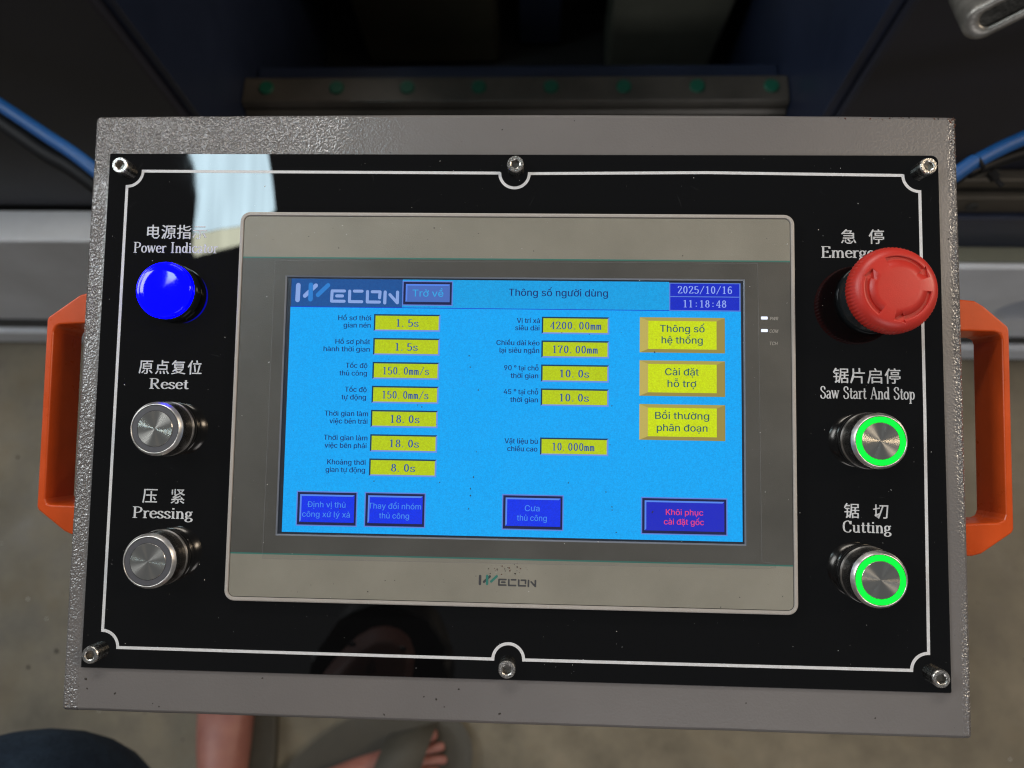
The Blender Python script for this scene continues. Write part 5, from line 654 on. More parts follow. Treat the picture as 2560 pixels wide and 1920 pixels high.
    7889: (415, [69,-3,58,-2,48,1,39,5,31,12,24,19,19,28,15,39,12,50,11,62,12,75,15,87,19,97,24,106,31,114,39,120,48,125,58,127,69,128,80,127,90,125,100,120,108,114,114,106,120,97,124,87,126,75,127,62,126,50,124,39,120,28,114,19,108,12,100,5,90,1,80,-2,69,15,77,16,84,18,90,22,95,27,99,32,102,39,105,46,106,54,106,62,106,71,105,79,102,86,99,93,95,99,90,103,84,107,77,109,69,110,61,109,54,107,48,103,43,99,39,93,36,86,34,79,33,71,32,62,33,54,34,46,36,39,39,32,43,27,48,22,54,18,61,16,53,142,33,142,33,143,60,173,79,173,106,143,106,142,86,142,70,162,85,182,101,214,124,214,102,182], [17,19,18,17,20,19,16,20,17,16,21,20,15,21,16,14,21,15,14,22,21,14,23,22,13,54,14,54,23,14,13,55,54,53,23,54,13,56,55,52,23,53,13,57,56,51,23,52,12,57,13,51,24,23,12,58,57,50,24,51,12,59,58,49,24,50,11,59,12,49,25,24,11,60,59,48,25,49,10,60,11,48,26,25,10,61,60,47,26,48,10,62,61,46,26,47,9,62,10,46,27,26,9,63,62,45,27,46,8,63,9,8,64,63,44,27,45,44,28,27,8,65,64,43,28,44,7,65,8,43,29,28,7,66,65,42,29,43,7,67,66,41,29,42,41,30,29,6,67,7,40,30,41,6,68,67,5,68,6,40,31,30,5,69,68,39,31,40,5,70,69,38,31,39,4,70,5,38,32,31,37,32,38,4,71,70,4,36,71,36,32,37,4,32,36,3,32,4,3,33,32,2,33,3,2,34,33,1,34,2,1,35,34,0,35,1,74,76,75,74,80,76,80,77,76,74,72,80,79,77,80,73,72,74,79,78,77,81,83,82,81,84,83]),
    7891: (415, [69,-3,58,-2,48,1,39,5,31,12,24,19,19,28,15,39,12,50,11,62,12,75,15,87,19,97,24,106,31,114,39,120,48,125,58,127,69,128,80,127,90,125,100,120,108,114,114,106,120,97,124,87,126,75,127,62,126,50,124,39,120,28,114,19,108,12,100,5,90,1,80,-2,69,15,77,16,84,18,90,22,95,27,99,32,102,39,105,46,106,54,106,62,106,71,105,79,102,86,99,93,95,99,90,103,84,107,77,109,69,110,61,109,54,107,48,103,43,99,39,93,36,86,34,79,33,71,32,62,33,54,34,46,36,39,39,32,43,27,48,22,54,18,61,16,53,142,33,142,33,143,60,173,79,173,106,143,106,142,86,142,70,162,91,182,69,214,92,214,108,182], [17,19,18,17,20,19,16,20,17,16,21,20,15,21,16,14,21,15,14,22,21,14,23,22,13,54,14,54,23,14,13,55,54,53,23,54,13,56,55,52,23,53,13,57,56,51,23,52,12,57,13,51,24,23,12,58,57,50,24,51,12,59,58,49,24,50,11,59,12,49,25,24,11,60,59,48,25,49,10,60,11,48,26,25,10,61,60,47,26,48,10,62,61,46,26,47,9,62,10,46,27,26,9,63,62,45,27,46,8,63,9,8,64,63,44,27,45,44,28,27,8,65,64,43,28,44,7,65,8,43,29,28,7,66,65,42,29,43,7,67,66,41,29,42,41,30,29,6,67,7,40,30,41,6,68,67,5,68,6,40,31,30,5,69,68,39,31,40,5,70,69,38,31,39,4,70,5,38,32,31,37,32,38,4,71,70,4,36,71,36,32,37,4,32,36,3,32,4,3,33,32,2,33,3,2,34,33,1,34,2,1,35,34,0,35,1,74,76,75,74,80,76,80,77,76,74,72,80,79,77,80,73,72,74,79,78,77,81,83,82,81,84,83]),
    7893: (415, [69,-3,58,-2,48,1,39,5,31,12,24,19,19,28,15,39,12,50,11,62,12,75,15,87,19,97,24,106,31,114,39,120,48,125,58,127,69,128,80,127,90,125,100,120,108,114,114,106,120,97,124,87,126,75,127,62,126,50,124,39,120,28,114,19,108,12,100,5,90,1,80,-2,69,15,77,16,84,18,90,22,95,27,99,32,102,39,105,46,106,54,106,62,106,71,105,79,102,86,99,93,95,99,90,103,84,107,77,109,69,110,61,109,54,107,48,103,43,99,39,93,36,86,34,79,33,71,32,62,33,54,34,46,36,39,39,32,43,27,48,22,54,18,61,16,53,142,33,142,33,143,60,173,79,173,106,143,106,142,86,142,70,162,100,182,85,182,92,196,92,197,93,198,92,199,92,200,91,200,89,200,73,200,73,214,89,214,95,213,100,212,104,210,107,208,108,205,109,202,109,198,108,194,105,190], [17,19,18,17,20,19,16,20,17,16,21,20,15,21,16,14,21,15,14,22,21,14,23,22,13,54,14,54,23,14,13,55,54,53,23,54,13,56,55,52,23,53,13,57,56,51,23,52,12,57,13,51,24,23,12,58,57,50,24,51,12,59,58,49,24,50,11,59,12,49,25,24,11,60,59,48,25,49,10,60,11,48,26,25,10,61,60,47,26,48,10,62,61,46,26,47,9,62,10,46,27,26,9,63,62,45,27,46,8,63,9,8,64,63,44,27,45,44,28,27,8,65,64,43,28,44,7,65,8,43,29,28,7,66,65,42,29,43,7,67,66,41,29,42,41,30,29,6,67,7,40,30,41,6,68,67,5,68,6,40,31,30,5,69,68,39,31,40,5,70,69,38,31,39,4,70,5,38,32,31,37,32,38,4,71,70,4,36,71,36,32,37,4,32,36,3,32,4,3,33,32,2,33,3,2,34,33,1,34,2,1,35,34,0,35,1,74,76,75,74,80,76,80,77,76,74,72,80,79,77,80,73,72,74,79,78,77,90,92,91,90,93,92,90,94,93,90,95,94,90,96,95,90,97,96,90,98,97,90,89,98,89,88,98,88,99,98,87,88,99,86,99,87,85,99,86,84,99,85,84,100,99,83,100,84,82,100,83,82,101,100,82,81,101]),
    7895: (415, [69,-3,58,-2,48,1,39,5,31,12,24,19,19,28,15,39,12,50,11,62,12,75,15,87,19,97,24,106,31,114,39,120,48,125,58,127,69,128,80,127,90,125,100,120,108,114,114,106,120,97,124,87,126,75,127,62,126,50,124,39,120,28,114,19,108,12,100,5,90,1,80,-2,69,15,77,16,84,18,90,22,95,27,99,32,102,39,105,46,106,54,106,62,106,71,105,79,102,86,99,93,95,99,90,103,84,107,77,109,69,110,61,109,54,107,48,103,43,99,39,93,36,86,34,79,33,71,32,62,33,54,34,46,36,39,39,32,43,27,48,22,54,18,61,16,53,142,33,142,33,143,60,173,79,173,106,143,106,142,86,142,70,162,85,186,82,186,79,186,76,187,74,188,71,189,69,190,66,191,64,193,62,194,60,194,58,195,57,195,55,195,54,194,53,192,52,190,51,188,51,186,37,186,37,192,39,198,41,203,45,207,49,209,55,210,58,209,61,209,63,208,66,207,68,206,70,205,72,204,74,202,77,201,79,201,80,200,82,200,84,200,86,201,87,202,88,204,88,206,89,209,103,209,102,203,100,197,98,192,94,188,90,186], [17,19,18,17,20,19,16,20,17,16,21,20,15,21,16,14,21,15,14,22,21,14,23,22,13,54,14,54,23,14,13,55,54,53,23,54,13,56,55,52,23,53,13,57,56,51,23,52,12,57,13,51,24,23,12,58,57,50,24,51,12,59,58,49,24,50,11,59,12,49,25,24,11,60,59,48,25,49,10,60,11,48,26,25,10,61,60,47,26,48,10,62,61,46,26,47,9,62,10,46,27,26,9,63,62,45,27,46,8,63,9,8,64,63,44,27,45,44,28,27,8,65,64,43,28,44,7,65,8,43,29,28,7,66,65,42,29,43,7,67,66,41,29,42,41,30,29,6,67,7,40,30,41,6,68,67,5,68,6,40,31,30,5,69,68,39,31,40,5,70,69,38,31,39,4,70,5,38,32,31,37,32,38,4,71,70,4,36,71,36,32,37,4,32,36,3,32,4,3,33,32,2,33,3,2,34,33,1,34,2,1,35,34,0,35,1,74,76,75,74,80,76,80,77,76,74,72,80,79,77,80,73,72,74,79,78,77,105,107,106,123,125,124,123,126,125,105,109,108,104,109,105,104,110,109,104,111,110,103,111,104,122,126,123,103,112,111,103,113,112,121,126,122,103,114,113,102,114,103,121,127,126,102,115,114,120,127,121,102,116,115,119,127,120,102,117,116,118,127,119,102,118,117,102,127,118,101,93,102,93,127,102,93,128,127,101,93,94,92,93,128,91,128,92,101,95,94,90,91,128,101,96,95,89,128,90,88,128,89,100,96,101,100,97,96,88,129,128,87,129,88,86,129,87,100,98,97,85,129,86,85,130,129,100,99,98,84,130,85,83,130,84]),
    7897: (415, [69,-3,58,-2,48,1,39,5,31,12,24,19,19,28,15,39,12,50,11,62,12,75,15,87,19,97,24,106,31,114,39,120,48,125,58,127,69,128,80,127,90,125,100,120,108,114,114,106,120,97,124,87,126,75,127,62,126,50,124,39,120,28,114,19,108,12,100,5,90,1,80,-2,69,15,77,16,84,18,90,22,95,27,99,32,102,39,105,46,106,54,106,62,106,71,105,79,102,86,99,93,95,99,90,103,84,107,77,109,69,110,61,109,54,107,48,103,43,99,39,93,36,86,34,79,33,71,32,62,33,54,34,46,36,39,39,32,43,27,48,22,54,18,61,16,53,145,33,145,33,146,59,176,79,176,106,146,106,145,85,145,69,165,69,-48,66,-48,62,-46,59,-44,57,-41,56,-38,55,-35,56,-31,57,-28,59,-25,62,-23,66,-22,69,-21,73,-22,77,-23,79,-25,82,-28,83,-31,84,-35,83,-38,82,-41,79,-44,77,-46,73,-48], [17,19,18,17,20,19,16,20,17,16,21,20,15,21,16,14,21,15,14,22,21,14,23,22,13,54,14,54,23,14,13,55,54,53,23,54,13,56,55,52,23,53,13,57,56,51,23,52,12,57,13,51,24,23,12,58,57,50,24,51,12,59,58,49,24,50,11,59,12,49,25,24,11,60,59,48,25,49,10,60,11,48,26,25,10,61,60,47,26,48,10,62,61,46,26,47,9,62,10,46,27,26,9,63,62,45,27,46,8,63,9,8,64,63,44,27,45,44,28,27,8,65,64,43,28,44,7,65,8,43,29,28,7,66,65,42,29,43,7,67,66,41,29,42,41,30,29,6,67,7,40,30,41,6,68,67,5,68,6,40,31,30,5,69,68,39,31,40,5,70,69,38,31,39,4,70,5,38,32,31,37,32,38,4,71,70,4,36,71,36,32,37,4,32,36,3,32,4,3,33,32,2,33,3,2,34,33,1,34,2,1,35,34,0,35,1,74,76,75,74,80,76,80,77,76,74,72,80,79,77,80,73,72,74,79,78,77,92,94,93,91,94,92,91,95,94,90,95,91,90,96,95,89,96,90,89,97,96,89,98,97,88,98,89,87,98,88,87,99,98,86,99,87,86,100,99,85,100,86,85,101,100,85,102,101,84,102,85,83,102,84,83,103,102,82,103,83,82,104,103]),
    7901: (413, [69,115,69,128,72,128,75,128,79,128,82,128,85,128,88,127,91,127,94,127,97,127,100,127,104,127,107,127,109,127,111,128,111,130,111,155,130,155,130,132,130,127,128,122,125,119,122,117,117,115,111,115,90,115,69,-3,58,-2,48,1,39,5,31,12,24,19,19,28,15,39,12,50,11,62,12,75,15,87,19,97,24,106,31,114,39,120,48,125,58,127,80,127,90,125,100,120,108,114,114,106,120,97,124,87,126,75,127,62,126,50,124,39,120,28,114,19,108,12,100,5,90,1,80,-2,69,15,77,16,84,18,90,22,95,27,99,32,102,39,105,46,106,54,106,62,106,71,105,79,102,86,99,93,95,99,90,103,84,107,77,109,69,110,61,109,54,107,48,103,43,99,39,93,36,86,34,79,33,71,32,62,33,54,34,46,36,39,39,32,43,27,48,22,54,18,61,16,61,143,39,176,62,176,78,143], [16,18,17,16,19,18,16,20,19,15,20,16,14,20,15,0,2,1,0,3,2,0,4,3,0,5,4,0,6,5,0,7,6,0,8,7,0,9,8,0,10,9,13,21,20,0,11,10,0,12,11,0,13,12,0,21,13,0,22,21,0,23,22,0,24,23,44,45,1,44,46,45,43,46,44,43,47,46,42,47,43,41,47,42,41,48,47,41,49,48,40,80,41,80,49,41,40,81,80,79,49,80,40,82,81,78,49,79,40,83,82,77,49,78,39,83,40,77,50,49,39,84,83,76,50,77,39,85,84,75,50,76,38,85,39,75,51,50,38,86,85,74,51,75,37,86,38,74,52,51,37,87,86,73,52,74,37,88,87,72,52,73,36,88,37,72,53,52,36,89,88,71,53,72,35,89,36,35,90,89,70,53,71,70,54,53,35,91,90,69,54,70,34,91,35,69,55,54,34,92,91,68,55,69,34,93,92,67,55,68,67,56,55,33,93,34,66,56,67,33,94,93,32,94,33,66,57,56,32,95,94,65,57,66,32,96,95,64,57,65,31,96,32,64,58,57,63,58,64,31,97,96,31,62,97,62,58,63,31,58,62,30,58,31,30,59,58,29,59,30,29,60,59,28,60,29,28,61,60,27,61,28,98,100,99,98,101,100]),
    7903: (413, [69,115,69,128,72,128,75,128,79,128,82,128,85,128,88,127,91,127,94,127,97,127,100,127,104,127,107,127,109,127,111,128,111,130,111,155,130,155,130,132,130,127,128,122,125,119,122,117,117,115,111,115,90,115,69,-3,58,-2,48,1,39,5,31,12,24,19,19,28,15,39,12,50,11,62,12,75,15,87,19,97,24,106,31,114,39,120,48,125,58,127,80,127,90,125,100,120,108,114,114,106,120,97,124,87,126,75,127,62,126,50,124,39,120,28,114,19,108,12,100,5,90,1,80,-2,69,15,77,16,84,18,90,22,95,27,99,32,102,39,105,46,106,54,106,62,106,71,105,79,102,86,99,93,95,99,90,103,84,107,77,109,69,110,61,109,54,107,48,103,43,99,39,93,36,86,34,79,33,71,32,62,33,54,34,46,36,39,39,32,43,27,48,22,54,18,61,16,76,143,61,143,69,159,69,160,69,161,69,162,68,163,67,163,66,163,50,163,50,176,66,176,70,176,74,176,78,175,80,173,82,172,84,170,85,167,86,165,86,162,85,159,84,156,82,153], [16,18,17,16,19,18,16,20,19,15,20,16,14,20,15,0,2,1,0,3,2,0,4,3,0,5,4,0,6,5,0,7,6,0,8,7,0,9,8,0,10,9,13,21,20,0,11,10,0,12,11,0,13,12,0,21,13,0,22,21,0,23,22,0,24,23,44,45,1,44,46,45,43,46,44,43,47,46,42,47,43,41,47,42,41,48,47,41,49,48,40,80,41,80,49,41,40,81,80,79,49,80,40,82,81,78,49,79,40,83,82,77,49,78,39,83,40,77,50,49,39,84,83,76,50,77,39,85,84,75,50,76,38,85,39,75,51,50,38,86,85,74,51,75,37,86,38,74,52,51,37,87,86,73,52,74,37,88,87,72,52,73,36,88,37,72,53,52,36,89,88,71,53,72,35,89,36,35,90,89,70,53,71,70,54,53,35,91,90,69,54,70,34,91,35,69,55,54,34,92,91,68,55,69,34,93,92,67,55,68,67,56,55,33,93,34,66,56,67,33,94,93,32,94,33,66,57,56,32,95,94,65,57,66,32,96,95,64,57,65,31,96,32,64,58,57,63,58,64,31,97,96,31,62,97,62,58,63,31,58,62,30,58,31,30,59,58,29,59,30,29,60,59,28,60,29,28,61,60,27,61,28,107,109,108,107,110,109,107,111,110,107,112,111,107,113,112,107,114,113,107,115,114,107,116,115,107,117,116,107,106,117,106,118,117,105,106,118,104,105,118,103,118,104,102,118,103,102,119,118,101,119,102,100,119,101,100,120,119,99,120,100,99,121,120,99,98,121]),
    7907: (413, [69,115,69,128,72,128,75,128,79,128,82,128,85,128,88,127,91,127,94,127,97,127,100,127,104,127,107,127,109,127,111,128,111,130,111,155,130,155,130,132,130,127,128,122,125,119,122,117,117,115,111,115,90,115,69,-3,58,-2,48,1,39,5,31,12,24,19,19,28,15,39,12,50,11,62,12,75,15,87,19,97,24,106,31,114,39,120,48,125,58,127,80,127,90,125,100,120,108,114,114,106,120,97,124,87,126,75,127,62,126,50,124,39,120,28,114,19,108,12,100,5,90,1,80,-2,69,15,77,16,84,18,90,22,95,27,99,32,102,39,105,46,106,54,106,62,106,71,105,79,102,86,99,93,95,99,90,103,84,107,77,109,69,110,61,109,54,107,48,103,43,99,39,93,36,86,34,79,33,71,32,62,33,54,34,46,36,39,39,32,43,27,48,22,54,18,61,16,69,-48,66,-48,62,-46,59,-44,57,-41,56,-38,55,-35,56,-31,57,-28,59,-25,62,-23,66,-22,69,-21,73,-22,77,-23,79,-25,82,-28,83,-31,84,-35,83,-38,82,-41,79,-44,77,-46,73,-48], [16,18,17,16,19,18,16,20,19,15,20,16,14,20,15,0,2,1,0,3,2,0,4,3,0,5,4,0,6,5,0,7,6,0,8,7,0,9,8,0,10,9,13,21,20,0,11,10,0,12,11,0,13,12,0,21,13,0,22,21,0,23,22,0,24,23,44,45,1,44,46,45,43,46,44,43,47,46,42,47,43,41,47,42,41,48,47,41,49,48,40,80,41,80,49,41,40,81,80,79,49,80,40,82,81,78,49,79,40,83,82,77,49,78,39,83,40,77,50,49,39,84,83,76,50,77,39,85,84,75,50,76,38,85,39,75,51,50,38,86,85,74,51,75,37,86,38,74,52,51,37,87,86,73,52,74,37,88,87,72,52,73,36,88,37,72,53,52,36,89,88,71,53,72,35,89,36,35,90,89,70,53,71,70,54,53,35,91,90,69,54,70,34,91,35,69,55,54,34,92,91,68,55,69,34,93,92,67,55,68,67,56,55,33,93,34,66,56,67,33,94,93,32,94,33,66,57,56,32,95,94,65,57,66,32,96,95,64,57,65,31,96,32,64,58,57,63,58,64,31,97,96,31,62,97,62,58,63,31,58,62,30,58,31,30,59,58,29,59,30,29,60,59,28,60,29,28,61,60,27,61,28,109,111,110,108,111,109,108,112,111,107,112,108,107,113,112,106,113,107,106,114,113,106,115,114,105,115,106,104,115,105,104,116,115,103,116,104,103,117,116,102,117,103,102,118,117,102,119,118,101,119,102,100,119,101,100,120,119,99,120,100,99,121,120]),
    7909: (410, [61,-2,53,-1,45,1,38,4,32,8,27,13,23,20,20,27,18,36,18,46,18,126,38,126,38,48,39,39,41,31,46,25,51,20,58,18,67,17,73,17,78,18,83,21,88,24,91,28,94,32,97,38,98,44,99,51,99,126,119,126,119,0,99,0,99,31,102,31,98,20,92,12,86,6,78,2,70,-1,69,-48,65,-48,62,-46,59,-44,56,-41,55,-38,55,-35,55,-31,56,-28,59,-25,62,-23,65,-22,69,-21,72,-22,76,-23,79,-25,81,-28,83,-31,83,-35,83,-38,81,-41,79,-44,76,-46,72,-48], [9,11,10,9,12,11,27,29,28,27,30,29,26,30,27,9,13,12,8,13,9,25,33,26,33,30,26,8,14,13,24,33,25,7,14,8,23,32,24,32,33,24,7,15,14,23,34,32,34,31,32,34,30,33,22,34,23,6,15,7,6,16,15,21,34,22,20,34,21,6,17,16,20,35,34,31,30,34,5,17,6,19,35,20,5,18,17,18,35,19,5,35,18,4,35,5,4,36,35,3,36,4,3,37,36,2,37,3,2,38,37,1,38,2,1,0,38,50,52,51,49,52,50,49,53,52,48,53,49,48,54,53,47,54,48,47,55,54,46,55,47,46,56,55,45,56,46,45,57,56,44,57,45,44,58,57,43,58,44,43,59,58,43,60,59,42,60,43,41,60,42,41,61,60,40,61,41,40,62,61]),
    7911: (410, [61,-2,53,-1,45,1,38,4,32,8,27,13,23,20,20,27,18,36,18,46,18,126,38,126,38,48,39,39,41,31,46,25,51,20,58,18,67,17,73,17,78,18,83,21,88,24,91,28,94,32,97,38,98,44,99,51,99,126,119,126,119,0,99,0,99,31,102,31,98,20,92,12,86,6,78,2,70,-1,75,143,60,143,68,159,68,160,68,161,68,162,68,163,67,163,65,163,49,163,49,176,65,176,70,176,73,176,77,175,79,173,82,172,83,170,84,167,85,165,85,162,84,159,83,156,81,153], [9,11,10,9,12,11,27,29,28,27,30,29,26,30,27,9,13,12,8,13,9,25,33,26,33,30,26,8,14,13,24,33,25,7,14,8,23,32,24,32,33,24,7,15,14,23,34,32,34,31,32,34,30,33,22,34,23,6,15,7,6,16,15,21,34,22,20,34,21,6,17,16,20,35,34,31,30,34,5,17,6,19,35,20,5,18,17,18,35,19,5,35,18,4,35,5,4,36,35,3,36,4,3,37,36,2,37,3,2,38,37,1,38,2,1,0,38,48,50,49,48,51,50,48,52,51,48,53,52,48,54,53,48,55,54,48,56,55,48,57,56,48,58,57,48,47,58,47,59,58,46,47,59,45,46,59,44,59,45,43,59,44,43,60,59,42,60,43,41,60,42,41,61,60,40,61,41,40,62,61,40,39,62]),
    7913: (432, [107,113,107,126,117,126,119,127,120,128,121,130,121,155,139,155,139,132,139,126,137,121,134,118,131,115,126,113,120,113,61,-2,53,-1,45,1,38,4,32,8,27,13,23,20,20,27,18,36,18,46,18,126,38,126,38,48,39,39,41,31,46,25,51,20,58,18,67,17,73,17,78,18,83,21,88,24,91,28,94,32,97,38,98,44,99,51,99,126,119,126,119,0,99,0,99,31,102,31,98,20,92,12,86,6,78,2,70,-1,59,143,75,176,98,176,76,143], [5,7,6,5,8,7,5,9,8,4,9,5,3,9,4,2,9,3,0,2,1,0,9,2,0,10,9,0,11,10,0,12,11,0,13,12,24,26,25,24,27,26,42,44,43,42,45,44,41,45,42,24,28,27,23,28,24,40,48,41,48,45,41,23,29,28,39,48,40,22,29,23,38,47,39,47,48,39,22,30,29,38,49,47,49,46,47,49,45,48,37,49,38,21,30,22,21,31,30,36,49,37,35,49,36,21,32,31,35,50,49,46,45,49,20,32,21,34,50,35,20,33,32,33,50,34,20,50,33,19,50,20,19,51,50,18,51,19,18,52,51,17,52,18,17,53,52,16,53,17,16,15,53,54,56,55,54,57,56]),
    7921: (432, [107,113,107,126,117,126,119,127,120,128,121,130,121,155,139,155,139,132,139,126,137,121,134,118,131,115,126,113,120,113,61,-2,53,-1,45,1,38,4,32,8,27,13,23,20,20,27,18,36,18,46,18,126,38,126,38,48,39,39,41,31,46,25,51,20,58,18,67,17,73,17,78,18,83,21,88,24,91,28,94,32,97,38,98,44,99,51,99,126,119,126,119,0,99,0,99,31,102,31,98,20,92,12,86,6,78,2,70,-1,69,-48,65,-48,62,-46,59,-44,56,-41,55,-38,55,-35,55,-31,56,-28,59,-25,62,-23,65,-22,69,-21,72,-22,76,-23,79,-25,81,-28,83,-31,83,-35,83,-38,81,-41,79,-44,76,-46,72,-48], [5,7,6,5,8,7,5,9,8,4,9,5,3,9,4,2,9,3,0,2,1,0,9,2,0,10,9,0,11,10,0,12,11,0,13,12,24,26,25,24,27,26,42,44,43,42,45,44,41,45,42,24,28,27,23,28,24,40,48,41,48,45,41,23,29,28,39,48,40,22,29,23,38,47,39,47,48,39,22,30,29,38,49,47,49,46,47,49,45,48,37,49,38,21,30,22,21,31,30,36,49,37,35,49,36,21,32,31,35,50,49,46,45,49,20,32,21,34,50,35,20,33,32,33,50,34,20,50,33,19,50,20,19,51,50,18,51,19,18,52,51,17,52,18,17,53,52,16,53,17,16,15,53,65,67,66,64,67,65,64,68,67,63,68,64,63,69,68,62,69,63,62,70,69,61,70,62,61,71,70,60,71,61,60,72,71,59,72,60,59,73,72,58,73,59,58,74,73,58,75,74,57,75,58,56,75,57,56,76,75,55,76,56,55,77,76]),
    20301: (350, [67,97,72,78,81,81,75,99,43,77,43,68,107,68,107,77,51,59,59,9,67,12,59,61,38,4,38,-4,111,-4,111,4,87,4,100,61,90,62,79,4,33,98,4,51,9,42,21,56,21,-9,30,-9,30,70,42,95], [5,7,4,5,6,7,21,27,20,21,26,27,21,23,26,23,25,26,19,17,18,8,10,11,19,16,17,9,10,8,21,22,23,24,25,23,13,19,12,13,16,19,13,15,16,13,14,15,0,2,3,1,2,0]),
    20572: (350, [36,44,36,25,44,25,44,37,103,37,103,25,111,25,111,44,66,96,70,88,38,88,38,80,111,80,111,88,80,88,74,99,46,28,46,21,69,21,69,1,67,-1,52,-1,55,-9,73,-8,78,0,78,21,100,21,100,28,31,98,4,51,9,43,19,55,19,-9,27,-9,27,69,39,95,55,67,93,67,93,58,55,58,46,74,46,51,101,51,101,74], [41,36,40,36,43,40,36,37,43,37,42,43,41,39,36,38,42,37,41,38,39,41,42,38,8,14,15,29,35,28,9,14,8,29,34,35,11,9,10,11,14,9,11,13,14,11,12,13,29,31,34,31,33,34,29,30,31,32,33,31,1,3,0,3,7,0,3,4,7,4,6,7,1,2,3,5,6,4,17,27,16,17,26,27,19,25,18,19,24,25,20,24,19,20,23,24,22,20,21,22,23,20]),
    20999: (350, [49,88,49,79,68,79,36,-2,43,-9,77,79,101,79,94,3,89,1,74,1,76,-8,93,-8,102,-3,110,83,110,88,18,8,51,25,50,32,27,23,27,58,51,63,49,71,27,66,27,93,19,93,19,65,3,61,5,53,19,56,19,24,13,16], [25,23,24,25,22,23,1,14,0,1,13,14,1,2,13,2,5,13,5,6,13,6,12,13,3,17,2,17,5,2,17,16,5,16,4,5,7,12,6,22,20,21,25,20,22,26,20,25,26,19,20,27,28,26,28,19,26,28,18,19,29,18,28,18,3,17,15,4,16,30,18,29,30,3,18,15,3,30,4,3,15,8,12,7,10,8,9,10,12,8,10,11,12]),
    21387: (350, [80,32,96,13,103,18,86,36,13,92,13,55,4,-5,11,-9,22,55,22,84,112,84,112,92,62,78,62,53,30,53,30,44,62,44,62,4,22,4,22,-4,111,-4,111,4,71,4,71,44,106,44,106,53,71,53,71,78], [5,9,4,9,11,4,9,10,11,5,8,9,13,27,12,13,26,27,6,8,5,6,7,8,15,13,14,15,26,13,15,25,26,15,24,25,17,23,16,17,22,23,0,2,3,1,2,0,19,17,18,19,22,17,19,21,22,19,20,21]),
    21407: (350, [43,47,92,47,92,36,43,36,43,64,92,64,92,54,43,54,82,19,102,-5,110,0,88,23,43,23,23,0,31,-4,52,20,15,92,15,58,4,-2,12,-7,24,58,24,83,110,83,110,92,62,82,57,71,34,71,34,29,63,29,63,0,61,-2,46,-1,49,-9,67,-8,72,0,72,29,101,29,101,71,67,71,72,81], [17,21,16,21,23,16,21,22,23,17,20,21,25,39,24,25,38,39,27,4,26,4,25,26,4,38,25,4,37,38,4,5,37,5,36,37,27,7,4,6,36,5,18,20,17,18,19,20,27,0,7,0,6,7,0,1,6,1,36,6,27,3,0,2,36,1,27,2,3,27,36,2,29,35,28,29,34,35,13,15,12,8,10,11,13,14,15,9,10,8,30,34,29,30,33,34,32,30,31,32,33,30]),
    21551: (350, [32,36,32,-9,41,-9,41,-1,95,-1,95,-9,104,-9,104,36,41,7,41,28,95,28,95,7,51,96,58,81,18,81,18,53,4,-4,11,-10,27,49,101,49,101,81,63,81,67,83,59,98,27,73,93,73,93,57,27,57], [12,22,23,13,22,12,13,21,22,15,24,14,24,13,14,24,21,13,24,20,21,24,25,20,25,19,20,15,27,24,26,19,25,15,26,27,15,19,26,16,18,15,18,19,15,16,17,18,1,9,0,9,7,0,9,10,7,10,6,7,1,8,9,11,6,10,1,3,8,3,11,8,3,4,11,4,6,11,1,2,3,5,6,4]),
    22797: (350, [34,52,88,52,88,44,34,44,34,65,88,65,88,58,34,58,25,72,25,37,38,37,11,15,17,9,31,19,49,6,4,-2,7,-9,59,2,107,-8,112,-1,70,6,95,27,90,30,89,30,42,30,47,37,97,37,97,72,31,98,6,69,11,62,29,79,105,79,105,87,34,87,39,96,82,23,59,10,37,23], [29,35,28,29,34,35,29,31,34,31,33,34,31,32,33,29,30,31,9,4,8,4,27,8,4,5,27,5,26,27,9,7,4,6,26,5,9,0,7,0,6,7,0,1,6,1,26,6,9,3,0,2,26,1,9,2,3,9,26,2,11,25,10,11,24,25,23,21,22,11,38,24,38,23,24,38,21,23,38,36,21,36,20,21,11,13,38,13,37,38,37,20,36,11,12,13,14,37,13,14,20,37,15,20,14,15,17,20,17,19,20,15,16,17,18,19,17]),
    24613: (350, [38,98,6,66,12,60,21,66,21,63,87,63,87,54,22,54,22,47,87,47,87,37,18,37,18,29,96,29,96,71,72,71,82,86,76,90,75,89,42,89,47,97,26,71,37,82,70,82,62,71,31,21,31,4,48,-8,75,-8,90,10,82,13,74,0,48,0,39,4,39,21,48,24,65,5,72,10,55,29,90,21,103,-4,111,0,97,24,17,21,5,-1,13,-5,25,18], [35,37,38,36,37,35,39,41,42,26,34,25,26,33,34,40,41,39,31,29,30,31,28,29,27,33,26,27,32,33,27,31,32,27,28,31,44,46,43,44,45,46,1,20,0,1,19,20,18,16,17,1,22,19,22,18,19,22,16,18,22,23,16,23,15,16,1,21,22,24,15,23,1,24,21,1,15,24,1,14,15,1,3,14,3,5,14,5,13,14,2,3,1,4,5,3,6,13,5,8,6,7,8,9,6,9,13,6,10,13,9,12,10,11,12,13,10]),
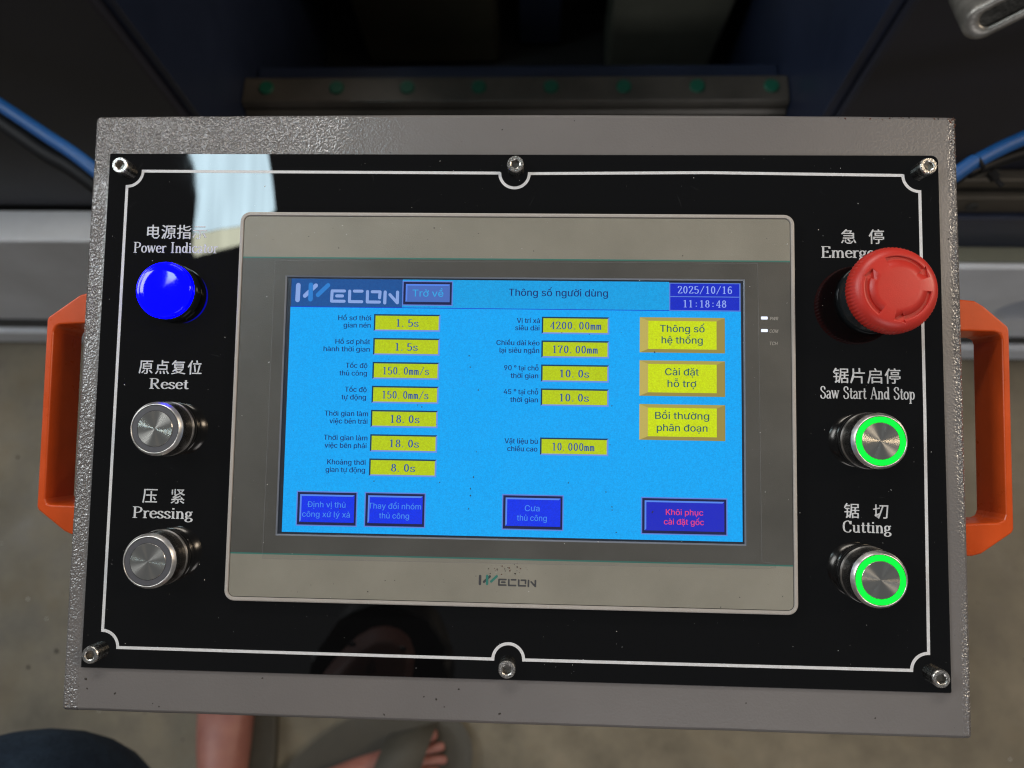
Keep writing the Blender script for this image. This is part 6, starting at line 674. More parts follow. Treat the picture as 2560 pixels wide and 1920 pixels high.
    25351: (350, [21,98,21,74,5,74,5,66,21,66,21,41,4,36,6,28,21,32,21,1,19,-1,8,-1,10,-9,26,-8,30,1,30,35,46,40,44,48,30,44,30,66,44,66,44,74,30,74,30,98,98,91,60,80,60,98,51,98,51,64,69,52,96,52,112,71,104,74,95,60,69,60,60,64,60,73,104,85,60,16,98,16,98,3,60,3,60,23,60,34,98,34,98,23,51,42,51,-9,60,-9,60,-4,98,-4,98,-9,106,-9,106,42], [28,26,27,28,25,26,25,37,24,25,36,37,28,36,25,33,31,32,28,35,36,33,30,31,29,35,28,29,34,35,29,33,34,29,30,33,47,43,46,43,53,46,43,44,53,44,52,53,47,42,43,45,52,44,47,38,42,38,45,42,38,39,45,39,52,45,47,41,38,40,52,39,47,49,41,49,40,41,49,50,40,50,52,40,47,48,49,51,52,50,1,23,0,1,22,23,3,1,2,3,22,1,3,21,22,3,20,21,5,19,4,5,18,19,18,16,17,5,16,18,6,16,5,6,15,16,7,15,6,7,8,15,8,14,15,9,14,8,9,13,14,10,13,9,12,10,11,12,13,10]),
    28304: (350, [63,48,98,48,98,37,63,37,63,64,98,64,98,54,63,54,59,24,45,2,52,-2,67,22,92,22,105,-1,113,2,100,25,10,91,30,77,35,84,15,97,4,59,24,47,29,54,9,65,7,-3,15,-8,32,30,25,35,39,92,39,60,25,-4,32,-9,48,60,48,84,111,84,111,92,76,83,72,71,55,71,55,30,76,30,76,0,74,-2,62,-2,64,-9,80,-8,84,0,84,30,107,30,107,71,81,71,86,81], [16,18,19,29,33,28,33,35,28,33,34,35,17,18,16,29,32,33,37,51,36,37,50,51,39,4,38,4,37,38,4,50,37,4,49,50,4,5,49,5,48,49,20,22,23,39,7,4,6,48,5,30,32,29,30,31,32,21,22,20,39,0,7,0,6,7,0,1,6,1,48,6,39,3,0,2,48,1,39,2,3,39,48,2,24,26,27,41,47,40,41,46,47,24,25,26,12,14,15,9,11,8,13,14,12,9,10,11,42,46,41,42,45,46,44,42,43,44,45,42]),
    28857: (350, [21,18,5,-5,13,-9,29,16,28,54,89,54,89,33,28,33,19,63,19,25,97,25,97,63,62,63,62,77,106,77,106,86,62,86,62,98,53,98,53,63,40,15,42,-8,51,-7,48,16,64,15,72,-8,81,-6,72,17,88,16,103,-8,111,-5,95,19], [19,17,18,19,16,17,19,13,16,13,15,16,13,14,15,19,12,13,9,4,8,4,19,8,4,12,19,4,11,12,4,5,11,5,10,11,9,7,4,6,10,5,9,6,7,9,10,6,20,22,23,21,22,20,24,26,27,25,26,24,28,30,31,29,30,28,1,3,0,1,2,3]),
    29255: (350, [21,95,21,56,4,-3,11,-10,29,31,78,31,78,-9,87,-9,87,40,30,40,30,56,30,59,105,59,105,68,72,68,72,98,63,98,63,68,30,68,30,95], [17,15,16,17,14,15,1,19,0,1,18,19,1,11,18,11,17,18,11,14,17,11,13,14,11,12,13,1,10,11,2,10,1,2,9,10,2,4,9,4,8,9,4,5,8,5,7,8,2,3,4,6,7,5]),
    30005: (350, [53,48,53,31,24,31,24,48,62,48,92,48,92,31,62,31,53,56,24,56,24,72,53,72,62,56,62,72,92,72,92,56,15,81,15,15,24,15,24,22,53,22,53,10,70,-7,95,-7,112,17,104,21,95,2,70,2,62,10,62,22,101,22,101,81,62,81,62,98,53,98,53,81], [35,33,34,35,32,33,17,10,16,10,35,16,10,32,35,10,31,32,10,11,31,11,13,31,13,14,31,14,30,31,17,9,10,8,13,11,8,12,13,15,30,14,17,3,9,3,8,9,3,12,8,3,15,12,3,0,15,0,4,15,4,5,15,5,30,15,17,2,3,1,4,0,1,7,4,6,30,5,17,19,2,19,1,2,19,7,1,19,6,7,19,30,6,17,18,19,21,29,20,21,28,29,26,24,25,26,23,24,22,28,21,22,27,28,22,26,27,22,23,26]),
    31034: (350, [17,89,17,81,100,81,100,89,27,41,4,7,12,1,36,39,80,37,100,1,109,5,88,41,7,61,7,52,54,52,54,2,51,0,33,0,36,-9,58,-8,63,2,63,52,110,52,110,61], [13,23,12,13,22,23,15,21,14,15,20,21,5,7,4,8,10,11,5,6,7,9,10,8,16,20,15,16,19,20,18,16,17,18,19,16,1,3,0,1,2,3]),
    32039: (350, [74,9,101,-8,108,-3,80,14,35,14,8,-2,14,-8,43,11,13,91,13,56,21,56,21,91,33,96,33,52,41,52,41,96,51,93,51,86,58,86,71,66,47,58,49,56,48,57,28,43,21,40,23,32,45,34,27,27,12,23,15,14,56,18,56,0,53,-2,39,-1,42,-9,60,-8,65,0,65,19,95,20,101,13,108,18,84,38,78,33,87,27,40,24,81,44,75,50,60,41,38,41,55,52,54,52,77,61,104,49,110,57,85,66,104,92,99,94,97,93,66,86,93,86,78,70], [13,15,12,13,14,15,57,55,56,17,57,16,17,55,57,17,18,55,18,59,55,59,54,55,9,11,8,9,10,11,19,58,18,19,60,58,60,54,59,19,54,60,20,54,19,20,51,54,51,53,54,20,50,51,52,53,51,21,50,20,23,21,22,23,50,21,23,49,50,23,48,49,47,45,46,47,44,45,24,48,23,48,26,47,26,44,47,24,26,48,25,26,24,42,40,41,27,44,26,43,40,42,28,44,27,44,38,43,38,40,43,28,38,44,29,30,28,30,38,28,30,38,37,39,40,38,30,36,37,31,36,30,5,7,4,0,2,3,5,6,7,1,2,0,32,36,31,32,35,36,34,32,33,34,35,32]),
    38191: (350, [60,86,100,86,100,71,60,71,60,64,79,64,79,50,60,50,60,57,60,28,60,-9,68,-9,68,-5,99,-5,99,-9,107,-9,107,28,88,28,88,43,111,43,111,50,88,50,88,64,108,64,108,93,52,93,52,57,40,-4,47,-9,60,43,79,43,79,28,68,2,68,21,99,21,99,2,21,98,4,70,8,61,20,76,44,76,44,85,25,85,29,95,7,40,7,32,23,32,23,9,16,-2,21,-9,46,9,43,16,31,8,31,32,45,32,45,40,31,40,31,56,42,56,42,64,13,64,13,56,23,56,23,40], [37,43,36,37,42,43,26,0,25,0,24,25,0,1,24,1,23,24,26,3,0,2,23,1,37,39,42,39,41,42,39,40,41,37,38,39,26,4,3,4,2,3,4,23,2,61,59,60,61,58,59,26,8,4,6,22,5,6,21,22,26,7,8,27,7,26,63,57,62,63,56,57,27,29,7,29,6,7,29,21,6,29,20,21,29,19,20,27,50,29,50,28,29,31,18,30,31,17,18,45,63,44,45,56,63,45,55,56,45,54,55,47,53,46,47,52,53,10,33,9,33,31,9,33,17,31,33,16,17,33,34,16,34,15,16,10,32,33,35,15,34,52,50,51,48,52,47,52,49,50,27,28,50,48,49,52,10,12,32,12,35,32,12,13,35,13,15,35,10,11,12,14,15,13]),
}


def load_glyphs():
    g = {}
    for num, (adv, xy, tr) in GLYPHS.items():
        g[chr(num)] = (adv / 1000, [(xy[i] * 0.003, xy[i + 1] * 0.003) for i in range(0, len(xy), 2)], [tuple(tr[i:i + 3]) for i in range(0, len(tr), 3)])
    return g


GL = load_glyphs()
CAP = 0.509


def ell(cx, cy, rx, ry):
    return ('C', [(cx + rx * math.cos(2 * pi * k / 12), cy + ry * math.sin(2 * pi * k / 12)) for k in range(13)])


# a roman hand: centre lines; stems are broad, level strokes thin.  'L' straight, 'C' curved
SER = {
    'P': (.62, [('L', [(.13, 0), (.13, 1)]), ('L', [(0, .02), (.27, .02)]), ('L', [(0, .98), (.14, .98)]), ('C', [(.13, .98), (.33, .97), (.47, .9), (.52, .74), (.46, .57), (.32, .49), (.13, .48)])]),
    'o': (.50, [ell(.24, .33, .18, .30)]),
    'w': (.72, [('L', [(.06, .64), (.20, .02)]), ('T', [(.20, .02), (.34, .62)]), ('L', [(.34, .62), (.48, .02)]), ('T', [(.48, .02), (.63, .64)]), ('L', [(-.02, .64), (.15, .64)]), ('L', [(.27, .64), (.40, .64)]), ('L', [(.55, .64), (.70, .64)])]),
    'e': (.46, [('L', [(.07, .37), (.40, .37)]), ('C', [(.40, .37), (.39, .52), (.25, .64), (.11, .56), (.06, .33), (.12, .10), (.26, .02), (.42, .13)])]),
    'r': (.40, [('L', [(.12, 0), (.12, .64)]), ('L', [(.01, .02), (.25, .02)]), ('L', [(.01, .62), (.12, .62)]), ('C', [(.12, .42), (.19, .57), (.29, .63), (.37, .57)])]),
    'I': (.36, [('L', [(.15, 0), (.15, 1)]), ('L', [(.02, .02), (.28, .02)]), ('L', [(.02, .98), (.28, .98)])]),
    'n': (.56, [('L', [(.12, 0), (.12, .64)]), ('L', [(.02, .02), (.22, .02)]), ('L', [(.02, .62), (.12, .62)]), ('C', [(.12, .46), (.22, .61), (.34, .60), (.40, .45), (.41, .30), (.41, .0)]), ('L', [(.31, .02), (.51, .02)])]),
    'd': (.54, [ell(.21, .32, .15, .29), ('L', [(.40, 0), (.40, 1)]), ('L', [(.29, .98), (.40, .98)]), ('L', [(.40, .02), (.50, .02)])]),
    'i': (.28, [('L', [(.13, 0), (.13, .64)]), ('L', [(.02, .02), (.25, .02)]), ('L', [(.02, .62), (.13, .62)]), ('L', [(.13, .80), (.13, .93)])]),
    'c': (.44, [('C', [(.39, .50), (.32, .61), (.20, .62), (.08, .50), (.06, .30), (.13, .09), (.26, .02), (.40, .13)])]),
    'a': (.48, [('C', [(.06, .52), (.15, .62), (.28, .60), (.34, .48), (.34, .25), (.35, .06), (.44, .03)]), ('C', [(.34, .38), (.15, .31), (.06, .17), (.12, .03), (.25, .04), (.34, .15)])]),
    't': (.34, [('C', [(.16, .86), (.16, .6), (.15, .3), (.16, .10), (.23, .02), (.32, .09)]), ('L', [(.02, .62), (.30, .62)])]),
    'R': (.68, [('L', [(.13, 0), (.13, 1)]), ('L', [(0, .02), (.27, .02)]), ('L', [(0, .98), (.14, .98)]), ('C', [(.13, .98), (.33, .97), (.46, .9), (.50, .75), (.45, .58), (.32, .51), (.13, .50)]), ('L', [(.28, .50), (.54, .02)]), ('L', [(.50, .02), (.64, .02)])]),
    's': (.42, [('C', [(.33, .48), (.29, .60), (.18, .63), (.08, .54), (.10, .41), (.26, .30), (.35, .18), (.30, .05), (.18, .02), (.07, .08), (.05, .19)])]),
    'g': (.50, [ell(.21, .43, .14, .19), ('L', [(.33, .58), (.46, .62)]), ('C', [(.13, .27), (.07, .17), (.14, .09), (.32, .06), (.42, -.05), (.38, -.20), (.22, -.27), (.07, -.20), (.06, -.07), (.16, .06)])]),
    'E': (.64, [('L', [(.14, 0), (.14, 1)]), ('L', [(.02, .98), (.52, .98)]), ('L', [(.02, .02), (.54, .02)]), ('L', [(.14, .52), (.40, .52)]), ('L', [(.51, 1), (.53, .80)]), ('L', [(.54, 0), (.58, .22)]), ('L', [(.40, .62), (.40, .42)])]),
    'm': (.84, [('L', [(.12, 0), (.12, .64)]), ('L', [(.02, .02), (.22, .02)]), ('L', [(.02, .62), (.12, .62)]), ('C', [(.12, .46), (.21, .61), (.33, .60), (.39, .45), (.40, .30), (.40, .0)]), ('L', [(.31, .02), (.49, .02)]), ('C', [(.40, .46), (.50, .61), (.62, .60), (.68, .45), (.69, .30), (.69, .0)]), ('L', [(.59, .02), (.79, .02)])]),
    'y': (.52, [('L', [(.07, .63), (.26, .02)]), ('T', [(.44, .63), (.16, -.26)]), ('L', [(0, .63), (.16, .63)]), ('L', [(.36, .63), (.51, .63)])]),
    'S': (.54, [('C', [(.42, .74), (.38, .92), (.24, .99), (.10, .90), (.08, .72), (.22, .56), (.40, .42), (.45, .22), (.36, .05), (.20, .01), (.08, .10), (.05, .28)])]),
    'A': (.66, [('T', [(.07, 0), (.30, .98)]), ('L', [(.30, .98), (.56, 0)]), ('L', [(.15, .34), (.46, .34)]), ('L', [(-.02, .02), (.17, .02)]), ('L', [(.43, .02), (.66, .02)])]),
    'u': (.56, [('C', [(.12, .64), (.12, .35), (.13, .12), (.22, .02), (.33, .05), (.41, .17)]), ('L', [(.41, 0), (.41, .64)]), ('L', [(.02, .62), (.12, .62)]), ('L', [(.31, .62), (.41, .62)]), ('L', [(.41, .02), (.51, .02)])]),
    'p': (.54, [('L', [(.12, -.32), (.12, .64)]), ('L', [(.01, -.30), (.23, -.30)]), ('L', [(.01, .62), (.12, .62)]), ell(.30, .32, .15, .29)]),
    'C': (.62, [('C', [(.51, .74), (.43, .94), (.29, .98), (.12, .85), (.06, .50), (.12, .15), (.30, .02), (.45, .06), (.53, .24)]), ('L', [(.52, .98), (.52, .70)])]),
    '0': (.56, [ell(.26, .5, .16, .47)]),
    '1': (.56, [('L', [(.27, 0), (.27, 1)]), ('L', [(.13, .02), (.41, .02)]), ('L', [(.12, .86), (.27, .96)])]),
    '2': (.56, [('C', [(.10, .74), (.13, .93), (.27, .98), (.41, .88), (.40, .68), (.26, .38), (.09, .04)]), ('L', [(.09, .04), (.45, .04)]), ('L', [(.45, .02), (.47, .18)])]),
    '4': (.56, [('L', [(.35, 0), (.35, 1)]), ('T', [(.35, 1), (.06, .29)]), ('L', [(.05, .29), (.49, .29)]), ('L', [(.24, .02), (.46, .02)])]),
    '5': (.56, [('L', [(.12, .96), (.42, .96)]), ('L', [(.13, .97), (.11, .52)]), ('C', [(.11, .52), (.26, .60), (.42, .49), (.44, .27), (.35, .06), (.19, .02), (.08, .15)])]),
    '6': (.56, [ell(.27, .30, .16, .28), ('C', [(.41, .86), (.34, .97), (.22, .93), (.12, .68), (.11, .35)])]),
    '7': (.56, [('L', [(.08, .96), (.45, .96)]), ('L', [(.08, .98), (.07, .80)]), ('C', [(.45, .96), (.30, .60), (.23, .30), (.23, 0)])]),
    '8': (.56, [ell(.27, .75, .13, .22), ell(.27, .27, .165, .25)]),
    '.': (.56, [('L', [(.12, 0), (.12, .11)])]),
    '/': (.56, [('T', [(.05, -.08), (.47, 1.05)])]),
    ':': (.56, [('L', [(.27, .10), (.27, .22)]), ('L', [(.27, .55), (.27, .67)])]),
    ' ': (.36, []),
}
MONO = {'s': 1.15, 'm': .62}


def stroke_quads(kind, pts, thick, thin):
    """variable-width ribbons; returns (verts2d, faces) pieces"""
    P = [Vector(p) for p in pts]
    if kind == 'C':
        P = crom(P, 4)
        n = len(P)
        v = []
        for i, p in enumerate(P):
            d = P[min(i + 1, n - 1)] - P[max(i - 1, 0)]
            if (P[0] - P[-1]).length < 1e-6 and i in (0, n - 1):
                d = P[1] - P[n - 2]
            d.normalize()
            wd = (thin + (thick - thin) * abs(d.y) ** 1.6) / 2
            nr = Vector((-d.y, d.x)) * wd
            v += [p + nr, p - nr]
        return [(v, [(2 * i, 2 * i + 1, 2 * i + 3, 2 * i + 2) for i in range(n - 1)])]
    out = []
    for a, b in zip(P, P[1:]):
        d = (b - a).normalized()
        wd = (thin if kind == 'T' else thin + (thick - thin) * abs(d.y) ** 1.3) / 2
        nr = Vector((-d.y, d.x)) * wd
        out.append(([a + nr, a - nr, b - nr, b + nr], [(0, 1, 2, 3)]))
    return out


def text(mb, s, x0, x1, yb, cap, z, mat, font='sans', thick=.135, thin=.055, shift=(0, 0), bold=0.07):
    """fits the line s between x0 and x1 on the base line yb with capitals cap high"""
    if font in ('serif', 'mono'):
        x = 0.0
        pieces = []
        for ch in s:
            adv, st = SER[ch]
            k = 1.0
            if font == 'mono':
                adv = .56
                k = MONO.get(ch, 1.0)
            for kind, pts in st:
                for v, f in stroke_quads(kind, [(x + px * k, py) for px, py in pts], thick, thin):
                    pieces.append((v, f))
            x += adv
        mn = min(p.x for v, f in pieces for p in v)
        mxx = max(p.x for v, f in pieces for p in v)
        sx = (x1 - x0) / (mxx - mn)
        for i, (v, f) in enumerate(pieces):
            zz = z + 0.004 * (i % 7)
            mb.add([(x0 + (p.x - mn) * sx + shift[0], yb + p.y * cap + shift[1], zz) for p in v], f, mat)
        return
    if font == 'zh':
        chars = [c for c in s if c != ' ']
        sc = cap / 0.318
        n = len(chars)
        half = 0.165 * sc
        for i, ch in enumerate(chars):
            cx = x0 + half + (x1 - x0 - 2 * half) * i / max(1, n - 1)
            _, v, t = GL[ch]
            for k, (dx, dy) in enumerate(((-.07, 0), (.07, 0.05))):
                mb.add([(cx + (px - 0.175) * sc + dx + shift[0], yb + (py + 0.025) * sc + dy + shift[1], z + .006 * k) for px, py in v], t, mat)
        return
    x = 0.0
    place = []
    for ch in s:
        adv, v, t = GL[ch]
        if v:
            place.append((x, v, t))
        x += adv
    mn = min(ox + p[0] for ox, v, t in place for p in v)
    mxx = max(ox + p[0] for ox, v, t in place for p in v)
    sx = (x1 - x0) / (mxx - mn)
    sy = cap / CAP
    for ox, v, t in place:
        for dx, dz in ((-bold, 0), (bold, .004)):
            mb.add([(x0 + (ox + px - mn) * sx + shift[0] + dx, yb + py * sy + shift[1], z + dz) for px, py in v], t, mat)


def capsule(mb, a, b, wd, z, mat, caps=True, n=7):
    a, b = Vector(a), Vector(b)
    d = (b - a).normalized()
    an = math.atan2(d.y, d.x)
    r = wd / 2
    pts = []
    if caps:
        for k in range(n + 1):
            t = an - pi / 2 + pi * k / n
            pts.append((b.x + r * math.cos(t), b.y + r * math.sin(t)))
        for k in range(n + 1):
            t = an + pi / 2 + pi * k / n
            pts.append((a.x + r * math.cos(t), a.y + r * math.sin(t)))
    else:
        nr = Vector((-d.y, d.x)) * r
        pts = [tuple(a - nr), tuple(b - nr), tuple(b + nr), tuple(a + nr)]
    mb.poly(pts, z, mat)


def maker_logo(mb, x0, y0, wd, ht, z, dark, teal):
    """the maker's mark on bezel and display, in a frame x 0..1263, y 0..255 (down)"""
    k, ky = wd / 1263, ht / 255
    T = lambda x, y: (x0 + (x - 412) * k, y0 - (y - 510) * ky)
    strokes = [((443, 540), (440, 725), 56, dark), ((528, 672), (658, 542), 50, dark), ((597, 535), (597, 715), 56, teal), ((686, 660), (806, 537), 52, teal),
               ((858, 608), (1008, 608), 36, dark), ((858, 608), (855, 736), 36, dark), ((855, 736), (1008, 736), 36, dark), ((916, 670), (985, 670), 38, dark),
               ((1072, 608), (1072, 740), 36, dark), ((1072, 740), (1222, 740), 36, dark), ((1128, 608), (1222, 608), 36, dark),
               ((1288, 612), (1288, 742), 36, dark), ((1288, 742), (1436, 742), 36, dark), ((1345, 614), (1440, 614), 36, dark), ((1440, 614), (1436, 688), 36, dark),
               ((1502, 616), (1500, 752), 38, dark), ((1560, 648), (1650, 748), 36, dark), ((1652, 616), (1652, 748), 38, dark)]
    for i, (a, b, s, c) in enumerate(strokes):
        capsule(mb, T(*a), T(*b), s * k, z + 0.006 * (i % 6), c)


# ------------------------------------------------------------------ the control panel
PR = Matrix(((0.99995411, -0.00162159, 0.00944224), (0.00344247, 0.98056491, -0.19616474), (-0.00894063, 0.19618824, 0.98052549)))
PM = PR.to_4x4()
PM.translation = (-0.0162031, 0.0807344, 1.1094425)
panel = empty('control_panel', PM)
tag(panel, 'grey textured control panel box with black front plate, lit touch screen and orange side handles', 'control panel')


def housing_outline(inset=0.0):
    pts = []
    x0, x1, y0, y1 = -218.8 + inset, 218.6 - inset, -152.2 + inset, 148.0 - inset
    r = 2.2

    def side(a, b, bow, n=40):
        for k in range(1, n):
            t = k / n
            p = Vector(a).lerp(Vector(b), t)
            nrm = Vector((b[1] - a[1], a[0] - b[0])).normalized()
            h = bow * 4 * t * (1 - t) + 0.16 * noise.noise(Vector((p.x * 0.05, p.y * 0.05, 3))) + 0.08 * noise.noise(Vector((p.x * 0.3, p.y * 0.3, 1)))
            q = p + nrm * h
            pts.append((q.x, q.y))

    def corner(cx, cy, a0):
        for k in range(6):
            a = R(a0 + 90 * k / 5)
            pts.append((cx + r * math.cos(a), cy + r * math.sin(a)))
    corner(x1 - r, y0 + r, -90)
    side((x1, y0 + r), (x1, y1 - r), 0.2)
    corner(x1 - r, y1 - r, 0)
    side((x1 - r, y1), (x0 + r, y1), 1.35)
    corner(x0 + r, y1 - r, 90)
    side((x0, y1 - r), (x0, y0 + r), 0.25)
    corner(x0 + r, y0 + r, 180)
    side((x0 + r, y0), (x1 - r, y0), 0.1)
    return pts


mb = MB()
O = housing_outline()
n = len(O)


def shrunk(d):
    out = []
    for i in range(n):
        a, b, c = Vector(O[i - 1]), Vector(O[i]), Vector(O[(i + 1) % n])
        t = (c - a).normalized()
        out.append(b - Vector((t.y, -t.x)) * d)
    return out


loops = []
for d, z in ((0.6, -88), (0, -87), (0, -2.6), (0.25, -1.5), (0.9, -0.5), (2.0, 0.0)):
    lp = shrunk(d)
    loops.append([(p.x, p.y, z) for p in lp])
mb.loft(loops, 'paint', cap0=True, smooth=True)
housing = mb.build('housing', panel)
housing['label'] = 'grey textured sheet-metal box'

# front plate
mb = MB()
pl = rrect(-209.1, -130.7, 208.5, 127.5, 0.8, 5, radii=(0.8, 3.4, 0.6, 0.4))
mb.loft([[(x, y, 0.02) for x, y in pl], [(x, y, 0.9) for x, y in pl], [(x * 0.9988, y * 0.9982, 1.2) for x, y in pl]], 'acrylic')
mb.build('front_plate', panel)

# white border line with its notches round the screws
ZP = 1.2


def border_center():
    P = []

    def arc(cx, cy, r, a0, a1, k=14):
        for i in range(k + 1):
            a = R(a0 + (a1 - a0) * i / k)
            P.append((cx + r * math.cos(a), cy + r * math.sin(a)))
    L, Rr, T, B = -199.1, 198.6, 118.2, -120.9
    q = 8.0
    arc(L, T, q, 270, 360)           # top left notch
    P.append((-8.2, 117.8))
    arc(-0.5, 117.6, 7.4, 180, 360, 24)
    P.append((95, 118.4))
    P.append((Rr - q, 117.3))
    arc(Rr + .4, T - 1.0, q, 180, 270)
    P.append((199.0, 0))
    arc(Rr - .4, B + .2, q, 90, 180)
    arc(0.4, -121.0, 7.4, 0, 180, 24)
    arc(L, B + .3, q, 0, 90)
    return P


BC = border_center()


def ribbon(mb, pts, wd, z, mat, closed=True):
    P = [Vector(p) for p in pts]
    N = len(P)
    v = []
    for i in range(N):
        a, b, c = P[i - 1], P[i], P[(i + 1) % N]
        d1 = (b - a).normalized()
        d2 = (c - b).normalized()
        t = (d1 + d2)
        if t.length < 1e-5:
            t = d2
        t.normalize()
        nr = Vector((-t.y, t.x))
        k = 1 / max(0.55, nr.dot(Vector((-d2.y, d2.x))))
        v += [(b.x + nr.x * wd / 2 * k, b.y + nr.y * wd / 2 * k, z), (b.x - nr.x * wd / 2 * k, b.y - nr.y * wd / 2 * k, z)]
    f = [(2 * i, 2 * i + 1, 2 * ((i + 1) % N) + 1, 2 * ((i + 1) % N)) for i in range(N if closed else N - 1)]
    mb.add(v, f, mat)


mb = MB()
ribbon(mb, BC, 1.45, ZP + 0.03, 'border')
mb.build('border_line', panel)

# lettering on the plate (Chinese above English), one mesh per caption
CAPTIONS = [
    ('电源指示', -188.0, -156.2, 83.0, 7.2, 'Power Indicator', -193.8, -150.1, 75.8, 5.4),
    ('原点复位', -187.8, -155.6, 14.0, 7.0, 'Reset', -182.0, -161.8, 6.6, 5.2),
    ('压紧', -182.5, -161.0, -50.2, 7.2, 'Pressing', -187.1, -156.7, -57.6, 5.5),
    ('急停', 160.5, 181.4, 82.9, 7.2, 'Emergency', 150.9, 188.5, 75.9, 5.6),
    ('锯片启停', 155.7, 187.9, 14.3, 7.3, 'Saw Start And Stop', 149.5, 194.4, 6.7, 5.9),
    ('锯切', 160.0, 181.0, -50.4, 7.0, 'Cutting', 159.3, 182.1, -57.2, 5.5),
]
for zh, a, b, y, h, en, c, d, y2, h2 in CAPTIONS:
    mb = MB()
    sgn = -0.16 if a < 0 else 0.16
    text(mb, zh, a, b, y, h, ZP + 0.012, 'letter_groove_shade', 'zh', shift=(sgn, -0.05))  # offset copies under the letters paint the shade of their grooves
    text(mb, en, c, d, y2, h2, ZP + 0.012, 'letter_groove_shade', 'serif', shift=(sgn, -0.03), thick=.11, thin=.05)
    text(mb, zh, a, b, y, h, ZP + 0.055, 'letter', 'zh')
    text(mb, en, c, d, y2, h2, ZP + 0.055, 'letter', 'serif', thick=.125, thin=.065)
    mb.build('engraved_lettering', panel)

# ------------------------------------------------------------------ touch screen
mb = MB()
ro = rrect(-137.5, -95.7, 136.5, 95.9, 5.0, 8)


def off(pts, d):
    N = len(pts)
    o = []
    for i in range(N):
        a, b, c = Vector(pts[i - 1]), Vector(pts[i]), Vector(pts[(i + 1) % N])
        t = (c - a).normalized()
        o.append((b.x - t.y * d, b.y + t.x * d))
    return o


mb.loft([[(x, y, z) for x, y in off(ro, d)] for d, z in ((0, 1.25), (0, 5.2), (.25, 5.8), (.7, 6.0), (1.75, 6.0), (1.95, 5.6), (2.0, 5.35))], 'bezel', cap1=False, smooth=False)
ts = mb.build('touch_screen', panel)
ts['label'] = 'beige-rimmed touch screen unit with lit cyan display'
sub = lambda mb, name, **k: mb.build(name, ts, **k)
ri = off(ro, 2.35)
Z0 = 5.72       # face of the membrane
GT, GB = 72.7, -72.8
OX0, OX1, OY0, OY1 = -113.4, 112.4, -64.0, 63.7
# dark groove ring shows between bezel and membrane
mb = MB()
rg = off(ro, 1.9)
mb.loft([[(x, y, 5.40) for x, y in rg], [(x, y, 5.42) for x, y in off(ro, 3.2)]], 'groove', cap1=False)
sub(mb, 'groove')


def clip_y(pts, lo, hi):
    def half(P, sgn, lim):
        out = []
        for i in range(len(P)):
            a, b = P[i - 1], P[i]
            fa, fb = sgn * (a[1] - lim), sgn * (b[1] - lim)
            if (fa >= 0) != (fb >= 0):
                t = fa / (fa - fb)
                out.append((a[0] + t * (b[0] - a[0]), a[1] + t * (b[1] - a[1])))
            if fb >= 0:
                out.append(b)
        return out
    return half(half(pts, 1, lo), -1, hi)


for lo, hi in ((GT + .35, 200), (-200, GB - .35)):
    mb = MB()
    p = clip_y(ri, lo, hi)
    mb.loft([[(x, y, 5.43) for x, y in p], [(x, y, Z0) for x, y in p]], 'tan')
    sub(mb, 'beige_band')
X0, X1 = min(p[0] for p in ri), max(p[0] for p in ri)
mb = MB()
mb.box(X0, GT - .35, 5.43, X1, GT + .35, Z0, 'green')
sub(mb, 'green_line')
mb = MB()
mb.box(X0, GB - .35, 5.43, X1, GB + .35, Z0, 'green')
sub(mb, 'green_line')
# dark band with the opening for the display and bevelled rim
mb = MB()
for a, b, c, d in ((X0, GB + .35, OX0, GT - .35), (OX1, GB + .35, X1, GT - .35), (OX0, GB + .35, OX1, OY0), (OX0, OY1, OX1, GT - .35)):
    mb.rect(a, b, c, d, Z0, 'band')
sub(mb, 'dark_band')
mb = MB()
lp = lambda e, z: [(OX0 + e, OY0 + e, z), (OX1 - e, OY0 + e, z), (OX1 - e, OY1 - e, z), (OX0 + e, OY1 - e, z)]
mb.loft([lp(0, Z0), lp(.75, Z0 - .35)], 'rim', cap1=False)
mb.loft([lp(.75, Z0 - .35), lp(1.0, 4.9)], 'rim_dark', cap1=False)
sub(mb, 'screen_rim')
ZD = 5.0
mb = MB()
mb.rect(OX0 - .5, OY0 - .5, OX1 + .5, OY1 + .5, ZD - .06, 'rim_dark')
sub(mb, 'display_backing')
mb = MB()
mb.poly([(-110.6, -62.3), (110.9, -62.3), (110.6, 48.0), (-110.6, 48.0)], ZD, 'cyan')
mb.rect(-54.8, 48.35, 76.1, 62.3, ZD, 'header')
mb.rect(-110.6, 48.0, 110.6, 48.35, ZD + .005, 'g_line')
disp = sub(mb, 'display')
disp['label'] = 'lit cyan display'
ZG = ZD + .03

mb = MB()
mb.rect(-110.5, 48.35, -54.8, 62.3, ZD + .01, 'g_logobg')
maker_logo(mb, -108.3, 60.2, 52.0, 10.2, ZG, 'g_logow', 'g_logob')
sub(mb, 'screen_logo')


def frame(mb, x0, y0, x1, y1, wd, z, ml, mt_, mr, mbm):
    a, b, c, d = (x0, y1), (x1, y1), (x1, y0), (x0, y0)
    a2, b2, c2, d2 = (x0 + wd, y1 - wd), (x1 - wd, y1 - wd), (x1 - wd, y0 + wd), (x0 + wd, y0 + wd)
    mb.poly([d, d2, a2, a], z, ml)
    mb.poly([a, a2, b2, b], z, mt_)
    mb.poly([b, b2, c2, c], z, mr)
    mb.poly([c, c2, d2, d], z, mbm)


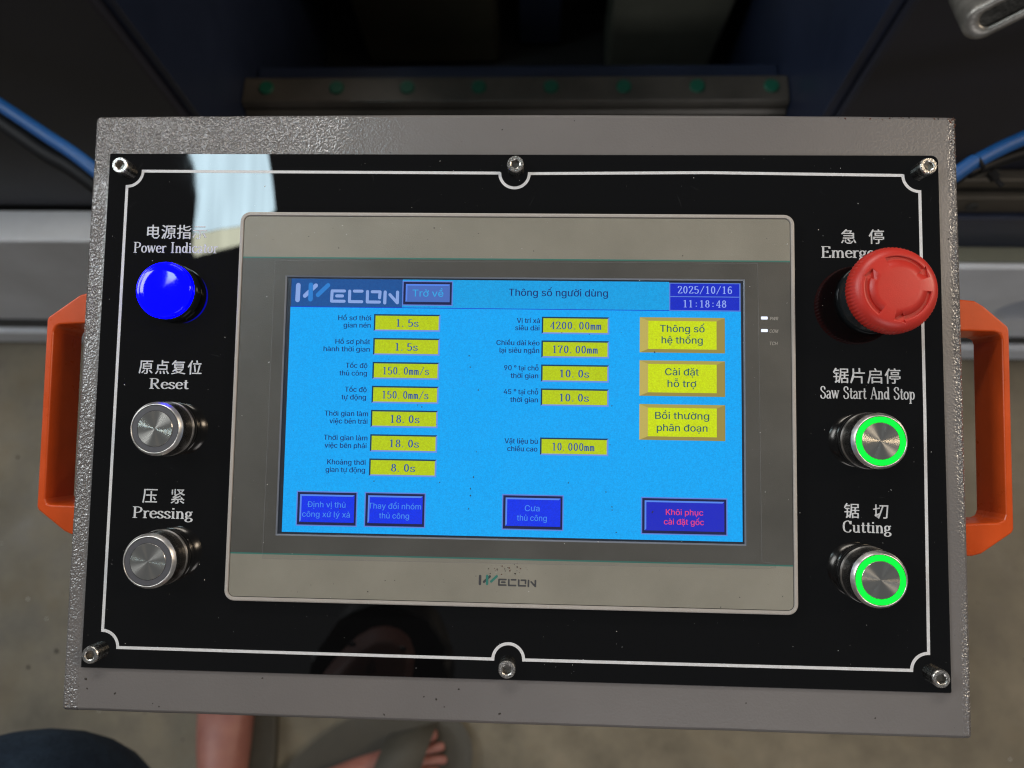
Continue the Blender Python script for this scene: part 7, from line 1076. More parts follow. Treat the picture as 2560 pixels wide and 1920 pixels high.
FIELDS = [(-68.6, 44.9, '1.5s', -57.4, -46.3), (-68.6, 33.05, '1.5s', -57.6, -46.4), (-68.6, 21.2, '150.0mm/s', -63.3, -40.6), (-68.6, 9.4, '150.0mm/s', -63.3, -40.6),
          (-68.7, -2.4, '18.0s', -59.0, -44.6), (-68.7, -14.3, '18.0s', -59.0, -44.6), (-68.8, -26.1, '8.0s', -58.0, -46.2),
          (14.2, 44.5, '4200.00mm', 18.3, 43.2), (14.2, 32.8, '170.00mm', 19.8, 41.6), (14.2, 21.0, '10.0s', 23.4, 37.6), (14.2, 9.3, '10.0s', 23.4, 37.6), (14.2, -14.5, '10.000mm', 20.2, 40.4)]
for x, y, s, a, b in FIELDS:
    mb = MB()
    x1, y1 = x + 32.9, y - 8.45
    frame(mb, x, y1, x1, y, .75, ZG, 'g_dark', 'g_dark', 'g_lav', 'g_lav')
    mb.rect(x + .75, y1 + .75, x1 - .75, y - .75, ZG, 'g_yel')
    text(mb, s, a, b, y - 6.1, 3.7, ZG + .02, 'g_num', 'mono', thick=.12, thin=.07)
    sub(mb, 'value_field')

CAPS = [(-86.4, -70.1, 41.7, 'Hồ sơ thời'), (-83.6, -70.2, 38.1, 'gian nén'), (-87.4, -70.2, 29.9, 'Hồ sơ phát'), (-93.2, -70.3, 26.2, 'hành thời gian'),
        (-81.9, -71.2, 18.1, 'Tốc độ'), (-84.9, -71.3, 14.3, 'thủ công'), (-81.9, -71.2, 6.3, 'Tốc độ'), (-83.5, -71.4, 2.5, 'tự động'),
        (-91.6, -70.1, -5.6, 'Thời gian làm'), (-89.0, -70.3, -9.3, 'việc bên trái'), (-91.6, -70.1, -17.4, 'Thời gian làm'), (-91.0, -70.4, -21.2, 'việc bên phải'),
        (-89.4, -70.6, -29.3, 'Khoảng thời'), (-90.1, -70.8, -33.0, 'gian tự động'),
        (2.0, 13.2, 41.3, 'Vị trí xả'), (1.3, 13.1, 37.7, 'siêu dài'), (-7.8, 13.2, 30.3, 'Chiều dài kéo'), (-6.2, 13.1, 26.6, 'lại siêu ngắn'),
        (-3.8, 12.9, 18.0, '90 ° tại chỗ'), (-.6, 12.8, 14.2, 'thời gian'), (-3.8, 12.9, 6.3, '45 ° tại chỗ'), (-.6, 12.8, 2.5, 'thời gian'),
        (-3.0, 13.0, -17.6, 'Vật liệu bù'), (-1.6, 12.9, -21.3, 'chiều cao')]
for i in range(0, len(CAPS), 2):
    mb = MB()
    for a, b, y, s in CAPS[i:i + 2]:
        text(mb, s, a, b, y, 2.45, ZG, 'g_txt')
    sub(mb, 'caption')
mb = MB()
text(mb, 'Thông số người dùng', -2.2, 46.3, 54.7, 3.5, ZG, 'g_txt')
sub(mb, 'screen_title')

mb = MB()
mb.rect(76.1, 48.1, 110.5, 61.9, ZD + .012, 'g_frame')
mb.rect(76.6, 55.3, 109.9, 61.5, ZG, 'g_date')
mb.rect(76.6, 48.5, 109.9, 54.9, ZG, 'g_date')
text(mb, '2025/10/16', 80.2, 106.4, 56.7, 3.6, ZG + .02, 'g_datetx', 'mono', thick=.11, thin=.07)
text(mb, '11:18:48', 83.0, 103.6, 49.9, 3.5, ZG + .02, 'g_datetx', 'mono', thick=.11, thin=.07)
sub(mb, 'clock_field')

for y, lines in ((44.8, [('Thông số', 71.7, 93.1, 37.7), ('hệ thống', 72.5, 92.2, 32.1)]), (23.7, [('Cài đặt', 74.2, 90.3, 16.6), ('hỗ trợ', 75.4, 89.1, 10.9)]), (2.5, [('Bồi thường', 69.5, 95.2, -4.6), ('phân đoạn', 70.3, 94.4, -10.4)])):
    mb = MB()
    a, b, c, d = (61.9, y), (102.9, y), (102.9, y - 17.25), (61.9, y - 17.25)
    a2, b2, c2, d2 = (66.0, y - 1.7), (98.9, y - 1.7), (98.9, y - 15.5), (66.0, y - 15.5)
    mb.poly([d, d2, a2, a], ZG, 'g_tan1')
    mb.poly([a, a2, b2, b], ZG, 'g_tan2')
    mb.poly([b, b2, c2, c], ZG, 'g_tan3')
    mb.poly([c, c2, d2, d], ZG, 'g_tan3')
    mb.poly([a2, d2, c2, b2], ZG, 'g_face')
    for s, x0, x1, yb in lines:
        text(mb, s, x0, x1, yb, 3.4, ZG + .02, 'g_ytx')
    sub(mb, 'screen_button')['label'] = 'yellow screen button'


def sbutton(x0, y0, x1, y1, face, ink, lines, cap, wide=1.2):
    mb = MB()
    frame(mb, x0, y0, x1, y1, .55, ZG, 'g_frame', 'g_frame', 'g_frame', 'g_frame')
    mb.rect(x0 + .55, y0 + .55, x1 - .55, y1 - .55, ZD + .012, 'g_navy')
    frame(mb, x0 + 1.7, y0 + 1.9, x1 - 1.5, y1 - 1.6, .8, ZG, 'g_hi', 'g_hi', face, face)
    mb.rect(x0 + 2.5, y0 + 2.7, x1 - 2.3, y1 - 2.4, ZG, face)
    for s, a, b, yb in lines:
        text(mb, s, a, b, yb, cap, ZG + .02, ink, bold=.035)
    return sub(mb, 'screen_button')


sbutton(-54.9, 49.3, -29.8, 61.7, 'g_slate', 'g_slatetx', [('Trở về', -49.8, -34.5, 53.9)], 3.4)['label'] = 'slate blue screen button'
sbutton(-103.9, -59.2, -74.0, -42.4, 'g_blue', 'g_btx', [('Định vị thủ', -98.5, -79.8, -50.1), ('công xứ lý xả', -100.9, -77.5, -54.8)], 2.7)
sbutton(-70.5, -59.1, -40.7, -42.3, 'g_blue', 'g_btx', [('Thay đổi nhóm', -68.6, -42.9, -50.2), ('thủ công', -63.2, -48.6, -54.8)], 2.7)
sbutton(-3.7, -59.0, 25.9, -42.0, 'g_blue', 'g_btx', [('Cưa', 7.3, 14.4, -49.9), ('thủ công', 3.6, 17.9, -54.5)], 2.8)
sbutton(62.9, -59.7, 103.8, -42.0, 'g_blue2', 'g_red', [('Khôi phục', 74.7, 92.3, -50.3), ('cài đặt gốc', 73.8, 92.7, -54.8)], 2.7)['label'] = 'deep blue screen button with red words'

# clear cover sheet of the display, status lights, maker's mark, left-on protective film
mb = MB()
mb.rect(OX0 + .1, OY0 + .1, OX1 - .1, OY1 - .1, Z0 - .28, 'glass')
sub(mb, 'display_glass')
for y in (44.9, 38.8):
    mb = MB()
    mb.loft([[(x, yy, z) for x, yy in rrect(120.0, y - .72, 123.2, y + .72, .35, 3)] for z in (Z0, Z0 + .12)], 'g_led')
    sub(mb, 'indicator_light')
for s, a, b, y in (('PWR', 124.2, 128.0, 43.9), ('COM', 123.9, 127.9, 37.8), ('TCH', 123.8, 127.6, 31.8)):
    mb = MB()
    text(mb, s, a, b, y, 1.6, Z0 + .02, 'print', bold=.03)
    mb.V = [(x + (yy - y) * .22, yy, z) for x, yy, z in mb.V]
    sub(mb, 'indicator_caption')
mb = MB()
maker_logo(mb, -14.2, -80.4, 27.6, 5.2, Z0 + .02, 'logo_dark', 'logo_teal')
sub(mb, 'maker_logo')
mb = MB()
fp = [(-119.3, -75.2), (119.3, -74.4), (125.8, -73.9), (126.2, -71.9), (119.6, -71.2), (118.6, 71.6), (-118.9, 71.2)]
mb.poly(fp, Z0 + .10, 'film')
ribbon(mb, fp, .28, Z0 + .12, 'film_edge')
sub(mb, 'protective_film')

# ------------------------------------------------------------------ screws (six, same mesh)


def screw_mesh():
    mb = MB()
    seg = 36
    circ = lambda r, z: [(r * math.cos(2 * pi * i / seg), r * math.sin(2 * pi * i / seg), z) for i in range(seg)]

    def hexa(r, z):
        out = []
        for i in range(seg):
            a = 2 * pi * i / seg
            k = math.cos(pi / 6) / math.cos((a % (pi / 3)) - pi / 6)
            out.append((r * k * math.cos(a), r * k * math.sin(a), z))
        return out
    kn = []
    for z in (1.2, 5.3):
        kn.append([(4.15 * (1 + .012 * (i % 2)) * math.cos(2 * pi * i / seg), 4.15 * (1 + .012 * (i % 2)) * math.sin(2 * pi * i / seg), z) for i in range(seg)])
    mb.loft(kn + [circ(4.05, 5.75), circ(3.75, 6.1)], 'screw', cap1=False)
    mb.loft([circ(3.75, 6.1), circ(2.6, 6.08), hexa(2.35, 5.8)], 'screw', cap1=False)
    mb.loft([hexa(2.35, 5.8), hexa(2.3, 3.4)], 'steel_dark')
    # short cast marks on the head
    for a in (60, 78, 96, 114, 240, 258, 276, 294):
        c, s = math.cos(R(a)), math.sin(R(a))
        mb.box(c * 3.1 - .13, s * 3.1 - .35, 6.05, c * 3.1 + .13, s * 3.1 + .35, 6.16, 'screw')
    return mb


s0 = None
for i, (x, y, rz) in enumerate(((-200.6, 119.6, 10), (0.0, 120.8, 25), (201.1, 120.4, 40), (-201.9, -123.2, 5), (0, -124.4, 33), (201.3, -122.8, 18))):
    if s0 is None:
        s0 = screw_mesh().build('screw', panel, loc=(x, y, 0))
        o = s0
    else:
        o = s0.copy()
        col.objects.link(o)
        o.location = (x * MM, y * MM, 0)
    o.rotation_euler = (0, 0, R(rz))

# ------------------------------------------------------------------ push buttons


def push_button(x, y, lit, rz=0):
    mb = MB()
    mb.revolve([(13.4, 1.7), (13.55, 2.2), (13.55, 4.0)], 'steel', 96, cap=False)
    mb.revolve([(13.55, 4.0), (13.45, 4.5), (12.95, 5.3)], 'steel_brushed', 96, cap=False)
    mb.revolve([(12.95, 5.3), (13.3, 5.6), (13.05, 13.4), (13.1, 13.6), (13.0, 14.1)], 'steel', 96, cap=False)
    mb.revolve([(13.0, 14.1), (11.95, 15.75), (11.7, 15.95), (11.45, 15.9), (11.4, 15.6)], 'steel_brushed', 96, cap=False)
    b = mb.build('push_button', panel, loc=(x, y, 0))
    b['label'] = 'steel push button with glowing green ring' if lit else 'steel push button with unlit grey ring'
    mb = MB()
    mb.revolve([(13.5, 1.2), (13.55, 1.7), (13.0, 1.95)], 'rubber', 64, cap=False)
    mb.build('gasket', b)
    mb = MB()
    mb.ring_flat(8.75, 11.2, 15.72, 'g_ring' if lit else 'ring_off')
    mb.build('light_ring', b)
    mb = MB()
    mb.ring_flat(8.3, 11.6, 15.3, 'rubber')
    mb.build('ring_seat', b)
    mb = MB()
    mb.revolve([(8.62, 15.3), (8.62, 15.75), (8.45, 15.9)], 'steel', 72, cap=False)
    mb.build('cap_edge', b)
    mb = MB()
    # finely turned disc: concentric rings so that the surface stays flat but splits light like a lathe face
    seg = 72
    loops = [[(r * math.cos(2 * pi * i / seg), r * math.sin(2 * pi * i / seg), 15.9) for i in range(seg)] for r in (8.45, 4.0, .05)]
    mb.loft(loops, 'spun')
    c = mb.build('cap', b)
    c.rotation_euler = (0, 0, R(rz))
    return b


push_button(-170.1, -13.4, False)
push_button(-170.3, -76.1, False)
push_button(171.1, -13.4, True)
push_button(169.9, -76.5, True)

# blue pilot lamp
mb = MB()
mb.revolve([(14.5, 1.2), (14.7, 1.8), (14.6, 7.0), (14.2, 7.4)], 'black_gloss', 96, cap=False)
lamp = mb.build('indicator_lamp', panel, loc=(-172.4, 55.0, 0))
lamp['label'] = 'blue glowing indicator lamp'
mb = MB()
mb.revolve([(14.0, 7.2), (14.1, 9.2), (13.7, 10.3), (12.7, 10.9), (12.2, 10.8), (11.8, 11.0), (9, 11.35), (5, 11.6), (0.01, 11.7)], 'lens', 96)
mb.build('lamp_lens', lamp)

# emergency stop
mb = MB()
mb.revolve([(9.4, 13.8), (12.5, 14.6), (17.4, 15.6), (19.4, 16.8), (19.85, 17.6), (19.9, 18.6), (20.0, 20.0), (19.9, 21.2), (19.7, 22.4), (19.1, 23.8), (18.0, 25.2), (16.8, 26.0), (15.9, 26.35), (15.4, 26.5), (9, 27.0), (0.01, 27.1)], 'red', 288, knurl=(72, 17.0, 23.0, .011))
es = mb.build('emergency_stop', panel, loc=(175.0, 55.8, 0))
es['label'] = 'red mushroom emergency stop button with three engraved arrows'
# engraved arrows: cut real grooves
cut = MB()
for t0 in (234, 112, -6):
    r1, r2 = 12.9, 14.9
    pts = []
    K = 18
    for k in range(K + 1):
        a = R(t0 - 74 * k / K)
        pts.append(((r2 - .2) * math.cos(a), (r2 - .2) * math.sin(a)))
    a = R(t0 - 73)
    pts.append((16.2 * math.cos(a), 16.2 * math.sin(a)))
    a = R(t0 - 92)
    pts.append((14.2 * math.cos(a), 14.2 * math.sin(a)))
    a = R(t0 - 75)
    pts.append((11.6 * math.cos(a), 11.6 * math.sin(a)))
    for k in range(K, -1, -1):
        a = R(t0 - 74 * k / K)
        pts.append((r1 * math.cos(a), r1 * math.sin(a)))
    cut.loft([[(x, y, 25.75) for x, y in reversed(pts)], [(x, y, 30) for x, y in reversed(pts)]], 'red', cap0=True)
co_ = cut.build('cutter', panel, loc=(175.0, 55.8, 0))
# close the underside so the boolean sees a solid
me = es.data
bm = bmesh.new()
bm.from_mesh(me)
bmesh.ops.holes_fill(bm, edges=[e for e in bm.edges if e.is_boundary])
bmesh.ops.remove_doubles(bm, verts=bm.verts, dist=2e-6)
bmesh.ops.recalc_face_normals(bm, faces=bm.faces)
bm.to_mesh(me)
bm.clear()
bm.from_mesh(co_.data)
bmesh.ops.remove_doubles(bm, verts=bm.verts, dist=2e-6)
bmesh.ops.recalc_face_normals(bm, faces=bm.faces)
bm.to_mesh(co_.data)
bm.free()
md = es.modifiers.new('cut', 'BOOLEAN')
md.operation = 'DIFFERENCE'
md.solver = 'EXACT'
md.object = co_
bpy.context.view_layer.update()
dg = bpy.context.evaluated_depsgraph_get()
nm = bpy.data.meshes.new_from_object(es.evaluated_get(dg))
es.modifiers.clear()
es.data = nm
nm.name = 'emergency_stop'
bpy.data.objects.remove(co_)
mb = MB()
mb.revolve([(17.4, 1.2), (17.5, 3.4), (16.8, 4.2), (15.4, 7.4), (13.2, 8.6), (13.0, 12.0), (11.6, 14.2)], 'black_gloss', 64, cap=False)
mb.build('collar', es)

# ------------------------------------------------------------------ handles


def handle(side):
    k = side
    if side < 0:
        out = [(-216, 57.2), (-225.5, 57.4), (-229.5, 56.2), (-245.9, 44.3), (-246.3, 42.5), (-245.6, -54.6), (-244.8, -56.4), (-230.5, -66.9), (-226.5, -68.6), (-216, -69.0)]
        inn = [(-216, -54.0), (-238.6, -53.6), (-240.6, -52.9), (-241.6, -50.6), (-242.4, 36.6), (-241.6, 39.2), (-239.6, 40.4), (-216, 41.8)]
    else:
        out = [(216, -69.4), (227.5, -69.2), (232.0, -67.9), (246.8, -57.6), (247.8, -55.6), (248.5, 42.8), (247.9, 44.9), (236.5, 55.0), (232.0, 57.8), (226, 58.4), (216, 58.4)]
        inn = [(216, 42.6), (241.0, 42.2), (243.8, 41.2), (244.8, 38.6), (244.2, -48.6), (243.2, -51.4), (240.6, -52.6), (216, -54.0)]
    mb = MB()
    zf, zb = -12.0, -36.0
    ring = out + inn
    N = len(ring)
    for z, order in ((zf, 1), (zb, -1)):
        tri = tessellate_polygon([[Vector((x, y, 0)) for x, y in ring]])
        mb.add([(x, y, z) for x, y in ring], [t if order > 0 else tuple(reversed(t)) for t in tri], 'orange')
    v = [(x, y, zf) for x, y in ring] + [(x, y, zb) for x, y in ring]
    mb.add(v, [(i, i + N, (i + 1) % N + N, (i + 1) % N) for i in range(N)], 'orange')
    o = mb.build('handle', panel)
    bm = bmesh.new()
    bm.from_mesh(o.data)
    bmesh.ops.remove_doubles(bm, verts=bm.verts, dist=1e-6)
    bmesh.ops.recalc_face_normals(bm, faces=bm.faces)
    bmesh.ops.dissolve_limit(bm, angle_limit=R(1), verts=bm.verts, edges=bm.edges)
    bm.to_mesh(o.data)
    bm.free()
    md = o.modifiers.new('bevel', 'BEVEL')
    md.width = 0.9 * MM
    md.segments = 3
    md.limit_method = 'ANGLE'
    md.angle_limit = R(40)
    o['label'] = 'orange moulded side handle'
    return o


handle(-1)
handle(1)
# mounting arm below the box
mb = MB()
mb.box(-45, -20, -130, 45, 70, -88.2, 'navy_brown')
mb.build('mounting_arm', panel, bevel=3)

# ------------------------------------------------------------------ dust and grit lying on the panel
mb = MB()
rd = random.Random(3)


def speck(x, y, z, r, mat, el=1.0, an=None):
    an = rd.uniform(0, pi) if an is None else an
    pts = []
    for k in range(6):
        a = 2 * pi * k / 6
        q = Vector((r * el * math.cos(a), r * math.sin(a))) * rd.uniform(.75, 1.2)
        pts.append((x + q.x * math.cos(an) - q.y * math.sin(an), y + q.x * math.sin(an) + q.y * math.cos(an)))
    top = (x, y, z + r * .7)
    mb.add([(px, py, z) for px, py in pts] + [top], [(i, (i + 1) % 6, 6) for i in range(6)], mat)


for i in range(400):
    x, y = rd.uniform(-207, 207), rd.uniform(-129, 126)
    onscr = -137 < x < 136 and -95 < y < 95
    z = Z0 + .13 if onscr else ZP + .03
    if -111 < x < 111 and -62.5 < y < 62.5:
        continue
    big = rd.random() ** 5
    speck(x, y, z, .05 + .19 * big, 'dust', rd.choice((1, 1, 1.5, 2.6)))
for i in range(38):
    x, y = rd.uniform(-108, 108), rd.uniform(-60, 46)
    speck(x, y, Z0 + .13, .10 + .28 * rd.random() ** 3, 'grit', rd.choice((1, 1.4, 2)))
for x, y in ((-21, 24.7), (-20.4, 19.2), (-16.2, 8.0), (-45.6, 0.3), (-43.6, -.6), (-66, -37), (-34, -37), (-19, -43), (28, -36), (46, -40), (49, -47), (49, -48.5), (51, -59), (68.4, -48.7), (68.0, -49.3)):
    speck(x, y, Z0 + .13, .30, 'grit', 1.3)
for i in range(26):
    x, y = rd.gauss(-1, 5.5), rd.gauss(-77.4, 1.2)
    speck(x, y, Z0 + .13, .12 + .3 * rd.random() ** 2, rd.choice(('rust', 'grit')), 1.3)
for i in range(60):
    x, y = rd.uniform(-132, 132), rd.choice((rd.uniform(-93, -75), rd.uniform(75, 93)))
    speck(x, y, Z0 + .03, .07 + .25 * rd.random() ** 3, 'grit', 1.2)
for i in range(46):
    s = rd.random()
    if s < .35:
        x, y = rd.uniform(-214, 214), rd.uniform(130, 146)
    elif s < .8:
        x, y = rd.uniform(-214, 214), rd.uniform(-150, -133)
    else:
        x, y = rd.choice((rd.uniform(-217, -211), rd.uniform(211, 216))), rd.uniform(-150, 146)
    speck(x, y, .05, 0.09 + .45 * rd.random() ** 4, 'grit', rd.choice((1, 1.5)))
for i in range(90):
    t = rd.random()
    if t < .6:
        x, y = 217.8 - 3.0 * rd.random() ** 2, 147 - 20 * rd.random() ** 2
    else:
        x, y = 217 - 60 * rd.random(), 147.2 - 1.2 * rd.random()
    speck(x, y, .02 - .6 * max(0, x - 217), .12 + .3 * rd.random() ** 2, rd.choice(('rust', 'grit')), 1.5)
for x, y, r in ((-207, -136.5, 1.0), (-206, -141, .8), (-192, -143, .9), (-201, -130.9, .5), (-34, -141, .9), (-40, -140, .6), (-59, -149, .8), (-30, -144.5, .6)):
    speck(x, y, .05, r * .55, 'grit', 1.4)
dust = mb.build('dust')
dust.matrix_world = PM
tag(dust, 'pale dust specks and dark grit scattered over the control panel face', None, None, 'stuff')
# fine scratches on plate and film
mb = MB()
for i in range(46):
    if rd.random() < .6:
        x, y = rd.choice((rd.uniform(-205, -142), rd.uniform(-200, 200), rd.uniform(142, 205))), rd.uniform(96, 126)
        if rd.random() < .5:
            x, y = rd.choice((-1, 1)) * rd.uniform(142, 205), rd.uniform(-125, 120)
        z = ZP + .03
    else:
        x, y = rd.uniform(-118, 118), rd.choice((rd.uniform(-74, -65), rd.uniform(64, 72)))
        z = Z0 + .13
    L = rd.uniform(1.5, 7)
    a = rd.uniform(0, pi)
    p = [(x + math.cos(a) * t * L + rd.uniform(-.15, .15), y + math.sin(a) * t * L + rd.uniform(-.15, .15)) for t in (0, .35, .7, 1)]
    ribbon(mb, p, rd.uniform(.035, .07), z, 'film_edge', closed=False)
scr = mb.build('scratch_marks', panel)
scr['kind'] = 'stuff'

# ------------------------------------------------------------------ the place behind (metres)
MT = 1.0


def bmesh_box(x0, y0, z0, x1, y1, z1, mat, name, parent=None, bevel=0.004):
    b = MB()
    b.box(x0, y0, z0, x1, y1, z1, mat)
    return b.build(name, parent, scale=1.0, bevel=bevel)


mb = MB()
mb.rect(-6, -5, 6, 7, 0, 'concrete')
fl = mb.build('floor', scale=1.0)
tag(fl, 'worn grey-brown concrete workshop floor', None, None, 'structure')

saw = empty('saw_machine', None, (0, 0.6, 0))
tag(saw, 'dark navy enamelled saw machine with pale grey base and steel guide rails behind the panel', 'machine')


def sp(mb, name, bevel=0.004):
    mb.V = [(x, y - 0.6, z) for x, y, z in mb.V]
    return mb.build(name, saw, scale=1.0, bevel=bevel)


TL = R(1.0)
# pale base: sheet face with a folded lip and a slot
mb = MB()


def base_face(x0, x1, ztop):
    b = MB()
    b.box(x0, 0.490, 0.10, x1, 0.545, ztop, 'beam')
    return b


sp(base_face(-2.2, -0.10, 0.462), 'base_cabinet')
# right part has an oblong slot, so its face is built round the hole
mb = MB()
sx, sz, sw, sh = 0.955, 0.245, 0.16, 0.052
hole = rrect(sx - sw, sz - sh, sx + sw, sz + sh, sh * .98, 8)
outr = [(-0.098, 0.10), (2.2, 0.10), (2.2, 0.412), (-0.098, 0.412)]
ring_v = [Vector((x, z, 0)) for x, z in outr]
hole_v = [Vector((x, z, 0)) for x, z in hole]
tri = tessellate_polygon([ring_v, hole_v])
allv = outr + hole
mb.add([(x, 0.478, z) for x, z in allv], tri, 'beam')
N = len(hole)
mb.add([(x, 0.478, z) for x, z in hole] + [(x, 0.52, z) for x, z in hole], [(i, (i + 1) % N, (i + 1) % N + N, i + N) for i in range(N)], 'beam')
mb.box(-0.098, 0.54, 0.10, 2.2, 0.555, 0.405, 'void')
mb.add([(-.098, .478, .412), (2.2, .478, .412), (2.2, .555, .412), (-.098, .555, .412)], [(0, 1, 2, 3)], 'beam')
sp(mb, 'slotted_base_panel', 0)
for x0, x1, y in ((-2.2, -0.10, .472), (-0.095, 2.2, .462)):
    mb = MB()
    mb.box(x0, y, 0.004, x1, .80, .070, 'beam')
    sp(mb, 'base_foot')
    mb = MB()
    mb.box(x0, y + .012, .0705, x1, .80, .099, 'groove')
    sp(mb, 'base_joint', 0)

# side cabinets with their vertical corner edges
mb = MB()
mb.box(-2.2, .55, .4635, -.462, 1.3, 1.15, 'navy_brown')
sp(mb, 'side_cabinet', .006)['label'] = 'near-black left cabinet'
mb = MB()
mb.box(.352, .55, .414, 2.2, 1.3, 1.15, 'navy_brown')
sp(mb, 'side_cabinet', .006)['label'] = 'near-black right cabinet'
mb = MB()
mb.box(-.4615, .562, .20, -.448, 1.28, 1.15, 'navy')
sp(mb, 'bay_side_plate', .001)
mb = MB()
mb.box(.338, .562, .20, .3515, 1.28, 1.15, 'navy')
sp(mb, 'bay_side_plate', .001)
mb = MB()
mb.box(-.447, 1.10, .2605, .337, 1.14, 1.5, 'void')  # unseen upper part raised to keep the far light out of the bay
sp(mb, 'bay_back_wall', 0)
mb = MB()
mb.box(-.447, .560, .46, .337, .745, .545, 'navy')
sp(mb, 'bay_shelf')
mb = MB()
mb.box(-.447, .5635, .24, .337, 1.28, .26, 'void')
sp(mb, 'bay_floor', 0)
mb = MB()
mb.add([(.105, .94, .28), (.300, .94, .28), (.335, .94, .80), (.105, .94, .80), (.105, 1.05, .28), (.300, 1.05, .28), (.335, 1.05, .80), (.105, 1.05, .80)],
       [(0, 1, 2, 3), (7, 6, 5, 4), (0, 4, 5, 1), (1, 5, 6, 2), (2, 6, 7, 3), (3, 7, 4, 0)], 'olive')
sp(mb, 'inner_cover', .01)
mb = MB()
mb.box(-.36, .98, .262, -.10, 1.095, .9, 'bay_brown')
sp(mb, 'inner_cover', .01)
mb = MB()
mb.box(-.06, 1.02, .27, .02, 1.095, .9, 'navy')
sp(mb, 'inner_post', .004)

# long linear guide rail with green bolt caps
mb = MB()
prof = [(.646, .546), (.646, .560), (.652, .566), (.652, .572), (.656, .580), (.696, .580), (.700, .572), (.696, .562), (.700, .546)]
xs = (-.446, .336)
mb.loft([[(x, y, z) for y, z in prof] for x in xs], 'rail', cap0=True)
gr = sp(mb, 'guide_rail', .0015)
c0 = None
for i in range(8):
    x = -.412 + i * .1035
    if c0 is None:
        b = MB()
        b.revolve([(.0108, 0), (.0108, .0018), (.0095, .0028)], 'cap_green', 24)
        c0 = b.build('bolt_cap', gr, scale=1.0)
        o = c0
    else:
        o = c0.copy()
        col.objects.link(o)
    o.location = (x, .678 - .6, .5803)
mb = MB()
mb.box(-.446, .612, .5455, .336, .640, .556, 'rail')
sp(mb, 'rail_seat', .001)
# right hand rail along the cabinet front
mb = MB()
mb.box(.42, .5200, .508, 2.2, .5485, .548, 'rail')
r2 = sp(mb, 'guide_rail', .003)
mb = MB()
mb.box(.42, .530, .558, 2.2, .5485, .578, 'rail')
sp(mb, 'guide_rail', .003)
b = MB()
b.revolve([(.0085, 0), (.0085, .002), (.006, .002), (.006, .0005)], 'groove', 20)
c0 = b.build('bolt_hole', r2, scale=1.0, rot=(R(90), 0, 0))
for i in range(5):
    o = c0 if i == 0 else c0.copy()
    if i:
        col.objects.link(o)
    o.location = (.596 + i * .106, .5198 - .6, .527)
mb = MB()
mb.box(.40, .487, .4135, 2.2, .5115, .420, 'olive')
sp(mb, 'ledge_strip', .001)
mb = MB()
mb.box(.40, .512, .4135, 2.2, .5495, .506, 'navy')
sp(mb, 'cabinet_plinth', .002)

# blue air hoses with black cables strapped under them


def hose(pts, r, mat, name, label, cat, group):
    b = MB()
    tube(b, [Vector(p) for p in pts], r, mat, 16, 12)
    o = b.build(name, scale=1.0)
    tag(o, label, cat, group)
    return o


hose([(-.78, .57, .93), (-.62, .480, .91), (-.5114, .4119, .90), (-.4582, .3777, .90), (-.4116, .3463, .90), (-.30, .26, .88), (-.15, .16, .90), (-.06, .10, .98)], .0062, 'hose_blue', 'air_hose', 'blue air hose entering from the left edge of the picture', 'hose', 'blue air hoses')
hose([(-.78, .565, .90), (-.62, .470, .885), (-.526, .4091, .88), (-.4711, .3729, .88), (-.4252, .3454, .88), (-.31, .26, .86), (-.14, .15, .88), (-.05, .08, .98)], .0088, 'cable', 'power_cable', 'thick black cable running along under the left blue hose', 'cable', 'black cables')
hose([(.76, .54, .92), (.58, .455, .91), (.47, .405, .903), (.4077, .3757, .90), (.3861, .3651, .90), (.3644, .3527, .90), (.3499, .3434, .90), (.25, .27, .88), (.12, .17, .90), (.04, .10, .98)], .0062, 'hose_blue', 'air_hose', 'blue air hose strapped with a black tie at the right edge', 'hose', 'blue air hoses')
hose([(.76, .50, .90), (.58, .43, .89), (.47, .390, .888), (.4141, .3690, .888), (.3999, .3640, .888), (.3854, .3580, .888), (.366, .3485, .890), (.345, .336, .889), (.22, .23, .87), (.05, .08, .97)], .0048, 'cable', 'power_cable', 'thin black cable running under the right blue hose', 'cable', 'black cables')
# zip tie
mb = MB()
ax = Vector((.063, .040, .025)).normalized()
s = ax.cross(Vector((0, 0, 1))).normalized()
q = s.cross(ax)
cc = Vector((.3650, .3520, .8985))
for w0, w1 in ((-.0016, .0016),):
    L1, L2 = [], []
    K = 28
    lo = []
    for rr, ww in ((.0080, w0), (.0092, w0), (.0092, w1), (.0080, w1)):
        lo.append([tuple(cc + ax * ww + s * rr * math.cos(2 * pi * k / K) + q * rr * math.sin(2 * pi * k / K)) for k in range(K)])
    lo.append(lo[0])
    mb.loft(lo, 'cable', cap1=False, smooth=True)
hd = Vector((.3860, .3480, .886))
tip = hd + s * .010 - q * .012 + ax * .004


def obox(mb, c, u, v, w_, a, b, d, mat):
    V = [tuple(c + u * a * i + v * b * j + w_ * d * k) for k in (-1, 1) for i, j in ((-1, -1), (1, -1), (1, 1), (-1, 1))]
    mb.add(V, [(3, 2, 1, 0), (4, 5, 6, 7), (0, 1, 5, 4), (1, 2, 6, 5), (2, 3, 7, 6), (3, 0, 4, 7)], mat)


obox(mb, hd, ax, s, q, .0034, .0042, .0034, 'cable')
obox(mb, hd + s * .0075, ax, s, q, .0022, .0050, .0010, 'cable')
zt = mb.build('zip_tie', scale=1.0, bevel=.0005)
tag(zt, 'black zip tie clamping the right blue hose to the cable', 'zip tie')

# cast metal lever with an oblong recess, top right
lev = empty('cast_lever', None, (.3440, .4265, .985))
tag(lev, 'cast grey metal lever end with oblong recess in the top right corner', 'lever')
LM = Matrix.Rotation(R(-14), 4, 'Z') @ Matrix.Rotation(R(62), 4, 'X') @ Matrix.Rotation(R(44), 4, 'Z')


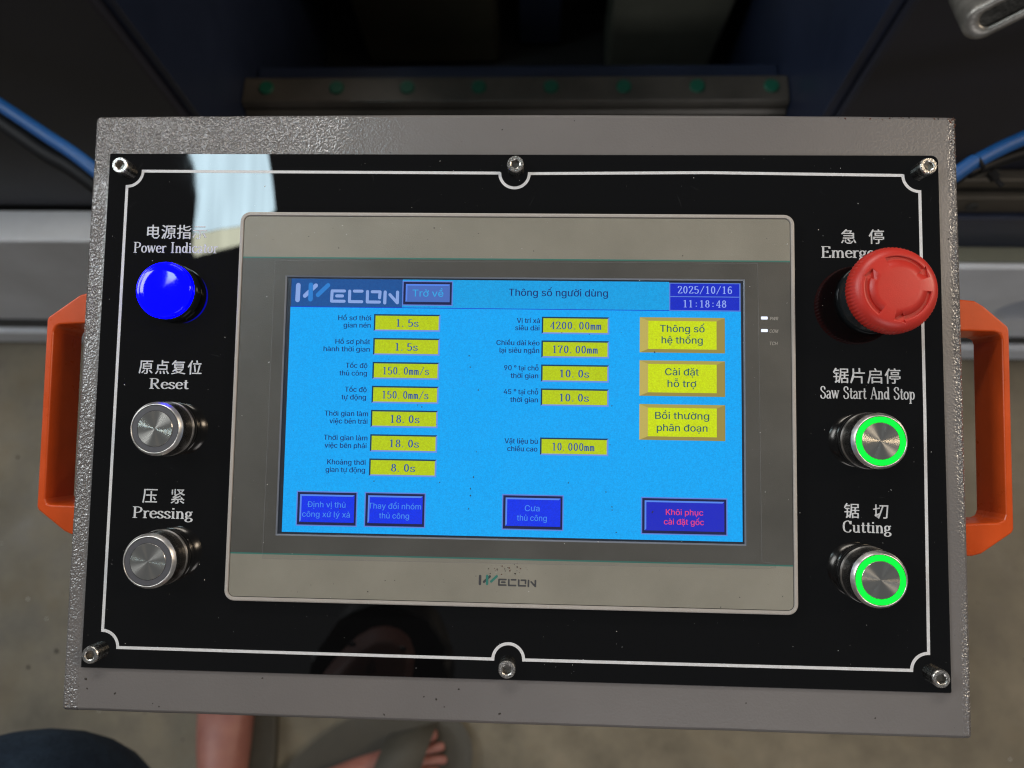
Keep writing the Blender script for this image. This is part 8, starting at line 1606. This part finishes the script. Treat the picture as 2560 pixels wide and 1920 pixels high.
def cap2(x0, x1, r, k=12):
    pts = []
    for i in range(k + 1):
        a = R(-90 + 180 * i / k)
        pts.append((x1 + r * math.cos(a), r * math.sin(a)))
    for i in range(k + 1):
        a = R(90 + 180 * i / k)
        pts.append((x0 + r * math.cos(a), r * math.sin(a)))
    return pts


def levmesh(loops, mat, name, cap0=True, cap1=True):
    b = MB()
    b.loft([[(LM @ Vector((x, y, z)))[:] for x, y, z in lp] for lp in loops], mat, cap0=cap0, cap1=cap1, smooth=True)
    return b.build(name, lev, scale=1.0)


A = lambda d, z, r=.0135: [(x, y, z) for x, y in cap2(-.012, .11, r - d)]
I_ = lambda d, z: [(x, y, z) for x, y in cap2(-.007, .105, .0078 - d)]
levmesh([A(0, -.07), A(0, -.004), A(.0012, -.001), A(.0032, 0), I_(0, 0), I_(.0014, -.0022)], 'cast', 'lever_body', True, False)
levmesh([I_(.0014, -.0022), I_(.0016, -.0055)], 'cast_dark', 'recess', False, True)

# small pale stones on the floor
rs = random.Random(11)
mb = MB()
for i in range(240):
    x, y = rs.uniform(-1.3, 1.2), rs.uniform(-.5, .48)
    r = .0012 + .0035 * rs.random() ** 4
    pts = [(x + r * rs.uniform(.7, 1.2) * math.cos(2 * pi * k / 6), y + r * rs.uniform(.7, 1.2) * math.sin(2 * pi * k / 6), .0004) for k in range(6)]
    mb.add(pts + [(x, y, r * .8)], [(k, (k + 1) % 6, 6) for k in range(6)], rs.choice(('stone', 'grit', 'grit')))
for x, y, r in ((.72, -.165, .005), (.985, -.165, .004), (.80, .085, .0035), (-.73, .27, .006)):
    pts = [(x + r * rs.uniform(.8, 1.2) * math.cos(2 * pi * k / 7), y + r * rs.uniform(.8, 1.2) * math.sin(2 * pi * k / 7), .0004) for k in range(7)]
    mb.add(pts + [(x, y, r * .8)], [(k, (k + 1) % 7, 7) for k in range(7)], 'stone')
gv = mb.build('floor_grit', scale=1.0)
tag(gv, 'small pale chips and dark grit lying on the concrete floor', None, None, 'stuff')

# bright opening high on the left that the black plate mirrors
win = empty('roof_window', None, (-1.28, .5, 3.76))
tag(win, 'bright daylight roof opening mirrored in the upper left of the black plate', 'window')


def pworld(x, y, z=2500):
    return PM @ Vector((x * MM, y * MM, z * MM))


wpts = [(-1475, 1132), (-1130, 1133), (-1080, 886), (-1083, 883), (-1228, 742), (-1419, 690), (-1431, 763), (-1421, 860), (-1414, 952), (-1426, 1051)]
wtop = [(-1478, 1200), (-1140, 1200), (-1081, 890), (-1190, 830), (-1424, 790), (-1419, 860), (-1414, 950), (-1428, 1051), (-1452, 1110)]
wbot = [(-1424, 788), (-1190, 828), (-1082, 888), (-1230, 742), (-1395, 700), (-1416, 693), (-1428, 720)]
org = Vector((-1.28, .5, 3.76))
for pts, mat in ((wtop, 'day'), (wbot, 'day_warm')):
    b = MB()
    W3 = [pworld(x, y) - org for x, y in pts]
    b.add([tuple(p) for p in W3], [tuple(range(len(pts)))], mat)
    b.build('window_pane', win, scale=1.0)

# round warm hall lamp; its stripe runs down the steel button sleeves
C0 = Vector((12.9, -12.4, 349.9))
T0 = Vector((187.0, 60.0, 1.2))
d0 = T0 - C0
L0 = T0 + Vector((d0.x, d0.y, -d0.z)) * (2600 / 349)
hl = empty('hall_lamp', None, PM @ (L0 * MM))
tag(hl, 'round warm lamp hanging high on the right, mirrored as stripes on the steel buttons', 'lamp')
b = MB()
b.revolve([(.125, 0), (.125, -.004), (.001, -.012)], 'lamp_warm', 40)
b.build('lamp_diffuser', hl, scale=1.0)
b = MB()
b.revolve([(.130, -.004), (.132, .002), (.120, .05), (.05, .11), (.02, .16), (.001, .165)], 'beam', 40, cap=False)
b.build('lamp_shade', hl, scale=1.0)

# ------------------------------------------------------------------ the person standing at the panel


def skinned(name, joints, bones, mat, parent, root, sub=2, loc=None):
    """joints: {name: (x, y, z, r)}"""
    names = list(joints)
    me = bpy.data.meshes.new(name)
    me.from_pydata([joints[k][:3] for k in names], [(names.index(a), names.index(b)) for a, b in bones], [])
    o = bpy.data.objects.new(name, me)
    col.objects.link(o)
    sk = o.modifiers.new('skin', 'SKIN')
    sk.use_smooth_shade = True
    sk.branch_smoothing = 0.6
    if not me.skin_vertices:
        me.attributes  # layer is made by the modifier below
    for i, k in enumerate(names):
        d = me.skin_vertices[0].data[i]
        r = joints[k][3]
        d.radius = (r, r) if not isinstance(r, tuple) else r
        d.use_root = (k == root)
    sb = o.modifiers.new('sub', 'SUBSURF')
    sb.levels = sb.render_levels = sub
    bpy.context.view_layer.update()
    nm = bpy.data.meshes.new_from_object(o.evaluated_get(bpy.context.evaluated_depsgraph_get()))
    o.modifiers.clear()
    o.data = nm
    nm.name = name
    nm.materials.clear()
    nm.materials.append(M[mat])
    for p in nm.polygons:
        p.use_smooth = True
    if parent:
        o.parent = parent
    return o


person = empty('person', None, (0, 0, 0))
tag(person, 'person in dark jeans and slippers standing at the lower left of the panel', 'person')
J = {
    'pelvis': (-.45, -.43, .96, .105), 'belly': (-.41, -.46, 1.10, .115), 'chest': (-.34, -.46, 1.27, .125), 'collar': (-.28, -.43, 1.42, .075), 'neck': (-.24, -.40, 1.50, .050),
    'skull': (-.20, -.36, 1.61, .086), 'crown': (-.19, -.34, 1.69, .074), 'chin': (-.175, -.295, 1.550, .040),
    'shL': (-.44, -.44, 1.42, .050), 'elL': (-.58, -.52, 1.17, .038), 'wrL': (-.65, -.47, .95, .026), 'paL': (-.66, -.455, .875, .026),
    'shR': (-.12, -.43, 1.43, .050), 'elR': (-.05, -.53, 1.17, .038), 'wrR': (-.05, -.47, .95, .026), 'paR': (-.05, -.455, .875, .026),
    'hA': (-.53, -.40, .88, .080), 'kA': (-.51, -.34, .50, .052), 'aA': (-.545, -.405, .095, .034), 'heA': (-.545, -.425, .040, .032), 'mA': (-.574, -.300, .062, .068), 'bA': (-.580, -.215, .036, .046),
    'hB': (-.37, -.45, .88, .080), 'kB': (-.33, -.47, .50, .052), 'aB': (-.405, -.375, .095, .034), 'heB': (-.435, -.385, .040, .032), 'mB': (-.320, -.350, .055, .036), 'bB': (-.240, -.322, .034, .030),
}
BN = [('pelvis', 'belly'), ('belly', 'chest'), ('chest', 'collar'), ('collar', 'neck'), ('neck', 'skull'), ('skull', 'crown'), ('skull', 'chin'),
      ('collar', 'shL'), ('shL', 'elL'), ('elL', 'wrL'), ('wrL', 'paL'), ('collar', 'shR'), ('shR', 'elR'), ('elR', 'wrR'), ('wrR', 'paR'),
      ('pelvis', 'hA'), ('hA', 'kA'), ('kA', 'aA'), ('aA', 'heA'), ('aA', 'mA'), ('mA', 'bA'), ('pelvis', 'hB'), ('hB', 'kB'), ('kB', 'aB'), ('aB', 'heB'), ('aB', 'mB'), ('mB', 'bB')]
# toes
for i, (dx, L, r) in enumerate(((.030, .055, .0135), (.010, .058, .0090), (-.008, .052, .0085), (-.024, .044, .0080), (-.038, .034, .0075))):
    a, b = 'tA%d' % i, 'uA%d' % i
    J[a] = (-.580 + dx, -.190, .026, r * 1.1)
    J[b] = (-.580 + dx * 1.15, -.190 + L, .016, r)
    BN += [('bA', a), (a, b)]
for i, (bx, by, tx, ty, r) in enumerate(((-.222, -.290, -.186, -.276, .0140), (-.212, -.308, -.171, -.299, .0088), (-.212, -.324, -.165, -.322, .0085), (-.218, -.339, -.176, -.343, .0080), (-.228, -.353, -.192, -.361, .0075))):
    a, b = 'tB%d' % i, 'uB%d' % i
    J[a] = (bx, by, .040, r)
    J[b] = (tx, ty, .036, r)
    BN += [('bB', a), (a, b)]
# relaxed hands beside the hips, fingers slightly curled, thumbs to the front
for sgn, p, w_ in ((1, 'paL', 'L'), (-1, 'paR', 'R')):
    px, py, pz = J[p][:3]
    for i in range(4):
        y1 = py + .028 - .019 * i
        L = (.024, .029, .027, .020)[i]
        q = (.0080, .0084, .0080, .0070)[i]
        J['f1%s%d' % (w_, i)] = (px, y1, pz - .045, q)
        J['f2%s%d' % (w_, i)] = (px + sgn * .006, y1 + .001, pz - .045 - L, q * .92)
        J['f3%s%d' % (w_, i)] = (px + sgn * .018, y1 + .001, pz - .045 - L * 1.8, q * .8)
        BN += [(p, 'f1%s%d' % (w_, i)), ('f1%s%d' % (w_, i), 'f2%s%d' % (w_, i)), ('f2%s%d' % (w_, i), 'f3%s%d' % (w_, i))]
    J['th1' + w_] = (px + sgn * .010, py + .036, pz - .010, .0105)
    J['th2' + w_] = (px + sgn * .016, py + .052, pz - .040, .0095)
    BN += [(p, 'th1' + w_), ('th1' + w_, 'th2' + w_)]
body = skinned('body', J, BN, 'skin', person, 'pelvis', 2)
JJ = {'pelvis': (-.44, -.43, .98, .130), 'waist': (-.43, -.44, 1.06, .125), 'hA': (-.455, -.345, .905, .115), 'tA': (-.458, -.232, .78, .137), 'kA': (-.515, -.325, .50, .078), 'cA': (-.545, -.400, .14, .058),
      'hB': (-.36, -.45, .865, .105), 'tB': (-.34, -.46, .72, .095), 'kB': (-.33, -.47, .50, .072), 'cB': (-.405, -.395, .14, .056)}
skinned('jeans', JJ, [('pelvis', 'waist'), ('pelvis', 'hA'), ('hA', 'tA'), ('tA', 'kA'), ('kA', 'cA'), ('pelvis', 'hB'), ('hB', 'tB'), ('tB', 'kB'), ('kB', 'cB')], 'denim', person, 'pelvis', 3)
JS = {'low': (-.44, -.45, 1.00, .140), 'belly': (-.41, -.46, 1.12, .135), 'chest': (-.34, -.46, 1.28, .145), 'collar': (-.29, -.435, 1.40, .085), 'shL': (-.44, -.44, 1.41, .070), 'slL': (-.53, -.495, 1.26, .062), 'shR': (-.12, -.43, 1.425, .070), 'slR': (-.07, -.495, 1.26, .062)}
skinned('shirt', JS, [('low', 'belly'), ('belly', 'chest'), ('chest', 'collar'), ('collar', 'shL'), ('shL', 'slL'), ('collar', 'shR'), ('shR', 'slR')], 'shirt', person, 'low', 2)
mb = MB()
rh = random.Random(5)
hl_ = []
for i in range(13):
    th = R(8 + 100 * i / 12)
    row = []
    for k in range(28):
        ph = 2 * pi * k / 28
        x, y, z = math.sin(th) * math.cos(ph), math.sin(th) * math.sin(ph), math.cos(th)
        low = min(0.0, z) * (0.9 if y < 0.25 else 0.0)
        j = 1 + .03 * rh.uniform(-1, 1)
        row.append((-.198 + .094 * x * j, -.362 + .104 * y * j - (.020 if y > .25 and z < .3 else 0), 1.655 + .098 * max(z, 0 if y > .25 else -1) * j + .02 * low))
    hl_.append(row)
mb.loft(list(reversed(hl_)), 'hair', smooth=True)
mb.build('hair', person, scale=1.0)
# face details
fw = Vector((.05, .72, -.69)).normalized()
sd = fw.cross(Vector((0, 0, 1))).normalized()
upv = sd.cross(fw)
hc = Vector((-.192, -.352, 1.615))
for sgn in (-1, 1):
    c = hc + fw * .078 + sd * .030 * sgn + upv * .010
    ring = []
    for z, r in ((0, .0055), (.002, .004), (.003, .001)):
        ring.append([tuple(c + fw * z + sd * r * math.cos(2 * pi * k / 12) + upv * r * .6 * math.sin(2 * pi * k / 12)) for k in range(12)])
    mb = MB()
    mb.loft(ring, 'black_gloss')
    mb.build('eye', person, scale=1.0)
mb = MB()
c = hc + fw * .080 - upv * .010
V = [tuple(c + upv * .022), tuple(c - sd * .014 - upv * .012), tuple(c + sd * .014 - upv * .012), tuple(c + fw * .020 - upv * .010)]
mb.add(V, [(0, 1, 3), (0, 3, 2), (1, 2, 3)], 'skin', True)
mb.build('nose', person, scale=1.0)


def sole(pts, name, label):
    b = MB()
    sm = [(p.x, p.y) for p in crom([Vector(p) for p in pts], 5, True)]
    b.loft([[(x, y, z) for x, y in sm] for z in (.001, .018)], 'sole', cap0=True)
    b.loft([[(x, y, z) for x, y in off(sm, d)] for d, z in ((0, .018), (.004, .0215))], 'sole')
    o = b.build(name, person, scale=1.0)
    o['label'] = label
    return o


sole([(-.49, -.33), (-.505, -.20), (-.535, -.11), (-.60, -.095), (-.645, -.17), (-.640, -.27), (-.600, -.36), (-.595, -.45), (-.545, -.475), (-.495, -.44)], 'slipper', 'dark-edged slipper under the foot that points forward')
sole([(-.455, -.345), (-.36, -.270), (-.26, -.245), (-.17, -.250), (-.128, -.300), (-.140, -.375), (-.20, -.410), (-.33, -.410), (-.44, -.425), (-.475, -.39)], 'slipper', 'flat grey slipper under the foot with visible toes')
# strap across the instep of the sideways foot
mb = MB()
lo = []
for t in (0, 1):
    ctr = Vector((-.292 + .088 * t, -.342 + .022 * t, 0))
    across = Vector((.30, 1.0, 0)).normalized()
    row = []
    for k in range(9):
        a = pi * k / 8
        row.append(ctr + across * (.060 * math.cos(a)) + Vector((0, 0, .018 + (.078 - .012 * t) * math.sin(a))))
    lo.append(row)
v = [tuple(p) for row in lo for p in row] + [tuple(p + Vector((0, 0, .004))) for row in lo for p in row]
f = [(i, i + 1, i + 10, i + 9) for i in range(8)] + [(i + 18, i + 27, i + 28, i + 19) for i in range(8)]
f += [(i, i + 18, i + 19, i + 1) for i in range(8)] + [(i + 9, i + 10, i + 28, i + 27) for i in range(8)]
mb.add(v, f, 'sole', True)
mb.build('slipper_strap', person, scale=1.0)

bpy.context.view_layer.update()
